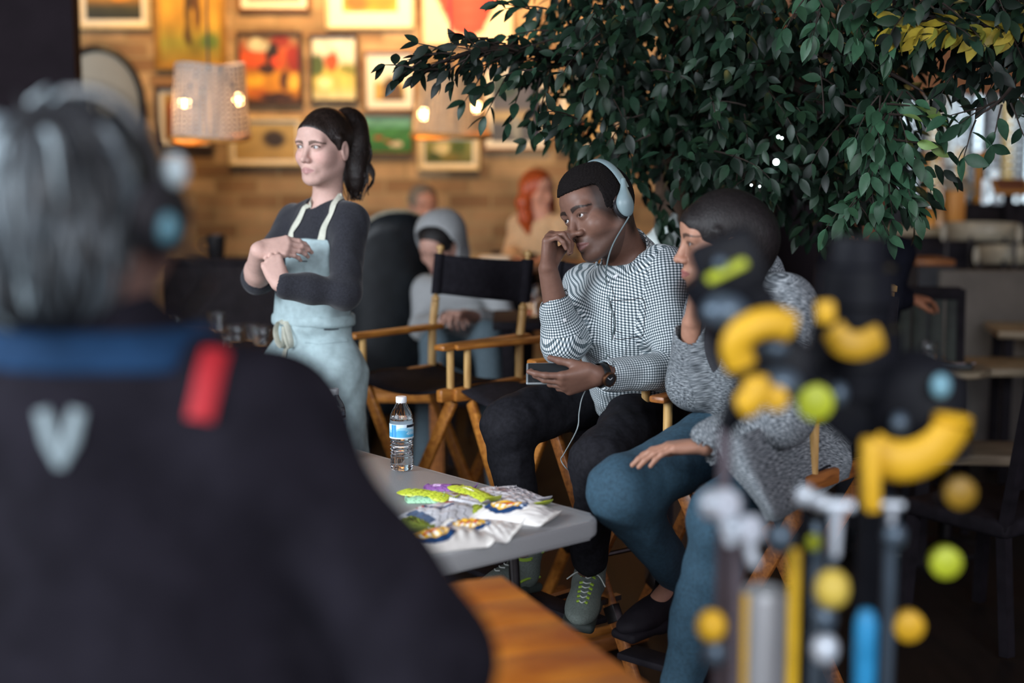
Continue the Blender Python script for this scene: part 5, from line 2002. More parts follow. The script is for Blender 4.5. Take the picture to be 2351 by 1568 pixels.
# ================================================================ near man, back to the camera, far out of focus
def near_man():
    t = thing('person', 'near man seen from behind, grey hair, dark navy jacket with red strap', 'person', (-.52, 1.72, 0))
    f = nrm(A(.30, .95, 0)); r = A(f[1], -f[0], 0); u = A(0, 0, 1)
    ax = np.array([r, f, u])
    hd = Head(P(206, 520, 1.72), (.42, .90, -.05), (0, 0, 1), 1.10)
    neck = P(190, 745, 1.73)
    chest = P(215, 1150, 1.74); waist = P(230, 1500, 1.76); pelvis = A(-.52, 1.78, .92)
    sr, sl = P(590, 985, 1.70), P(-215, 975, 1.80)
    er, wr = P(985, 1510, 1.66), A(-.14, 1.60, .90)
    el, wl = A(-.92, 1.86, 1.06), A(-.86, 2.06, .90)
    B = Field()
    hd.add(B, lidopen=.005)
    B.cap(hd.L(0, -.025, -.06), neck, .058, .062, .03)
    B.ell(chest, (.15, .09, .2), ax, .06).ell(waist, (.13, .09, .15), ax, .06).ell(pelvis, (.13, .09, .1), ax, .06)
    B.cap(neck, sl, .05, .05, .04).cap(neck, sr, .05, .05, .04)
    for a, b, c, rt in ((sl, el, wl, False), (sr, er, wr, True)):
        B.cap(a, b, .042, .036, .03).cap(b, c, .036, .027, .02)
        hand(B, c, nrm(c - b), nrm(A(-.3 if rt else .3, .2, -.9)), rt, (25, 28, 30, 32), 1.0)
    for q in (-1, 1):
        h = pelvis + r * .09 * q
        B.cap(h, h + A(.01, .02, -.42), .07, .05, .03).cap(h + A(.01, .02, -.42), h + A(0, 0, -.83), .05, .035, .02)
    sdf_obj('body', B, .005 / RES, SKIN_M, t, paint=skin_paint(hd, A(.14, .08, .065), (.15, .07, .06), .5))
    hd.eyes(f, t)
    # grey hair, brushed back in loose locks
    H = Field(); L, R = hd.L, hd.R
    H.ell(L(0, -.022, .036), R(.086, .108, .098), hd.ax, .02)
    H.ell(L(0, -.070, -.030), R(.078, .055, .078), hd.ax, .04)
    H.cut(L(0, .085, .055), hd.ax.T @ nrm(A(0, .66, -.55)), .012)
    H.cut(L(0, -.05, -.120), -u, .02)
    H.wave(folds(.008, 60, 17, u))
    sdf_obj('hair', H, .005 / RES, mat('dark_grey_hair', (.012, .014, .016), .6, var=.5, scale=40, bump=.4, bscale=200), t)
    rng = random.Random(11)
    tones = [mat('silver_strands', (.26, .325, .35), .5, var=.3), mat('iron_grey_strands', (.060, .075, .085), .5, var=.3), mat('dark_strands', (.018, .020, .022), .5, var=.3)]
    for q, (tm, cnt) in enumerate(zip(tones, (55, 80, 150))):
        m = MB()
        for k in range(cnt):
            a = rng.uniform(-1.5, 1.5); z0 = rng.uniform(-.03, .135)
            if q == 0 and a > .55 and rng.random() < .8: a -= 1.3
            ln = rng.uniform(.07, .13); sw = rng.uniform(-.22, .22); lift = rng.uniform(.004, .016)
            pts = []
            for w in np.linspace(0, 1, 6):
                aa = a + sw * w
                p = L(.093 * math.sin(aa), -.022 - .112 * math.cos(aa), z0 - ln * w)
                pts.append(H.drop(p, .002 + lift * math.sin(2.4 * w)))
            m.tube(pts, list(np.linspace(.0055, .0012, 6)), 5)
        for k in range(5 if q < 2 else 3):       # wisps standing up on the crown
            a = rng.uniform(0, 6.28); rr_ = rng.uniform(.0, .06)
            p = L(rr_ * math.sin(a), -.02 + rr_ * math.cos(a), .118)
            m.tube([p - hd.z * .02, p + A(rng.uniform(-.01, .01), 0, .012), p + A(rng.uniform(-.03, .03), -.01, .026)], [.005, .004, .001], 5)
        m.build('hair_strands', tm, t)['kind'] = 'stuff'
    # jacket
    S = Field()
    S.ell(chest, (.215, .135, .25), ax, .08)
    S.ell(waist + r * .03, (.265, .15, .25), ax, .08)
    S.ell(waist + r * .06 - u * .12, (.27, .15, .22), ax, .08)
    S.ell(pelvis, (.195, .14, .12), ax, .06)
    S.cap(neck - u * .075, sl, .085, .090, .07).cap(neck - u * .075, sr, .085, .088, .07)
    S.cap(sl, el, .090, .074, .06).cap(el, el + (wl - el) * .9, .072, .052, .04)
    S.cap(sr, er, .090, .078, .06).cap(er, er + (wr - er) * .9, .074, .054, .04)
    S.cap(neck - u * .08, neck + u * .012 - f * .006, .090, .082, .03)
    S.wave(folds(.008, 24, 61))
    S.cap(neck - u * .05, neck + u * .12, .068, .072, .01, sub=True)
    so = sdf_obj('jacket', S, .007 / RES, NAVY, t)
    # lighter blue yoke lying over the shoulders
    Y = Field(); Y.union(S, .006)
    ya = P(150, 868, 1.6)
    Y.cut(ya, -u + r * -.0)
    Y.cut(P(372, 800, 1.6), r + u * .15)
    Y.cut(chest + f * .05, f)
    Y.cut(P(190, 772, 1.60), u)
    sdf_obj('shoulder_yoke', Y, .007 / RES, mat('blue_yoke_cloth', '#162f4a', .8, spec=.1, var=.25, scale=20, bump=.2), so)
    ribbon(S, [(512, 750), (496, 815), (478, 890), (462, 965)], .031, .006, 'shoulder_strap', mat('red_webbing', '#960f1a', .75, var=.1, scale=60), so, .004)
    # pale V shaped emblem on the back
    wh = mat('pale_print', '#77868a', .6, var=.1)
    a, b, c = [(98, 942), (116, 1010), (138, 1072)], [(180, 942), (164, 1010), (142, 1072)], None
    m = MB()
    for px in (a, b):
        pts = [S.hit(x, y, .002) for x, y in px]
        ups = [Vector(S.normal(p)) for p in pts]
        m.tube(pts, [1.1, 1.2, .5], 10, True, (.0080, .0022), ups)
    m.build('emblem', wh, so)
    p = S.hit(146, 1082, .002)
    G = Field()
    for q in (-1, 1):
        h = pelvis + r * .09 * q
        G.cap(h, h + A(.01, .02, -.42), .095, .07, .05).cap(h + A(.01, .02, -.42), h + A(0, 0, -.80), .07, .055, .03)
    G.ell(pelvis, (.17, .125, .1), ax, .05)
    sdf_obj('trousers', G, .01 / RES, TROUS, t)
    for q in (-1, 1):
        h = pelvis + r * .09 * q
        shoe('shoe', A(h[0], h[1] - .05, .014), A(h[0], h[1] - .05, .014) + f * .25, u, MT['leather'], MT['blackmetal'], t)
    # headset over the right ear
    g = thing('headset', 'dark headset with modelled pale highlights over the right ear of the near man', 'headset', L(0, -.02, .13))
    arc = [L(.108 * math.sin(a), -.01, .015 + .128 * math.cos(a)) for a in np.linspace(-1.4, 1.45, 25)]
    MB().tube(arc, .008, 8).build('headband', MT['blackmetal'], g)
    for q in (-1, 1):
        c = L(.100 * q, -.012, .012); out = hd.x * q
        e = MB().lathe([(.012, -.012), (.040, -.012), (.046, .0), (.042, .016), (.026, .022), (.002, .022)], c, out, 28).build('earcup', MT['blackmetal'], g)
        if q > 0:
            pl = mat('pale_highlight', '#a9b8bb', .35, var=.05)
            MB().ball(P(404, 392, 1.66), .0125, 14, (1, .8, 1.5)).build('headband_highlight', pl, g)  # pale ball stands in for a highlight on the headset
            MB().ball(c + out * .020 - hd.y * .010 - hd.z * .012, .015, 14, (1, 1, 1.2)).build('earcup_highlight', mat('teal_highlight', '#4f7a86', .35, var=.05), e)  # teal ball stands in for a highlight on the earcup
            MB().tube(spline([c + out * .01 + hd.y * .02 - hd.z * .03, c + out * .02 + hd.y * .07 - hd.z * .07, L(.05, .11, -.09)], 6), .005, 8).build('microphone_boom', MT['blackmetal'], e)


near_man()


# ================================================================ people further back
def bg_person(label, base, head, fwd, skin, shoulder_l, shoulder_r, el, wl, er, wr, pelvis, knees, feet, topm, botm, hairfn, up=(0, 0, 1), h=.007, hsc=1.0, lipc=(.35, .16, .14)):
    t = thing('person', label, 'person', base)
    hd = Head(head, fwd, up, hsc)
    sl, sr = np.asarray(shoulder_l), np.asarray(shoulder_r)
    mid = (sl + sr) / 2
    rr = nrm(sr - sl); u0 = nrm(mid - pelvis); ff = nrm(np.cross(u0, rr)); ax = np.array([rr, ff, np.cross(rr, ff)])
    neck = mid + u0 * .045
    chest = mid * .68 + pelvis * .32; belly = mid * .25 + pelvis * .75
    B = Field(); hd.add(B)
    B.cap(hd.L(0, -.025, -.06), neck, .05, .055, .03)
    B.ell(chest, (.12, .08, .16), ax, .05).ell(belly, (.11, .08, .12), ax, .05).ell(pelvis, (.12, .09, .09), ax, .05)
    B.cap(neck, sl, .04, .04, .04).cap(neck, sr, .04, .04, .04)
    for a, b, c, rt in ((sl, el, wl, False), (sr, er, wr, True)):
        B.cap(a, b, .038, .034, .03).cap(b, c, .034, .025, .02)
        hand(B, c, nrm(nrm(c - b) + A(0, 0, -.1)), nrm(A(0, 0, -1) + ff * -.3), rt, (22, 25, 28, 30), .95)
    for q, (k, a) in enumerate(zip(knees, feet)):
        hp = pelvis + rr * (.085 if q else -.085)
        B.cap(hp, k, .065, .045, .03).cap(k, a, .045, .032, .02).cap(a, a + ff * .10 - A(0, 0, .04), .03, .024, .02)
    sdf_obj('body', B, h, SKIN_M, t, paint=skin_paint(hd, A(*skin), lipc, .6))
    S = Field()
    S.ell(chest, (.165, .115, .19), ax, .06).ell(belly, (.155, .120, .16), ax, .06).ell(pelvis + u0 * .02, (.165, .125, .09), ax, .05)
    for a, b, c in ((sl, el, wl), (sr, er, wr)):
        S.cap(neck - u0 * .05, a, .068, .066, .05).cap(a, b, .066, .052, .04).cap(b, b + (c - b) * .9, .052, .042, .03)
        S.cap(b + (c - b) * .8, c, .032, .034, .006, sub=True)
    S.wave(folds(.006, 34, int(abs(head[0]) * 100) % 90, u0))
    S.cap(neck - u0 * .03, neck + u0 * .1, .055, .06, .01, sub=True)
    sdf_obj('top', S, h * 1.15, topm, t)
    G = Field(); G.ell(pelvis, (.16, .12, .09), ax, .05)
    for q, (k, a) in enumerate(zip(knees, feet)):
        hp = pelvis + rr * (.085 if q else -.085)
        G.cap(hp, k, .088, .068, .04).cap(k, a, .066, .05, .03)
    sdf_obj('trousers', G, h * 1.4, botm, t)
    for a in feet:
        z = max(a[2] - .075, .014)
        shoe('shoe', A(a[0], a[1], z) - ff * .05 * A(1, 1, 0), A(a[0], a[1], z) + ff * A(1, 1, 0) * .20, A(0, 0, 1), MT['leather'], MT['blackmetal'], t)
    hairfn(hd, t)
    return t, hd, S


def hair_cap(m, vol=1.0, nback=(0, .66, -.6), extra=None):
    def f(hd, t):
        H = Field()
        H.ell(hd.L(0, -.018, .034), hd.R(.081 * vol, .102 * vol, .093 * vol), hd.ax, .02)
        H.cut(hd.L(0, .083, .052), hd.ax.T @ nrm(A(*nback)), .012)
        if extra: extra(H, hd)
        H.wave(folds(.003, 160, 7))
        sdf_obj('hair', H, .006, m, t)
    return f


def red_long(H, hd):
    L = hd.L
    for q in (-1, 1):
        H.chain([L(.07 * q, -.02, .03), L(.088 * q, -.02, -.06), L(.085 * q, .0, -.15), L(.075 * q, .02, -.22)], [.032, .040, .038, .018], .03)
    H.chain([L(0, -.09, .02), L(0, -.095, -.08), L(0, -.08, -.17)], [.05, .055, .03], .03)


CREAM = mat('cream_knit_sweater', '#cfae86', .9, var=.18, scale=60, bump=.4, bscale=300)
Yb = 8.1
cz = .78
bg_person('red haired woman in cream sweater seated at the high table by the brick wall', A(.15, 8.3, .75), P(1236, 440, Yb), (.62, -.75, -.05), (.55, .27, .18),
          P(1292, 520, Yb - .12), P(1196, 520, Yb + .12), P(1306, 590, Yb - .25), P(1250, 596, Yb - .48), P(1172, 590, Yb - .02), P(1190, 600, Yb - .34),
          A(.17, Yb + .10, .80), [A(.02, Yb - .30, .80), A(.26, Yb - .32, .80)], [A(.02, Yb - .2, .40), A(.26, Yb - .2, .40)], CREAM, TROUS,
          hair_cap(mat('red_hair', '#a8481a', .45, var=.35, scale=60, stretch=(1, 1, .2)), 1.04, (0, .8, -.45), red_long), hsc=1.0)
grey_h = mat('thin_grey_hair', '#7a6a58', .6, var=.3, scale=80)
DKJ = mat('black_suit_jacket', (.013, .011, .014), .75, spec=.1, var=.3, scale=30)
bg_person('older balding man in black jacket seated by the brick wall, behind the hooded person', A(-.62, 8.1, .75), P(972, 474, Yb), (.35, -.90, -.1), (.42, .21, .14),
          P(1010, 556, Yb - .05), P(912, 545, Yb + .05), P(1030, 640, Yb - .2), P(990, 650, Yb - .45), P(890, 640, Yb - .1), P(935, 655, Yb - .4),
          A(-.50, Yb + .10, .80), [A(-.62, Yb - .32, .80), A(-.38, Yb - .32, .80)], [A(-.62, Yb - .2, .40), A(-.38, Yb - .2, .40)], DKJ, TROUS,
          hair_cap(grey_h, 1.0, (0, .75, -.5)), hsc=1.0)
HOODIE = mat('heather_grey_hoodie', '#97999a', .9, var=.12, scale=120, bump=.3, bscale=500)


def hood(hd, t):
    H = Field()
    H.ell(hd.L(0, -.016, .034), hd.R(.080, .101, .093), hd.ax, .02)
    H.cut(hd.L(0, .094, .028), hd.ax.T @ nrm(A(0, .66, -.6)), .012)
    sdf_obj('hair', H, .006, HAIR_BLACK, t)
    F = Field()
    F.ell(hd.L(0, -.045, .030), hd.R(.118, .125, .125), hd.ax, .02)
    F.ell(hd.L(0, -.06, -.09), hd.R(.105, .09, .09), hd.ax, .05)
    F.ell(hd.L(0, .010, .020), hd.R(.094, .135, .107), hd.ax, .02, sub=True)
    F.ell(hd.L(0, .02, -.09), hd.R(.075, .11, .11), hd.ax, .02, sub=True)
    F.wave(folds(.004, 40, 3))
    sdf_obj('hood', F, .006, HOODIE, t)


Yh = 6.7
hp = PZ(1065, 800, .58)
bg_person('hunched person in grey hoodie with hood up, looking down at their lap', A(-.2, 6.95, .45), P(1006, 566, Yh - .12), (-.40, -.75, -.55), (.46, .26, .20),
          P(1128, 655, Yh - .02), P(980, 668, Yh + .18), P(1165, 745, Yh - .08), P(1066, 722, Yh - .40), P(968, 752, Yh + .1), P(1030, 728, Yh - .34),
          A(-.14, 7.0, .56), [P(1000, 790, 6.38), P(1120, 770, 6.30)], [A(-.40, 6.30, .10), A(-.06, 6.28, .10)], HOODIE, mat('grey_jeans', '#4b5a62', .85, var=.2, scale=90), hood, up=(-.1, -.3, 1), hsc=1.0)


def navy_person():
    Yn = 6.0
    DN = mat('navy_shirt', (.010, .011, .018), .85, spec=.08, var=.2, scale=30)
    bg_person('person in dark navy behind the tripods, hand on the striped chair back', A(1.5, 6.1, .45), P(1985, 468, Yn), (.35, -.93, -.05), (.36, .15, .08),
              P(2058, 585, Yn - .06), P(1915, 590, Yn + .06), P(2046, 690, Yn - .16), P(2088, 686, Yn - .10), P(1895, 700, Yn), P(1960, 740, Yn - .2),
              A(1.47, 6.12, .55), [A(1.36, 5.72, .56), A(1.62, 5.70, .56)], [A(1.36, 5.74, .10), A(1.62, 5.72, .10)], DN, TROUS, hair_cap(HAIR_BLACK), hsc=1.0)


navy_person()
# ---------------------------------------------------------------- furniture further back
def simple_table(name, label, x, y, z, sx, sy, m, rz=0, legm=None, th=.035):
    t = thing(name, label, 'table', (x, y, 0), rz=rz)
    MB().box((0, 0, z - th / 2), (sx, sy, th), bev=.005).build('tabletop', m, t, world=False)
    for a in (-1, 1):
        for b in (-1, 1):
            MB().box((a * (sx / 2 - .06), b * (sy / 2 - .06), (z - th) / 2), (.045, .045, z - th)).build('leg', legm or MT['dark'], t, world=False)
    return t


PALE = wood('pale_weathered_oak', '#9a8c74', '#6f634f', .5, 4, (1.5, 10, 10))
BROWNT = wood('warm_brown_top', '#8a5526', '#5f3616', .4, 4, (1.5, 10, 10))
# high table of the red haired woman
simple_table('high_table', 'warm brown high table in front of the red haired woman', .02, 7.42, 1.04, .95, .42, BROWNT)
q = PZ(1140, 552, 1.045)
o = MB().box((0, 0, .012), (.16, .12, .022), bev=.004).box((.01, 0, .029), (.15, .11, .010), bev=.002).build('menu_card', mat('white_paper', '#d9cdb8', .8, var=.05))
o.location = (q[0], 7.42, 1.0405); tag(o, 'pale stack of napkins on the high table left of the red haired woman', 'napkins')


def barstool(label, x, y, rz=0.0, back=True):
    t = thing('bar_stool', label, 'stool', (x, y, 0), rz=rz)
    MB().lathe([(.17, .0), (.185, .012), (.185, .035), (.16, .05), (.02, .052)], (0, 0, .66), n=24).build('seat', MT['dark'], t, world=False)
    for a in range(4):
        c, s = math.cos(a * 1.5708 + .785), math.sin(a * 1.5708 + .785)
        MB().tube([(c * .12, s * .12, .665), (c * .19, s * .19, .012)], .014, 8).build('leg', MT['blackmetal'], t, world=False)
    MB().tube([(.165 * math.cos(a), .165 * math.sin(a), .28) for a in np.linspace(0, 6.283, 25)], .009, 6, caps=False).build('foot_ring', MT['blackmetal'], t, world=False)
    if back:
        pts = [(.18 * math.cos(a), -.18 * math.sin(a) * 1.0, .95) for a in np.linspace(.3, 2.84, 13)]
        MB().tube(pts, [.09] * 13, 10, True, (1.0, .16), (0, 0, 1)).build('backrest', MT['dark'], t, world=False) if False else MB().tube(pts, [1] * 13, 10, True, (.018, .10), (0, 0, 1)).build('backrest', MT['dark'], t, world=False)
        for a in (.6, 2.54):
            MB().tube([(.15 * math.cos(a), -.15 * math.sin(a), .68), (.18 * math.cos(a), -.18 * math.sin(a), .90)], .012, 8).build('back_post', MT['blackmetal'], t, world=False)
    return t


barstool('black bar stool under the red haired woman', .17, 8.24, 3.0)
barstool('black bar stool under the older man in the black jacket', -.50, 8.24, 3.3)
q = P(1152, 520, 7.9)
barstool('empty black bar stool with curved back at the left end of the high table', q[0], 8.02, 2.2)

# wing chair with pale piping
def wing_chair():
    c = P(884, 640, 7.15)
    t = thing('wing_chair', 'black leather high backed chair with pale piping behind the aproned woman', 'chair', (c[0], 7.15, 0), rz=.35)
    # curved shell back
    n = 26
    V = []
    a0, a1 = math.radians(195), math.radians(345)
    for j in range(12):
        f = j / 11
        z = .34 + (.98) * f
        for i in range(n + 1):
            u = i / n
            a = a0 + (a1 - a0) * u
            top = 1.0 - .28 * (abs(u - .5) * 2) ** 2.4
            zz = .34 + (z - .34) * top
            r = .20 + .02 * f
            V.append((r * math.cos(a), r * .85 * math.sin(a) - .06 * f, zz))
    V = np.array(V)
    ix = np.arange(12 * (n + 1)).reshape(12, n + 1)
    Q = np.stack([ix[:-1, :-1].ravel(), ix[:-1, 1:].ravel(), ix[1:, 1:].ravel(), ix[1:, :-1].ravel()], 1)
    o = link('backrest', mesh_np('backrest', V, Q), MT['leather'], t, world=False)
    md = o.modifiers.new('t', 'SOLIDIFY'); md.thickness = .055; md.offset = 0
    pts = [V[ix[j, 0]] for j in range(12)] + [V[ix[11, i]] for i in range(1, n)] + [V[ix[11 - j, n]] for j in range(12)]
    MB().tube([tuple(p * A(1.05, 1.05, 1)) for p in pts], .013, 8).build('piping', mat('pale_piping', '#8f8a78', .6, var=.2), o, world=False)
    MB().box((0, .02, .40), (.36, .42, .16), bev=.04, seg=3).build('seat', MT['leather'], t, world=False)
    for s in (-1, 1):
        MB().box((s * .19, .03, .52), (.06, .38, .26), bev=.03, seg=3).build('armrest', MT['leather'], t, world=False)
        for b in (-1, 1):
            MB().tube([(s * .15, b * .16, .33), (s * .17, b * .18, .012)], [.022, .014], 8).build('leg', MT['blackmetal'], t, world=False)


wing_chair()
# the hooded person's plain chair
def plain_chair(name, label, x, y, rz, m, zback=.86, slats=False, seatz=.45, wd=.44):
    t = thing(name, label, 'chair', (x, y, 0), rz=rz)
    MB().box((0, 0, seatz - .03), (wd, .42, .06), bev=.02, seg=3).build('seat', m, t, world=False)
    for s in (-1, 1):
        MB().bar((s * (wd / 2 - .03), .18, seatz - .05), (s * (wd / 2 - .02), .20, .012), .035, .035, up=(0, 1, 0)).build('leg', m, t, world=False)
        MB().bar((s * (wd / 2 - .03), -.18, seatz - .05), (s * (wd / 2 - .02), -.22, .012), .035, .035, up=(0, 1, 0)).build('leg', m, t, world=False)
        MB().bar((s * (wd / 2 - .02), -.19, seatz - .03), (s * (wd / 2 - .02), -.27, zback), .035, .03, up=(0, 1, 0)).build('back_post', m, t, world=False)
    b = MB()
    if slats:
        for k in range(6):
            x_ = -wd / 2 + .055 + k * (wd - .11) / 5
            b.bar((x_, -.20, seatz + .06), (x_, -.262, zback - .04), .060, .012, up=(0, 1, 0), bev=.002)
        b.build('back_slats', STRIPE, t, world=False)
        MB().bar((-wd / 2 + .02, -.268, zback - .02), (wd / 2 - .02, -.268, zback - .02), .035, .06, up=(0, 0, 1), bev=.01).build('top_rail', m, t, world=False)
    else:
        b.bar((0, -.21, seatz + .10), (0, -.27, zback), wd - .04, .03, up=(0, 1, 0), bev=.01)
        b.build('backrest', m, t, world=False)
    return t


STRIPE = mat('grey_green_slats', '#20281f', .6, var=.5, scale=14)
plain_chair('dining_chair', 'dark dining chair under the hooded person', -.14, 7.02, 3.0, MT['dark'], .8)
# dark banquette along the wall with a cup on its ledge
q = P(520, 612, 7.8)
t = thing('banquette', 'dark upholstered bench below the brick wall at the left', 'bench', (q[0] + .18, 7.9, 0))
MB().box((0, .25, q[2] / 2), (1.2, .18, q[2]), bev=.03, seg=3).build('backrest', MT['dark'], t, world=False)
MB().box((0, -.08, .23), (1.2, .50, .46), bev=.03, seg=3).build('seat', MT['dark'], t, world=False)
MB().box((0, .25, q[2] + .01), (1.22, .21, .025), bev=.005).build('ledge', MT['dark'], t, world=False)
c = P(497, 603, 8.15)
t = thing('cup', 'black cup standing on the ledge of the dark bench', 'cup', (c[0], 8.15, q[2] + .0225))
MB().lathe([(.040, 0), (.044, .004), (.056, .125), (.052, .125), (.040, .012), (.002, .012)], n=24).build('cup_body', MT['blackmetal'], t, world=False)
MB().tube(spline([(-.050, 0, .10), (-.085, 0, .09), (-.085, 0, .05), (-.045, 0, .03)], 5), .007, 8).build('handle', MT['blackmetal'], t, world=False)
# glass beside the canvas backed chair, on a small dark table
q = P(1222, 728, 5.9)
simple_table('side_table', 'small dark table behind the seated man with one tall glass', q[0] + .05, 5.95, q[2], .42, .42, MT['dark'])
o = make_glass('tall_glass', "tall glass on the small dark table right of the canvas chair back", None, .13, .034)
o.location = (q[0], 5.92, q[2] + .0005)
q2 = P(1250, 726, 5.9)
o = MB().lathe([(.02, 0), (.034, .004), (.036, .05), (.028, .062), (.002, .064)], n=20).build('tea_light', mat('amber_glass', '#8a5a32', .2, var=.2))
o.location = (q2[0], 5.98, q2[2] + .0005); tag(o, 'small amber tea light holder beside the tall glass', 'candle')

# ---------------------------------------------------------------- right hand side: the far dining room
# bright shop window behind the wine racks
wy = 14.3
x0, x1 = P(2060, 300, wy)[0], P(2420, 300, wy)[0]
zt, zb = P(2200, 205, wy)[2], P(2200, 470, wy)[2]
GLOW = mat('daylit_window_glass', (.62, .74, .82), .3, var=.35, scale=1.6, emit=2.2)
o = MB().box(((x0 + x1) / 2, wy + .12, (zt + zb) / 2), (x1 - x0, .02, zt - zb)).build('window_1', GLOW, smooth=False); o['kind'] = 'structure'
m = MB()
for k in range(7):
    xx = x0 + (x1 - x0) * k / 6
    m.box((xx, wy + .09, (zt + zb) / 2), (.05, .06, zt - zb))
fr_ = m.build('window_frame', MT['blackmetal'], o)
rack = thing('wine_rack', 'tall black wine rack before the bright window at the far right', 'rack', ((x0 + x1) / 2, wy, 0))
WCOL = [(2075, '#7c8086', 15), (2108, '#56585e', 15), (2147, '#d8b45e', 18), (2172, '#a8a49e', 13), (2188, '#e8f2f6', 20), (2207, '#b9bfc6', 22), (2238, '#8f9aa4', 17), (2286, '#a9adb2', 20), (2316, '#d3b46c', 20), (2341, '#8d949c', 18)]
for px in (2062, 2092, 2128, 2160, 2178, 2222, 2262, 2300, 2331):
    a = P(px, 340, wy - .05)
    MB().box((a[0], wy - .02, 1.2), (.035 if px != 2262 else .07, .05, 2.4)).build('post', MT['blackmetal'] if px != 2160 else MT['darkchairwood'], rack)
for z in (.02, 2.38):
    MB().box(((x0 + x1) / 2, wy - .02, z), (x1 - x0, .07, .035)).build('rail', MT['blackmetal'], rack)
wb = None
WMS = {}
for (px, c, w) in WCOL:
    for k in range(13):
        py = 222 + k * 18.5
        a = P(px, py, wy - .12)
        r = w / 236.0 / 2 * .95
        if wb is None:
            wb_me = MB().lathe([(.42, 0), (1, .02), (1, .16), (.8, .22), (.38, .30), (.36, .40), (.02, .40)], (0, .2, 0), (0, -1, 0), 14).build('wine_bottle', MT['white_plastic'])
            wb = wb_me.data; bpy.data.objects.remove(wb_me)
        cc = c
        if px == 2207 and k > 6: cc = '#cda04a'
        if px == 2188 and k == 9: cc = '#40464c'
        if cc not in WMS:
            me = wb.copy(); me.materials.clear(); me.materials.append(mat('bottle_end', cc, .35, var=.15)); WMS[cc] = me
        o = bpy.data.objects.new('wine_bottle', WMS[cc]); C.objects.link(o)
        o.location = (a[0], wy - .10, a[2]); o.scale = (r, .55, r)
        nm = {'#7c8086': 'grey capped', '#56585e': 'dark grey capped', '#d8b45e': 'yellow capped', '#a8a49e': 'dull silver capped', '#e8f2f6': 'bright white capped', '#b9bfc6': 'pale grey capped',
              '#8f9aa4': 'blue grey capped', '#a9adb2': 'silver capped', '#d3b46c': 'straw yellow capped', '#8d949c': 'steel grey capped', '#cda04a': 'amber capped', '#40464c': 'black capped'}[cc]
        tag(o, nm + ' wine bottle lying end-on in the far wine rack', 'wine bottle', nm + ' bottles in the wine rack')
# host counter, posts, boards
q = P(2150, 520, 8.6)
t = thing('service_counter', 'dark service counter with pale edge in front of the wine racks', 'counter', (q[0], 8.7, 0))
MB().box((q[0] - .02, 8.75, q[2] - .03), (.46, .40, .05), bev=.01).build('countertop', PALE, t)
MB().box((q[0] - .02, 8.76, (q[2] - .055) / 2), (.42, .36, q[2] - .055)).build('cabinet', MT['dark'], t)
a, b = P(2172, 508, 8.62), P(2210, 445, 8.62)
o = MB().box(((a[0] + b[0]) / 2, 8.64, (a[2] + b[2]) / 2 + .01), (b[0] - a[0], .16, b[2] - a[2] + .02), bev=.003).build('wooden_box', wood('orange_box', '#c98e45', '#a86c2c', .5, 4, (4, 4, 1)))
o.location = (0, 0, .0); tag(o, 'orange wooden box standing on the service counter', 'box')
for px, cl, hh in ((2120, '#6a4a2a', 446), (2138, '#c8862a', 470), (2160, '#b08a62', 462)):
    a, b = P(px, 511, 8.58), P(px, hh, 8.58)
    o = MB().lathe([(.022, 0), (.028, .005), (.028, (b[2] - a[2]) * .55), (.011, (b[2] - a[2]) * .75), (.011, b[2] - a[2])], (0, 0, 0), n=14).build('syrup_bottle', mat('amber_bottle', cl, .25, var=.1))
    o.location = (a[0], 8.60, q[2] - .004)
    tag(o, {2120: 'dark brown bottle, leftmost on the service counter', 2138: 'golden bottle in the middle on the service counter', 2160: 'pale brown slim bottle beside the orange box'}[px], 'bottle', 'bottles on the service counter')
OR = wood('honey_timber', '#c08432', '#935c1e', .45, 4, (8, 8, 1.5))
for k, (px, yt, yb, lb) in enumerate(((2124, 348, 440, 'honey coloured bent timber post left of the wine rack'), (2244, 348, 440, 'honey coloured bent timber post right of centre before the wine racks'))):
    a, b = P(px, yb, 9.6), P(px, yt, 9.6)
    t = thing('timber_post', lb, 'post', (a[0], 9.6, 0))
    MB().box((a[0], 9.6, b[2] / 2), (.046, .05, b[2]), bev=.004).build('upright', OR, t)
    MB().box((a[0] + .055, 9.6, b[2] - .024), (.07, .05, .05), bev=.004).build('cross_arm', OR, t)
# menu lectern boards
for (px, py, sx, rz, lb, c) in ((2198, 425, .20, .25, 'grey slanted menu board behind the service counter', '#8c8272'), (2320, 428, .22, -.1, 'wooden tray with brown menu lying on the dark bar', '#a8733a')):
    a = P(px, py, 9.0)
    t = thing('menu_board', lb, 'menu board', (a[0], 9.0, 0))
    R_ = Matrix.Rotation(rz, 3, 'Z') @ Matrix.Rotation(.55, 3, 'X')
    MB().box(a * A(1, 0, 1) + A(0, 9.0, 0), (sx, .16, .018), R_, .003).build('board', mat('menu_wood', c, .6, var=.15), t)
    MB().box(a * A(1, 0, 1) + A(0, 8.998, .0105), (sx * .78, .115, .006), R_, .001).build('page', mat('menu_page', '#6a3f2a' if px > 2300 else '#9a9080', .7, var=.1), t)
    MB().box((a[0], 9.03, (a[2] - .04) / 2), (.05, .05, a[2] - .04)).build('stand', MT['dark'], t)
q = P(2275, 470, 9.05)
t = thing('bar_counter', 'long dark bar counter under the menu tray at the far right', 'counter', (q[0], 9.2, 0))
MB().box((q[0] + .25, 9.25, q[2] / 2), (.95, .34, q[2]), bev=.006).build('cabinet', MT['dark'], t)
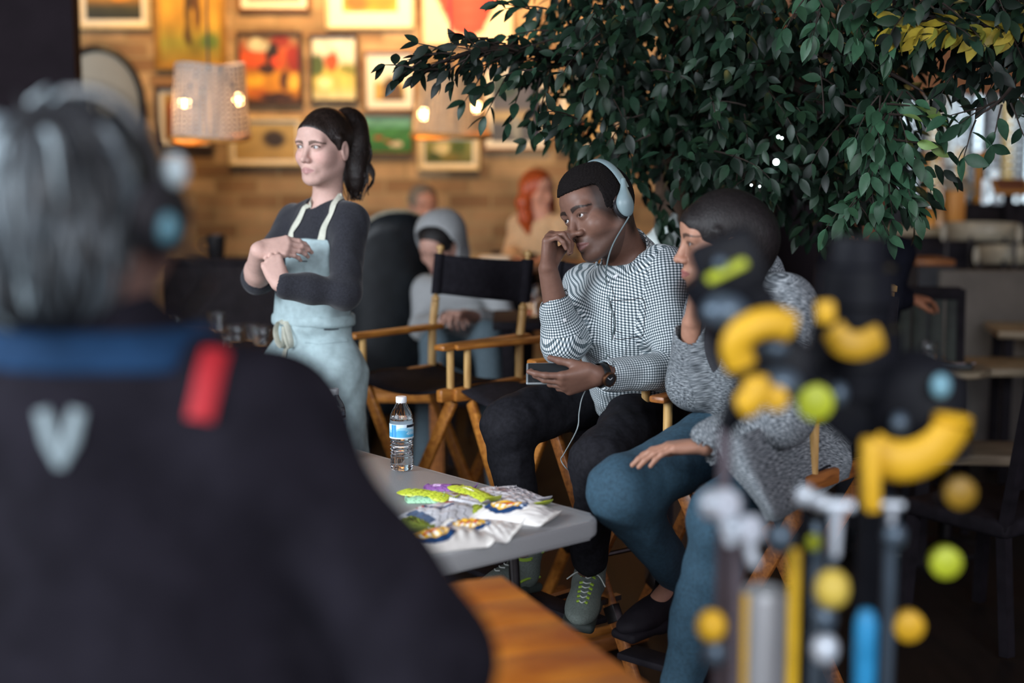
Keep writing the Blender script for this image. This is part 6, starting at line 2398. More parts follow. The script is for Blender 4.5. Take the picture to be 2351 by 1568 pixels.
for (px, py, h, r, lb) in ((2264, 452, .15, .020, 'slim white candle in a glass on the dark bar'), (2286, 458, .21, .022, 'taller glowing white candle on the dark bar')):
    a = P(px, 462, 9.12)
    o = MB().lathe([(r, 0), (r, h), (r * .6, h + .004), (.002, h + .005)], n=16).build('candle', mat('lit_candle_wax', (.75, .85, .92), .4, var=.1, emit=.35))
    o.location = (a[0], 9.15, q[2] + .0005); tag(o, lb, 'candle')
a = P(2288, 462, 9.1)
o = MB().box((0, 0, .012), (.085, .06, .024), bev=.004).build('candle_tray', mat('white_ceramic', (.7, .78, .84), .3, var=.05))
o.location = (a[0] + .01, 9.08, q[2] + .0005); tag(o, 'small white dish in front of the candles on the dark bar', 'dish')
# metal framed chairs
def tub_chair(px, py, Y, label):
    a = P(px, py, Y)
    t = thing('tub_chair', label, 'chair', (a[0], Y, 0), rz=2.6)
    pts = [(.21 * math.cos(w), -.21 * math.sin(w), a[2]) for w in np.linspace(0.0, 3.1416, 17)]
    MB().tube(pts, [1] * 17, 8, True, (.016, .055), (0, 0, 1)).build('backrest', mat('pale_tub_back', '#8f8776', .45, var=.2), t, world=False)
    MB().lathe([(.19, 0), (.20, .01), (.20, .04), (.17, .055), (.01, .056)], (0, 0, .42), n=24).build('seat', MT['dark'], t, world=False)
    for s in (0, 1.05, 2.09, 3.1416):
        MB().tube([(.19 * math.cos(s), -.19 * math.sin(s), a[2] - .03), (.19 * math.cos(s), -.19 * math.sin(s), .43)], .010, 8).build('back_post', MT['steel'], t, world=False)
    for s in range(4):
        w = s * 1.5708 + .785
        MB().tube([(.15 * math.cos(w), .15 * math.sin(w), .42), (.21 * math.cos(w), .21 * math.sin(w), .012)], .012, 8).build('leg', MT['steel'], t, world=False)


tub_chair(2252, 535, 8.2, 'pale rounded tub chair back left of the dark bar')
tub_chair(2330, 590, 8.0, 'dark seated tub chair at the right edge behind the grey half wall')
# grey half wall
a, b = P(2160, 622, 7.4), P(2520, 622, 7.4)
o = MB().box(((a[0] + b[0]) / 2, 7.45, a[2] / 2), (b[0] - a[0], .10, a[2]), bev=.004).build('partition', mat('grey_partition', '#57524d', .8, var=.15, scale=8), smooth=False); o['kind'] = 'structure'
a = P(2130, 592, 7.6)
t = thing('console', 'small dark console with pale top between the navy person and the grey half wall', 'cabinet', (a[0], 7.6, 0))
MB().box((a[0], 7.6, a[2] - .015), (.20, .30, .03), bev=.004).build('top', BROWNT, t)
MB().box((a[0] + .01, 7.6, (a[2] - .03) / 2), (.19, .28, a[2] - .03)).build('cabinet', mat('slate_panel', '#24262b', .7, var=.2), t)
# dining tables
q = PZ(2330, 735, .75)
simple_table('dining_table', 'pale oak dining table at the right edge before the grey half wall', q[0] + .10, q[1] - .30, .75, .62, .42, PALE, rz=-.15)
q = PZ(2185, 842, .75)
t = thing('round_table', 'small round pale table with a tumbler and rolled napkin at the right', 'table', (q[0], q[1], 0))
MB().lathe([(.02, 0), (.145, 0), (.152, .006), (.152, .024), (.146, .030), (.02, .030)], (0, 0, .72), n=40).build('tabletop', PALE, t, world=False)
MB().tube([(0, 0, .72), (0, 0, .05)], .03, 12).build('column', MT['blackmetal'], t, world=False)
MB().lathe([(.16, 0), (.16, .015), (.05, .04), (.02, .05)], (0, 0, .0), n=28).build('foot', MT['blackmetal'], t, world=False)
g = PZ(2136, 826, .75)
o = make_glass('tumbler', 'short tumbler of water on the small round table', None, .098, .036)
o.location = (q[0] - .088, q[1] + .03, .7505)
MB().lathe([(.027, .011), (.029, .013), (.0315, .045), (.002, .045)], n=24).build('water', MT['water'], o, world=False)
npk = mat('hatched_napkin', '#3a3e40', .6, var=.5, scale=240)
t = thing('napkin_roll', 'dark hatched napkin roll with cutlery on the small round table', 'napkin', (q[0] - .01, q[1] - .06, .7505), rz=-.05)
MB().box((-.02, 0, .010), (.17, .045, .020), bev=.008, seg=3).build('napkin', npk, t, world=False)
MB().bar((-.11, -.004, .014), (.085, .006, .022), .012, .006, bev=.002).build('knife', mat('bright_cutlery', (.5, .5, .5), .2, 1.0, var=.05), t, world=False)
MB().tube([(.045, 0, .011), (.072, 0, .011)], .0125, 12).build('napkin_band', MT['blackmetal'], t, world=False)
plain_chair('slatted_chair', 'dark dining chair with striped slatted back behind the round table', q[0] - .03, q[1] + .42, 2.95, MT['dark'], 1.0, True, wd=.46)
q = PZ(2290, 1030, .45)
t = thing('low_bench', 'low pale wooden bench at the right edge', 'bench', (q[0] + .1, q[1], 0), rz=-.12)
MB().box((0, 0, .43), (.95, .30, .04), bev=.005).build('seat', PALE, t, world=False)
for s in (-1, 1):
    MB().box((s * .40, 0, .205), (.05, .26, .41)).build('leg', MT['dark'], t, world=False)
q = PZ(2320, 1010, .0)
plain_chair('dining_chair', 'dark dining chair at the right edge in front of the low bench', 1.62, 4.75, .6, MT['dark'], .92)
t2 = P(2250, 905, 6.6)
simple_table('dining_table', 'pale dining table half hidden behind the dark chair at the right edge', t2[0] + .12, 6.75, .62, .55, .40, PALE)
# standing timber bits behind chair A
q = P(870, 935, 5.75)
simple_table('low_table', "honey brown low wooden table behind the canvas-backed chair", q[0] + .02, 6.0, q[2] + .04, .52, .34, MT['chairwood'], legm=MT['darkchairwood'])
# ---------------------------------------------------------------- indoor fig tree
LEAF = bpy.data.materials.new('fig_leaves')
LEAF.use_nodes = True
_nt = LEAF.node_tree; _b = _nt.nodes['Principled BSDF']
_at = _nt.nodes.new('ShaderNodeAttribute'); _at.attribute_name = 'Col'
_nz = _nt.nodes.new('ShaderNodeTexNoise'); _nz.inputs['Scale'].default_value = 60
_tc = _nt.nodes.new('ShaderNodeTexCoord'); _nt.links.new(_tc.outputs['Object'], _nz.inputs['Vector'])
_mx = _nt.nodes.new('ShaderNodeMix'); _mx.data_type = 'RGBA'; _mx.blend_type = 'MULTIPLY'; _mx.inputs[0].default_value = .4
_nt.links.new(_at.outputs['Color'], _mx.inputs[6]); _nt.links.new(_nz.outputs[0], _mx.inputs[7])
_nt.links.new(_mx.outputs[2], _b.inputs['Base Color'])
_b.inputs['Roughness'].default_value = .42
_b.inputs['Specular IOR Level'].default_value = .2
BARK = mat('grey_brown_bark', '#4a382b', .85, var=.35, scale=20, bump=.6, bscale=60, stretch=(1, 1, .3))
DKBARK = mat('dark_twigs', '#241a14', .8, var=.3, scale=30)
rngT = np.random.RandomState(7)

LV, LQ, LC = [], [], []
LN = [0]


def leaf(p, d, nrm_, L, w, col):
    """folded pointed leaf: base p, direction d"""
    d = nrm(d); n = nrm(nrm_ - d * (nrm_ @ d)); x = np.cross(d, n)
    b = LN[0]
    st = (0, .10, .26, .46, .66, .85, 1.0); wd = (0, .46, .86, 1.0, .82, .42, 0)
    mid = [p + d * L * q - n * L * .20 * q * q for q in st]
    V = [mid[0]]
    for i in range(1, 6):
        V += [mid[i] - x * w * wd[i] + n * w * .20 * wd[i], mid[i], mid[i] + x * w * wd[i] + n * w * .20 * wd[i]]
    V.append(mid[6])
    LV.append(np.array(V)); LN[0] += 17
    q = [[0, 2, 1, 1], [0, 3, 2, 2]]
    for i in range(4):
        a = 1 + 3 * i
        q += [[a, a + 1, a + 4, a + 3], [a + 1, a + 2, a + 5, a + 4]]
    q += [[13, 14, 16, 16], [14, 15, 16, 16]]
    LQ.append(np.array(q) + b)
    LC.append(np.tile(col, (17, 1)))


def flush(name, parent):
    V = np.concatenate(LV); Q = np.concatenate(LQ); Cc = np.concatenate(LC)
    me = bpy.data.meshes.new(name)
    faces = [tuple(dict.fromkeys(f)) for f in Q.tolist()]
    me.from_pydata(V.tolist(), [], faces)
    shade(me, True)
    set_col(me, Cc)
    LV.clear(); LQ.clear(); LC.clear(); LN[0] = 0
    return link(name, me, LEAF, parent)


def in_poly(x, y, poly):
    c = False
    j = len(poly) - 1
    for i in range(len(poly)):
        xi, yi = poly[i]; xj, yj = poly[j]
        if (yi > y) != (yj > y) and x < (xj - xi) * (y - yi) / (yj - yi) + xi: c = not c
        j = i
    return c


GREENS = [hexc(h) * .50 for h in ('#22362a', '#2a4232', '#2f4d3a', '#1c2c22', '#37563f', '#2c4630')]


def spray(c, d, n, Lf, hang=.5, cols=GREENS, side=None, twigs=None, wmul=1.0):
    """a twig from c along d with n alternating leaves"""
    d = nrm(d)
    pts = []
    Lt = Lf * .52 * n
    p = np.asarray(c, float)
    dd = d.copy()
    for i in range(n + 1):
        pts.append(p.copy())
        dd = nrm(dd + A(0, 0, -hang * .16) + rngT.randn(3) * .05)
        p = p + dd * Lt / n
    if twigs is not None: twigs.append(pts)
    sd = side if side is not None else nrm(np.cross(d, rngT.randn(3)))
    for i in range(1, n + 1):
        s = 1 if i % 2 else -1
        t = nrm(pts[i] - pts[i - 1])
        ld = nrm(t * .75 + sd * s * .8 + A(0, 0, -hang * .6) + rngT.randn(3) * .22)
        nn = nrm(A(0, -.75, .75) + rngT.randn(3) * .55)
        k = Lf * rngT.uniform(.72, 1.12)
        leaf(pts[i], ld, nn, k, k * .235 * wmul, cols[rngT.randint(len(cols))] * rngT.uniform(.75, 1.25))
    leaf(pts[-1], nrm(t + A(0, 0, -.3)), nrm(A(0, -.75, .75) + rngT.randn(3) * .4), Lf, Lf * .22 * wmul, cols[rngT.randint(len(cols))])


def tree():
    base = P(1535, 470, 5.25)
    t = thing('fig_tree', 'big dark green indoor fig tree filling the upper middle of the room', 'tree', (base[0], 5.25, 0))
    tr = [A(base[0] + .02, 5.27, 0.0), A(base[0] + .01, 5.25, .8), P(1545, 420, 5.25), P(1520, 300, 5.25), P(1580, 150, 5.2), P(1610, -120, 5.15)]
    MB().tube(spline(tr, 6), list(np.linspace(.085, .035, 31)), 14).build('trunk', BARK, t)
    limbs = [[P(1530, 330, 5.25), P(1420, 230, 5.0), P(1300, 140, 4.8), P(1190, 112, 4.6), P(1090, 118, 4.45), P(990, 150, 4.35)],
             [P(1560, 220, 5.2), P(1700, 150, 4.9), P(1850, 130, 4.6), P(2000, 150, 4.3), P(2120, 210, 4.15)],
             [P(1560, 260, 5.2), P(1660, 260, 5.0), P(1770, 330, 4.8), P(1850, 430, 4.7)],
             [P(1570, 160, 5.2), P(1500, 40, 5.0), P(1380, -60, 4.9)], [P(1590, 100, 5.2), P(1750, 0, 4.9), P(1900, -80, 4.6)],
             [P(1530, 350, 5.25), P(1470, 330, 5.1), P(1420, 380, 5.0)], [P(1700, 150, 4.9), P(1880, 220, 4.6), P(2000, 330, 4.5), P(2040, 440, 4.5)]]
    for l in limbs:
        pts = spline(l, 6)
        MB().tube(pts, list(np.linspace(.030, .0025, len(pts))), 8).build('branch', DKBARK, t)
    tw = []
    poly = [(1310, -60), (1290, 60), (1265, 130), (1235, 215), (1295, 220), (1300, 300), (1345, 350), (1360, 400), (1440, 395), (1500, 360), (1560, 380), (1590, 440), (1660, 430), (1760, 470), (1860, 470),
            (1960, 500), (2050, 470), (2070, 400), (2075, 300), (2070, 200), (2100, 100), (2080, -60)]
    n = 0
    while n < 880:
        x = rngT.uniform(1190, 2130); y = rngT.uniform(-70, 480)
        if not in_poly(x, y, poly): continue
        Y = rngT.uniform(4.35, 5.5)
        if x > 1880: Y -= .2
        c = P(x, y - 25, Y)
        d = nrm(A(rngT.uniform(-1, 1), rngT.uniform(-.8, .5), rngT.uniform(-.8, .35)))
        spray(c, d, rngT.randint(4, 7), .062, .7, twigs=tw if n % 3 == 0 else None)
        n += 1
    # leaves low in front of the trunk and round the gap above the two heads
    for x, y in ((1465, 395), (1490, 440), (1520, 470), (1500, 500), (1540, 500), (1570, 410), (1610, 445), (1385, 390), (1350, 330), (1330, 360), (1300, 260)):
        spray(P(x, y - 20, 4.9), A(.3, -.3, -.8), 4, .062, .7)
    # the bough reaching over the pictures at the left: clear dark leaves
    bough = spline(limbs[0][2:], 8)
    dark = [hexc(h) for h in ('#18241c', '#1c2b20', '#141e18')]
    for k, p in enumerate(bough):
        for q in range(2):
            d = A(-1, -.2, 0) * .8 + A(rngT.uniform(-.5, .4), rngT.uniform(-.3, .3), rngT.uniform(-.6, .5))
            spray(p + rngT.randn(3) * A(.02, .05, .015), d, rngT.randint(2, 4), .060, .5, dark, twigs=tw)
    for (x, y, dx, dz) in ((1260, 70, -.9, .1), (1240, 30, -.9, .35), (1255, 20, -.7, .2), (1270, 90, -.9, -.2), (1200, 190, -.4, -.8), (1160, 180, -.5, -.8), (1240, 180, -.2, -.9), (1120, 150, -.6, -.7)):
        spray(P(x, y, 4.6), A(dx, -.1, dz), 4, .064, .5, [hexc('#1f3628'), hexc('#274231')], twigs=tw)
    flush('foliage', t)
    m = MB()
    for p in tw:
        m.tube(p, list(np.linspace(.0030, .0012, len(p))), 4)
    m.build('twigs', DKBARK, t)['kind'] = 'stuff'
    return t


def near_tree():
    """second fig at the right: sharper leaves hanging into the top right corner"""
    c0 = P(2420, 60, 4.1)
    t = thing('fig_tree', 'second fig tree whose leafy boughs hang into the top right corner', 'tree', (c0[0] + .25, 4.2, 0))
    MB().tube(spline([A(c0[0] + .25, 4.2, 0), A(c0[0] + .24, 4.2, 1.0), A(c0[0] + .22, 4.2, 2.0), A(c0[0] + .2, 4.2, 2.7)], 5), list(np.linspace(.06, .03, 16)), 12).build('trunk', BARK, t)
    limbs = [[A(c0[0] + .23, 4.2, 1.75), P(2380, 120, 4.15), P(2330, 190, 4.0), P(2290, 235, 3.92), P(2240, 270, 3.9)],
             [A(c0[0] + .22, 4.2, 2.0), P(2350, 70, 4.15), P(2250, 60, 4.1), P(2150, 40, 4.1), P(2050, 20, 4.1), P(1900, -10, 4.15)]]
    for l in limbs:
        pts = spline(l, 6)
        MB().tube(pts, list(np.linspace(.009, .002, len(pts))), 8).build('branch', DKBARK, t)
    tw = []
    poly = [(2070, -60), (2085, 40), (2150, 70), (2240, 100), (2230, 140), (2260, 150), (2300, 165), (2360, 170), (2420, 150), (2420, -60)]
    n = 0
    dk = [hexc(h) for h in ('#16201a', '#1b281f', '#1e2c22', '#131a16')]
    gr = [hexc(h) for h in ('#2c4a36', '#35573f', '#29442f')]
    while n < 170:
        x = rngT.uniform(2060, 2420); y = rngT.uniform(-60, 240)
        if not in_poly(x, y, poly): continue
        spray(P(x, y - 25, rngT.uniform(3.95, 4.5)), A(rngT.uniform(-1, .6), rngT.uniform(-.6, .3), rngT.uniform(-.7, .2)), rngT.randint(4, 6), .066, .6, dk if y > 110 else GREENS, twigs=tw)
        n += 1
    # yellow-green leaves
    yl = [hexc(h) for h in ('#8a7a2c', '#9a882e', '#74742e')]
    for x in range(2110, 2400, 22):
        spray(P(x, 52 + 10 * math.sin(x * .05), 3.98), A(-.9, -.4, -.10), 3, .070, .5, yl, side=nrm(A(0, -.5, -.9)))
    # clear hanging leaves against the bright window
    cl = [hexc(h) for h in ('#25402f', '#2b4a36', '#1f3729')]
    for (x, y, dx, dz, L) in ((2285, 232, -.8, -.45, .072), (2300, 240, -.2, -.9, .070), (2320, 236, .4, -.8, .070), (2262, 246, -.9, -.1, .068), (2240, 275, -.4, -.9, .066), (2340, 225, .5, -.6, .070)):
        spray(P(x, y, 3.92), A(dx, -.05, dz), 3, L, .3, cl, side=nrm(A(.5, -.1, .6)), twigs=tw, wmul=1.15)
    # mid-green boughs at the upper middle right
    for x, y in ((1880, 0), (1930, 20), (1990, 10), (2040, 30), (2060, 50), (2020, 250), (2050, 290), (2045, 330), (2040, 380), (2060, 240), (2020, 420), (2010, 450), (1960, 470), (2050, 420)):
        for q in range(3):
            spray(P(x + rngT.uniform(-25, 25), y - 30, 4.05), A(rngT.uniform(-.8, .8), -.3, -.6), 4, .068, .7, gr, twigs=tw)
    for (x, y) in ((2105, 238), (2110, 262), (2118, 320)):
        spray(P(x - 70, y, 4.02), A(.9, -.1, -.1), 3, .066, .2, [hexc('#5f7a3c'), hexc('#6a7f48')], twigs=tw)
    flush('foliage', t)
    m = MB()
    for p in tw: m.tube(p, list(np.linspace(.0030, .0012, len(p))), 4)
    m.build('twigs', DKBARK, t)['kind'] = 'stuff'


tree()
near_tree()
led = mat('cool_white_led', (.75, .95, 1.0), .3, var=0, emit=9.0)
for (x, y, r, lb) in ((1782, 372, .0105, 'brightest cool white fairy light glowing in the fig leaves'), (1787, 314, .006, 'small fairy light just above the brightest one in the leaves'), (1795, 317, .005, 'tiny twin fairy light touching the small one above'),
                      (1725, 425, .004, 'faint fairy light low in the leaves above the cardigan woman'), (1744, 428, .004, 'faint fairy light lowest and right of its twin')):
    o = MB().ball((0, 0, 0), r, 12).build('fairy_light', led)
    o.location = P(x, y, 4.28)
    tag(o, lb, 'light', 'fairy lights in the fig tree')
# small white napkin or cloth glimpsed behind the man's shoulder
q = P(1540, 505, 5.0)
t = thing('white_cloth', 'crumpled white cloth bag glimpsed behind the checked shoulder', 'bag', (q[0], 5.0, 0))
F_ = Field()
F_.cap(P(1525, 560, 5.0), P(1548, 500, 5.0), .075, .018, .03).cap(P(1530, 540, 5.0), P(1520, 500, 5.02), .04, .010, .03)
F_.wave(folds(.006, 60, 9))
sdf_obj('cloth', F_, .005, mat('white_cloth', '#c9d2cf', .85, var=.05), t)
zq = P(1525, 560, 5.0)[2] - .07
MB().box((q[0] - .01, 5.0, zq - .012), (.22, .22, .03), bev=.004).build('tray_shelf', MT['dark'], t)
MB().box((q[0] - .01, 5.0, (zq - .027) / 2), (.06, .06, zq - .027)).build('shelf_post', MT['dark'], t)
# ---------------------------------------------------------------- blurred camera tripods and light stands in the near right foreground
YEL = mat('yellow_rubber', '#cfa01c', .55, var=.08)
LIME = mat('lime_label', '#a9b427', .5, var=.1)
GUNM = mat('dark_gunmetal', (.006, .0068, .0095), .5, .0, spec=.12, var=.25)
GREYP = mat('blue_grey_metal', '#4c5a66', .4, .5, var=.15)
CHROME = mat('satin_chrome', '#c3ccd4', .4, .35, var=.1)
MAUVE = mat('dull_grey_pole', '#5a5258', .5, .3, var=.1)
BLUE = mat('bright_blue_tube', '#1f7fae', .45, var=.15)
GT = 2.0


def G_(px, py, Y=GT):
    return P(px, py, Y)


def legs(t, c, z, spread=.32, m=None, rot=.4):
    """three splayed legs from the crown at height z down to the floor"""
    for k in range(3):
        a = rot + k * 2.094
        p = A(c[0] + .03 * math.cos(a), c[1] + .03 * math.sin(a), z)
        q = A(c[0] + spread * math.cos(a), c[1] + spread * math.sin(a), .012)
        o = MB().tube([p, p * .55 + q * .45], .016, 10).build('leg', m or GUNM, t)
        MB().tube([p * .55 + q * .45, q], .011, 10).build('leg_extension', GREYP, o)


def knob(c, r, m, t, name='knob', axis=(0, -1, 0)):
    return MB().lathe([(r * .5, -r * .5), (r, -r * .35), (r, r * .35), (r * .6, r * .6), (.001, r * .62)], c, axis, 18).build(name, m, t)


# --- left tripod: fluid head with lime label and yellow band
c = G_(1745, 900)
t = thing('camera_tripod', 'left black camera tripod with lime label and yellow curved band', 'tripod', (c[0], GT, 0))
MB().bar(G_(1600, 640), G_(1745, 585), .09, .055, up=(0, -1, .1), bev=.012).build('head_block', GUNM, t)
b = MB().bar(G_(1622, 643, 1.965), G_(1712, 600, 1.965), .012, .034, up=(0, -1, 0), bev=.004).build('label_plate', LIME, t)
def barrel(a, b, prof, name, m, t, n=28):
    a, b = A(*a), A(*b); L_ = np.linalg.norm(b - a)
    return MB().lathe([(r, f * L_) for f, r in prof], a, (b - a) / L_, n).build(name, m, t)


barrel(G_(1600, 628), G_(1800, 892), [(0, .020), (.01, .034), (.20, .036), (.22, .042), (.46, .044), (.48, .050), (.70, .052), (.72, .046), (.97, .048), (1, .030)], 'drag_housing', GUNM, t)
barrel(G_(1778, 842, 2.04), G_(1778, 842, 1.955), [(0, .03), (.02, .052), (.55, .054), (.6, .044), (.95, .044), (1, .030)], 'tilt_drum', GUNM, t)
MB().bar(G_(1755, 705), G_(1675, 630), .050, .045, up=(0, -1, 0), bev=.008).build('yoke_arm', GUNM, t)
MB().bar(G_(1770, 860), G_(1850, 826), .070, .060, up=(0, -1, 0), bev=.010).build('side_bracket', GUNM, t)
MB().bar(G_(1740, 700), G_(1800, 790), .055, .050, up=(0, -1, 0), bev=.008).build('yoke_arm', GUNM, t)
pts = spline([G_(1702, 838, 1.93), G_(1690, 800, 1.925), G_(1703, 768, 1.92), G_(1740, 746, 1.92), G_(1785, 742, 1.925), G_(1812, 752, 1.93)], 6)
MB().tube(pts, [1] * len(pts), 12, True, (.021, .017), (0, -1, 0)).build('yellow_band', YEL, t)
pts = spline([G_(1694, 935, 1.93), G_(1722, 922, 1.925), G_(1738, 896, 1.925), G_(1730, 862, 1.93)], 6)
MB().tube(pts, [.5, .8] + [1] * (len(pts) - 4) + [.8, .4], 12, True, (.019, .015), (0, -1, 0)).build('yellow_grip', YEL, t)
knob(G_(1780, 914, 1.93), .017, YEL, t)
MB().ball(G_(1655, 605, 1.95), .010, 10).build('bolt', GREYP, t)
for (x, y, r) in ((1665, 715, .028), (1790, 880, .026), (1780, 800, .016)):
    MB().ball(G_(x, y, 1.955), r, 14, (1.2, 1, .9)).build('metal_boss', GREYP, t)
MB().tube([G_(1740, 880), G_(1690, 940), G_(1664, 985)], [.03, .02, .013], 12).build('head_mount', GUNM, t)
MB().tube([G_(1665, 975), (G_(1665, 975)[0], GT, .55)], .0095, 12).build('centre_column', MAUVE, t)
legs(t, (G_(1665, 985)[0], GT), .58, .26, MAUVE)

# --- right tripod: large black head, yellow strap
c = G_(2030, 1000)
t = thing('camera_tripod', 'right black camera tripod with big yellow strap hanging under its head', 'tripod', (c[0] + .06, 2.12, 0))
barrel(G_(1972, 540, 2.1), G_(1960, 905, 2.1), [(0, .022), (.01, .042), (.18, .044), (.2, .055), (.42, .058), (.44, .050), (.56, .050), (.58, .064), (.80, .068), (.82, .060), (.99, .058), (1, .03)], 'drag_housing', GUNM, t)
barrel(G_(2095, 920, 2.17), G_(2095, 920, 2.03), [(0, .04), (.02, .074), (.5, .076), (.55, .064), (.9, .064), (.95, .056), (1, .03)], 'tilt_drum', GUNM, t)
MB().bar(G_(1960, 850, 2.1), G_(2090, 915, 2.1), .10, .085, up=(0, -1, 0), bev=.012).build('pan_block', GUNM, t)
MB().bar(G_(1872, 868, 2.1), G_(2005, 985, 2.1), .085, .080, up=(0, -1, 0), bev=.012).build('bowl_clamp', GUNM, t)
MB().bar(G_(1835, 875, 2.1), G_(1905, 795, 2.1), .045, .045, up=(0, -1, 0), bev=.008).build('side_bracket', GUNM, t)
MB().tube([G_(2130, 905, 2.1), G_(2200, 1050, 2.1)], [.030, .020], 14).build('pan_handle', GUNM, t)
pts = spline([G_(2188, 950, 2.0), G_(2180, 990, 2.0), G_(2140, 1035, 1.99), G_(2085, 1058, 1.985), G_(2030, 1052, 1.99), G_(1995, 1030, 2.0)], 6)
MB().tube(pts, [.7] + [1] * (len(pts) - 1), 12, True, (.016, .029), (0, 0, 1)).build('yellow_strap', YEL, t)
MB().bar(G_(1998, 1005, 1.98), G_(2000, 1172, 1.98), .022, .036, up=(0, -1, 0), bev=.006).build('yellow_tab', YEL, t)
pts = spline([G_(1912, 758, 2.0), G_(1935, 785, 1.99), G_(1975, 793, 1.99), G_(2018, 775, 2.0)], 5)
MB().tube(pts, [1] * len(pts), 10, True, (.010, .020), (0, 0, 1)).build('yellow_ring', mat('ochre_ring', '#b98f1e', .5, var=.1), t)
MB().bar(G_(1893, 690, 2.0), G_(1897, 742, 2.0), .026, .02, up=(0, -1, 0), bev=.006).build('yellow_clip', YEL, t)
knob(G_(1870, 922, 1.98), .025, LIME, t)
for (x, y, r) in ((2160, 886, .014), (2065, 972, .013), (1925, 905, .014)):
    MB().ball(G_(x, y, 2.0), r, 12, (1, 1, 1.25)).build('metal_boss', GREYP if x < 2100 else mat('teal_boss', '#6d99a6', .35, var=.05), t)
MB().tube([G_(2010, 1000, 2.12), G_(2012, 1190, 2.12), (G_(2012, 1190, 2.12)[0], 2.12, .62)], .028, 14).build('centre_column', GUNM, t)
for (x, y, m_) in ((2170, 1290, LIME), (2085, 1436, YEL), (2203, 1130, mat('ochre_knob', '#8a6a18', .5))):
    k = knob(G_(x, y, 2.02), .022, m_, t, 'leg_lock')
    MB().tube([G_(x, y, 2.03), G_(x - 40, y + 15, 2.10)], .010, 8).build('lock_arm', GUNM, k)
legs(t, (G_(2012, 1190, 2.12)[0] + .01, 2.12), .66, .33, rot=.1)


# --- light stands with chrome grip heads
def grip_stand(px, ytop, Y, label, parts, polem, r=.012):
    top = G_(px, ytop, Y)
    t = thing('light_stand', label, 'stand', (top[0], Y, 0))
    MB().tube([(top[0], Y, top[2]), (top[0], Y, .25)], r, 12).build('pole', polem, t)
    for k in range(3):
        a = .5 + k * 2.094
        MB().tube(spline([(top[0], Y, .30), (top[0] + .06 * math.cos(a), Y + .06 * math.sin(a), .22), (top[0] + .26 * math.cos(a), Y + .26 * math.sin(a), .014)], 5), .010, 8).build('leg', polem, t)
    for (kind, x, y, s, m_) in parts:
        p = G_(x, y, Y - .035)
        if kind == 'head':
            hdm = MB().lathe([(.010, -.020), (s, -.018), (s * 1.05, 0), (s, .018), (.010, .020)], p, (0.5, -.8, .2), 20).build('grip_head', m_, t)
            MB().tube([p, p + A(s * .8, 0, -s * 2.6)], s * .42, 10).build('grip_arm', m_, hdm)
            MB().ball(p + A(-s * .9, -.01, s * .2), s * .40, 10).build('grip_screw', m_, hdm)
        elif kind == 'tee':
            q = MB().tube([p + A(-s, 0, s * .1), p + A(s, 0, 0)], s * .36, 12).build('t_handle', m_, t)
            MB().tube([p, p + A(0, 0, -s * 3.2)], [s * .40, s * .25], 10).build('handle_shaft', m_, q)
        elif kind == 'ball':
            MB().ball(p, s, 12, (1, .9, 1.1)).build('knob', m_, t)
    return t


grip_stand(1693, 1140, 1.95, 'leftmost light stand with a slim grey pole and two chrome grip heads', [('head', 1652, 1158, .021, CHROME), ('head', 1708, 1215, .019, CHROME), ('ball', 1633, 1437, .021, YEL), ('ball', 1640, 1500, .018, GREYP)], MAUVE, .0095)
grip_stand(1852, 1120, 2.06, 'middle light stand with small white knobs below the chair rail', [('ball', 1848, 1138, .015, CHROME), ('ball', 1880, 1152, .013, CHROME), ('ball', 1790, 1235, .022, GREYP), ('ball', 1868, 1246, .012, LIME)], GUNM, .010)
grip_stand(1912, 1150, 1.98, 'light stand with chrome T handle left of the yellow tab', [('tee', 1922, 1162, .022, CHROME), ('ball', 1909, 1352, .026, mat('straw_knob', '#c9b04a', .5)), ('ball', 1890, 1420, .020, GREYP), ('ball', 1893, 1490, .021, CHROME)], GREYP, .008)
grip_stand(2048, 1145, 2.02, 'light stand with chrome handle right of the yellow tab', [('tee', 2048, 1160, .015, CHROME), ('ball', 2052, 1230, .018, GREYP)], GREYP, .010)


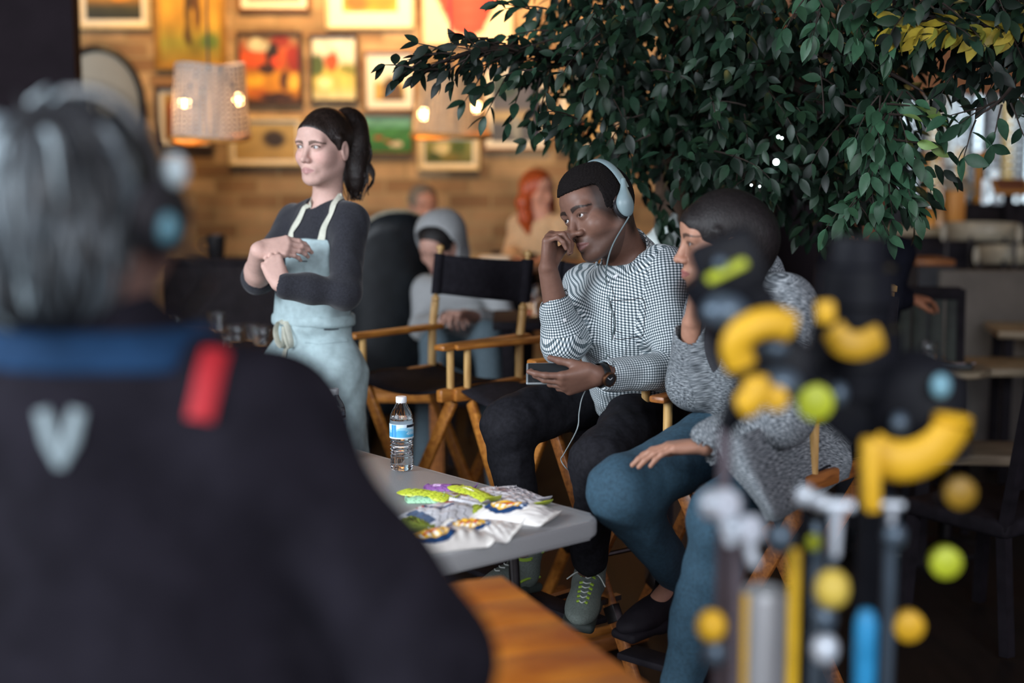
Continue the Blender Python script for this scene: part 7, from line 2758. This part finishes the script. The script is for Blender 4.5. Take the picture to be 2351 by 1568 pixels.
def tube_thing(name, label, cat, px0, px1, ytop, Y, m_, stripe=None, cap=None, lean=0):
    a, b = G_(px0, ytop, Y), G_(px1, ytop, Y)
    r = (b[0] - a[0]) / 2; cx = (a[0] + b[0]) / 2
    t = thing(name, label, cat, (cx, Y, 0))
    MB().lathe([(r * .9, 0.012), (r, .02), (r, a[2] - .012), (r * .9, a[2]), (r * .8, a[2]), (r * .8, a[2] - .03), (.002, a[2] - .03)], (cx, Y, 0), n=32).build('tube', m_, t)
    if stripe:
        w = math.radians(212)
        p = A(cx + r * math.cos(w), Y + r * math.sin(w), 0)
        n_ = A(math.cos(w), math.sin(w), 0)
        MB().bar(p + A(0, 0, .03), p + A(0, 0, a[2] - .002), r * .42, .008, up=n_, bev=.003).build('stripe', stripe, t)
    if cap:
        MB().lathe([(r * 1.02, 0), (r * 1.04, .006), (r * 1.0, .05), (r * .6, .065), (.002, .066)], (cx, Y, a[2] - .012), n=28).build('cap', cap, t)
    return t


tube_thing('steel_tube', 'wide grey metal tube with a yellow edge stripe at the bottom', 'tube', 1697, 1808, 1352, 2.0, mat('ribbed_grey_metal', '#a2a5a7', .4, .35, var=.2, scale=30, stretch=(8, 8, .2)), YEL)
tube_thing('striped_pole', 'thin grey pole with yellow patches between the grey tube and the blue one', 'pole', 1812, 1838, 1262, 1.92, mat('yellow_patched_paint', '#c9a11d', .5, var=.55, scale=9), None)
tube_thing('grey_pole', 'plain blue grey pole beside the yellow patched one', 'pole', 1842, 1892, 1272, 2.16, mat('blue_grey_paint', '#47525c', .5, var=.2), None, GREYP)
tube_thing('blue_cylinder', 'bright blue cylinder with a pale lower half among the stands', 'cylinder', 1962, 2012, 1488, 1.9, BLUE, None, BLUE)
o = MB().lathe([(.010, 0), (.010, .20), (.006, .24), (.001, .242)], tuple(G_(1995, 1372, 1.9) * A(1, 0, 1) + A(0, 1.9, -.02)), n=14).build('nozzle', GREYP, None)
bpy.data.objects.remove(o)
# equipment case below the stands, almost black
q = G_(1850, 1568, 2.25)
t = thing('equipment_case', 'black equipment case on the floor beneath the camera stands', 'case', (q[0], 2.62, 0))
MB().box((q[0] + .05, 2.72, .22), (.80, .30, .42), bev=.02).build('case_body', MT['blackmetal'], t)
MB().box((q[0] + .05, 2.72, .445), (.81, .31, .03), bev=.01).build('lid', GUNM, t)
MB().tube(spline([(q[0] - .02, 2.57, .28), (q[0] - .02, 2.54, .26), (q[0] + .12, 2.54, .26), (q[0] + .12, 2.57, .28)], 4), .009, 8).build('handle', GUNM, t)
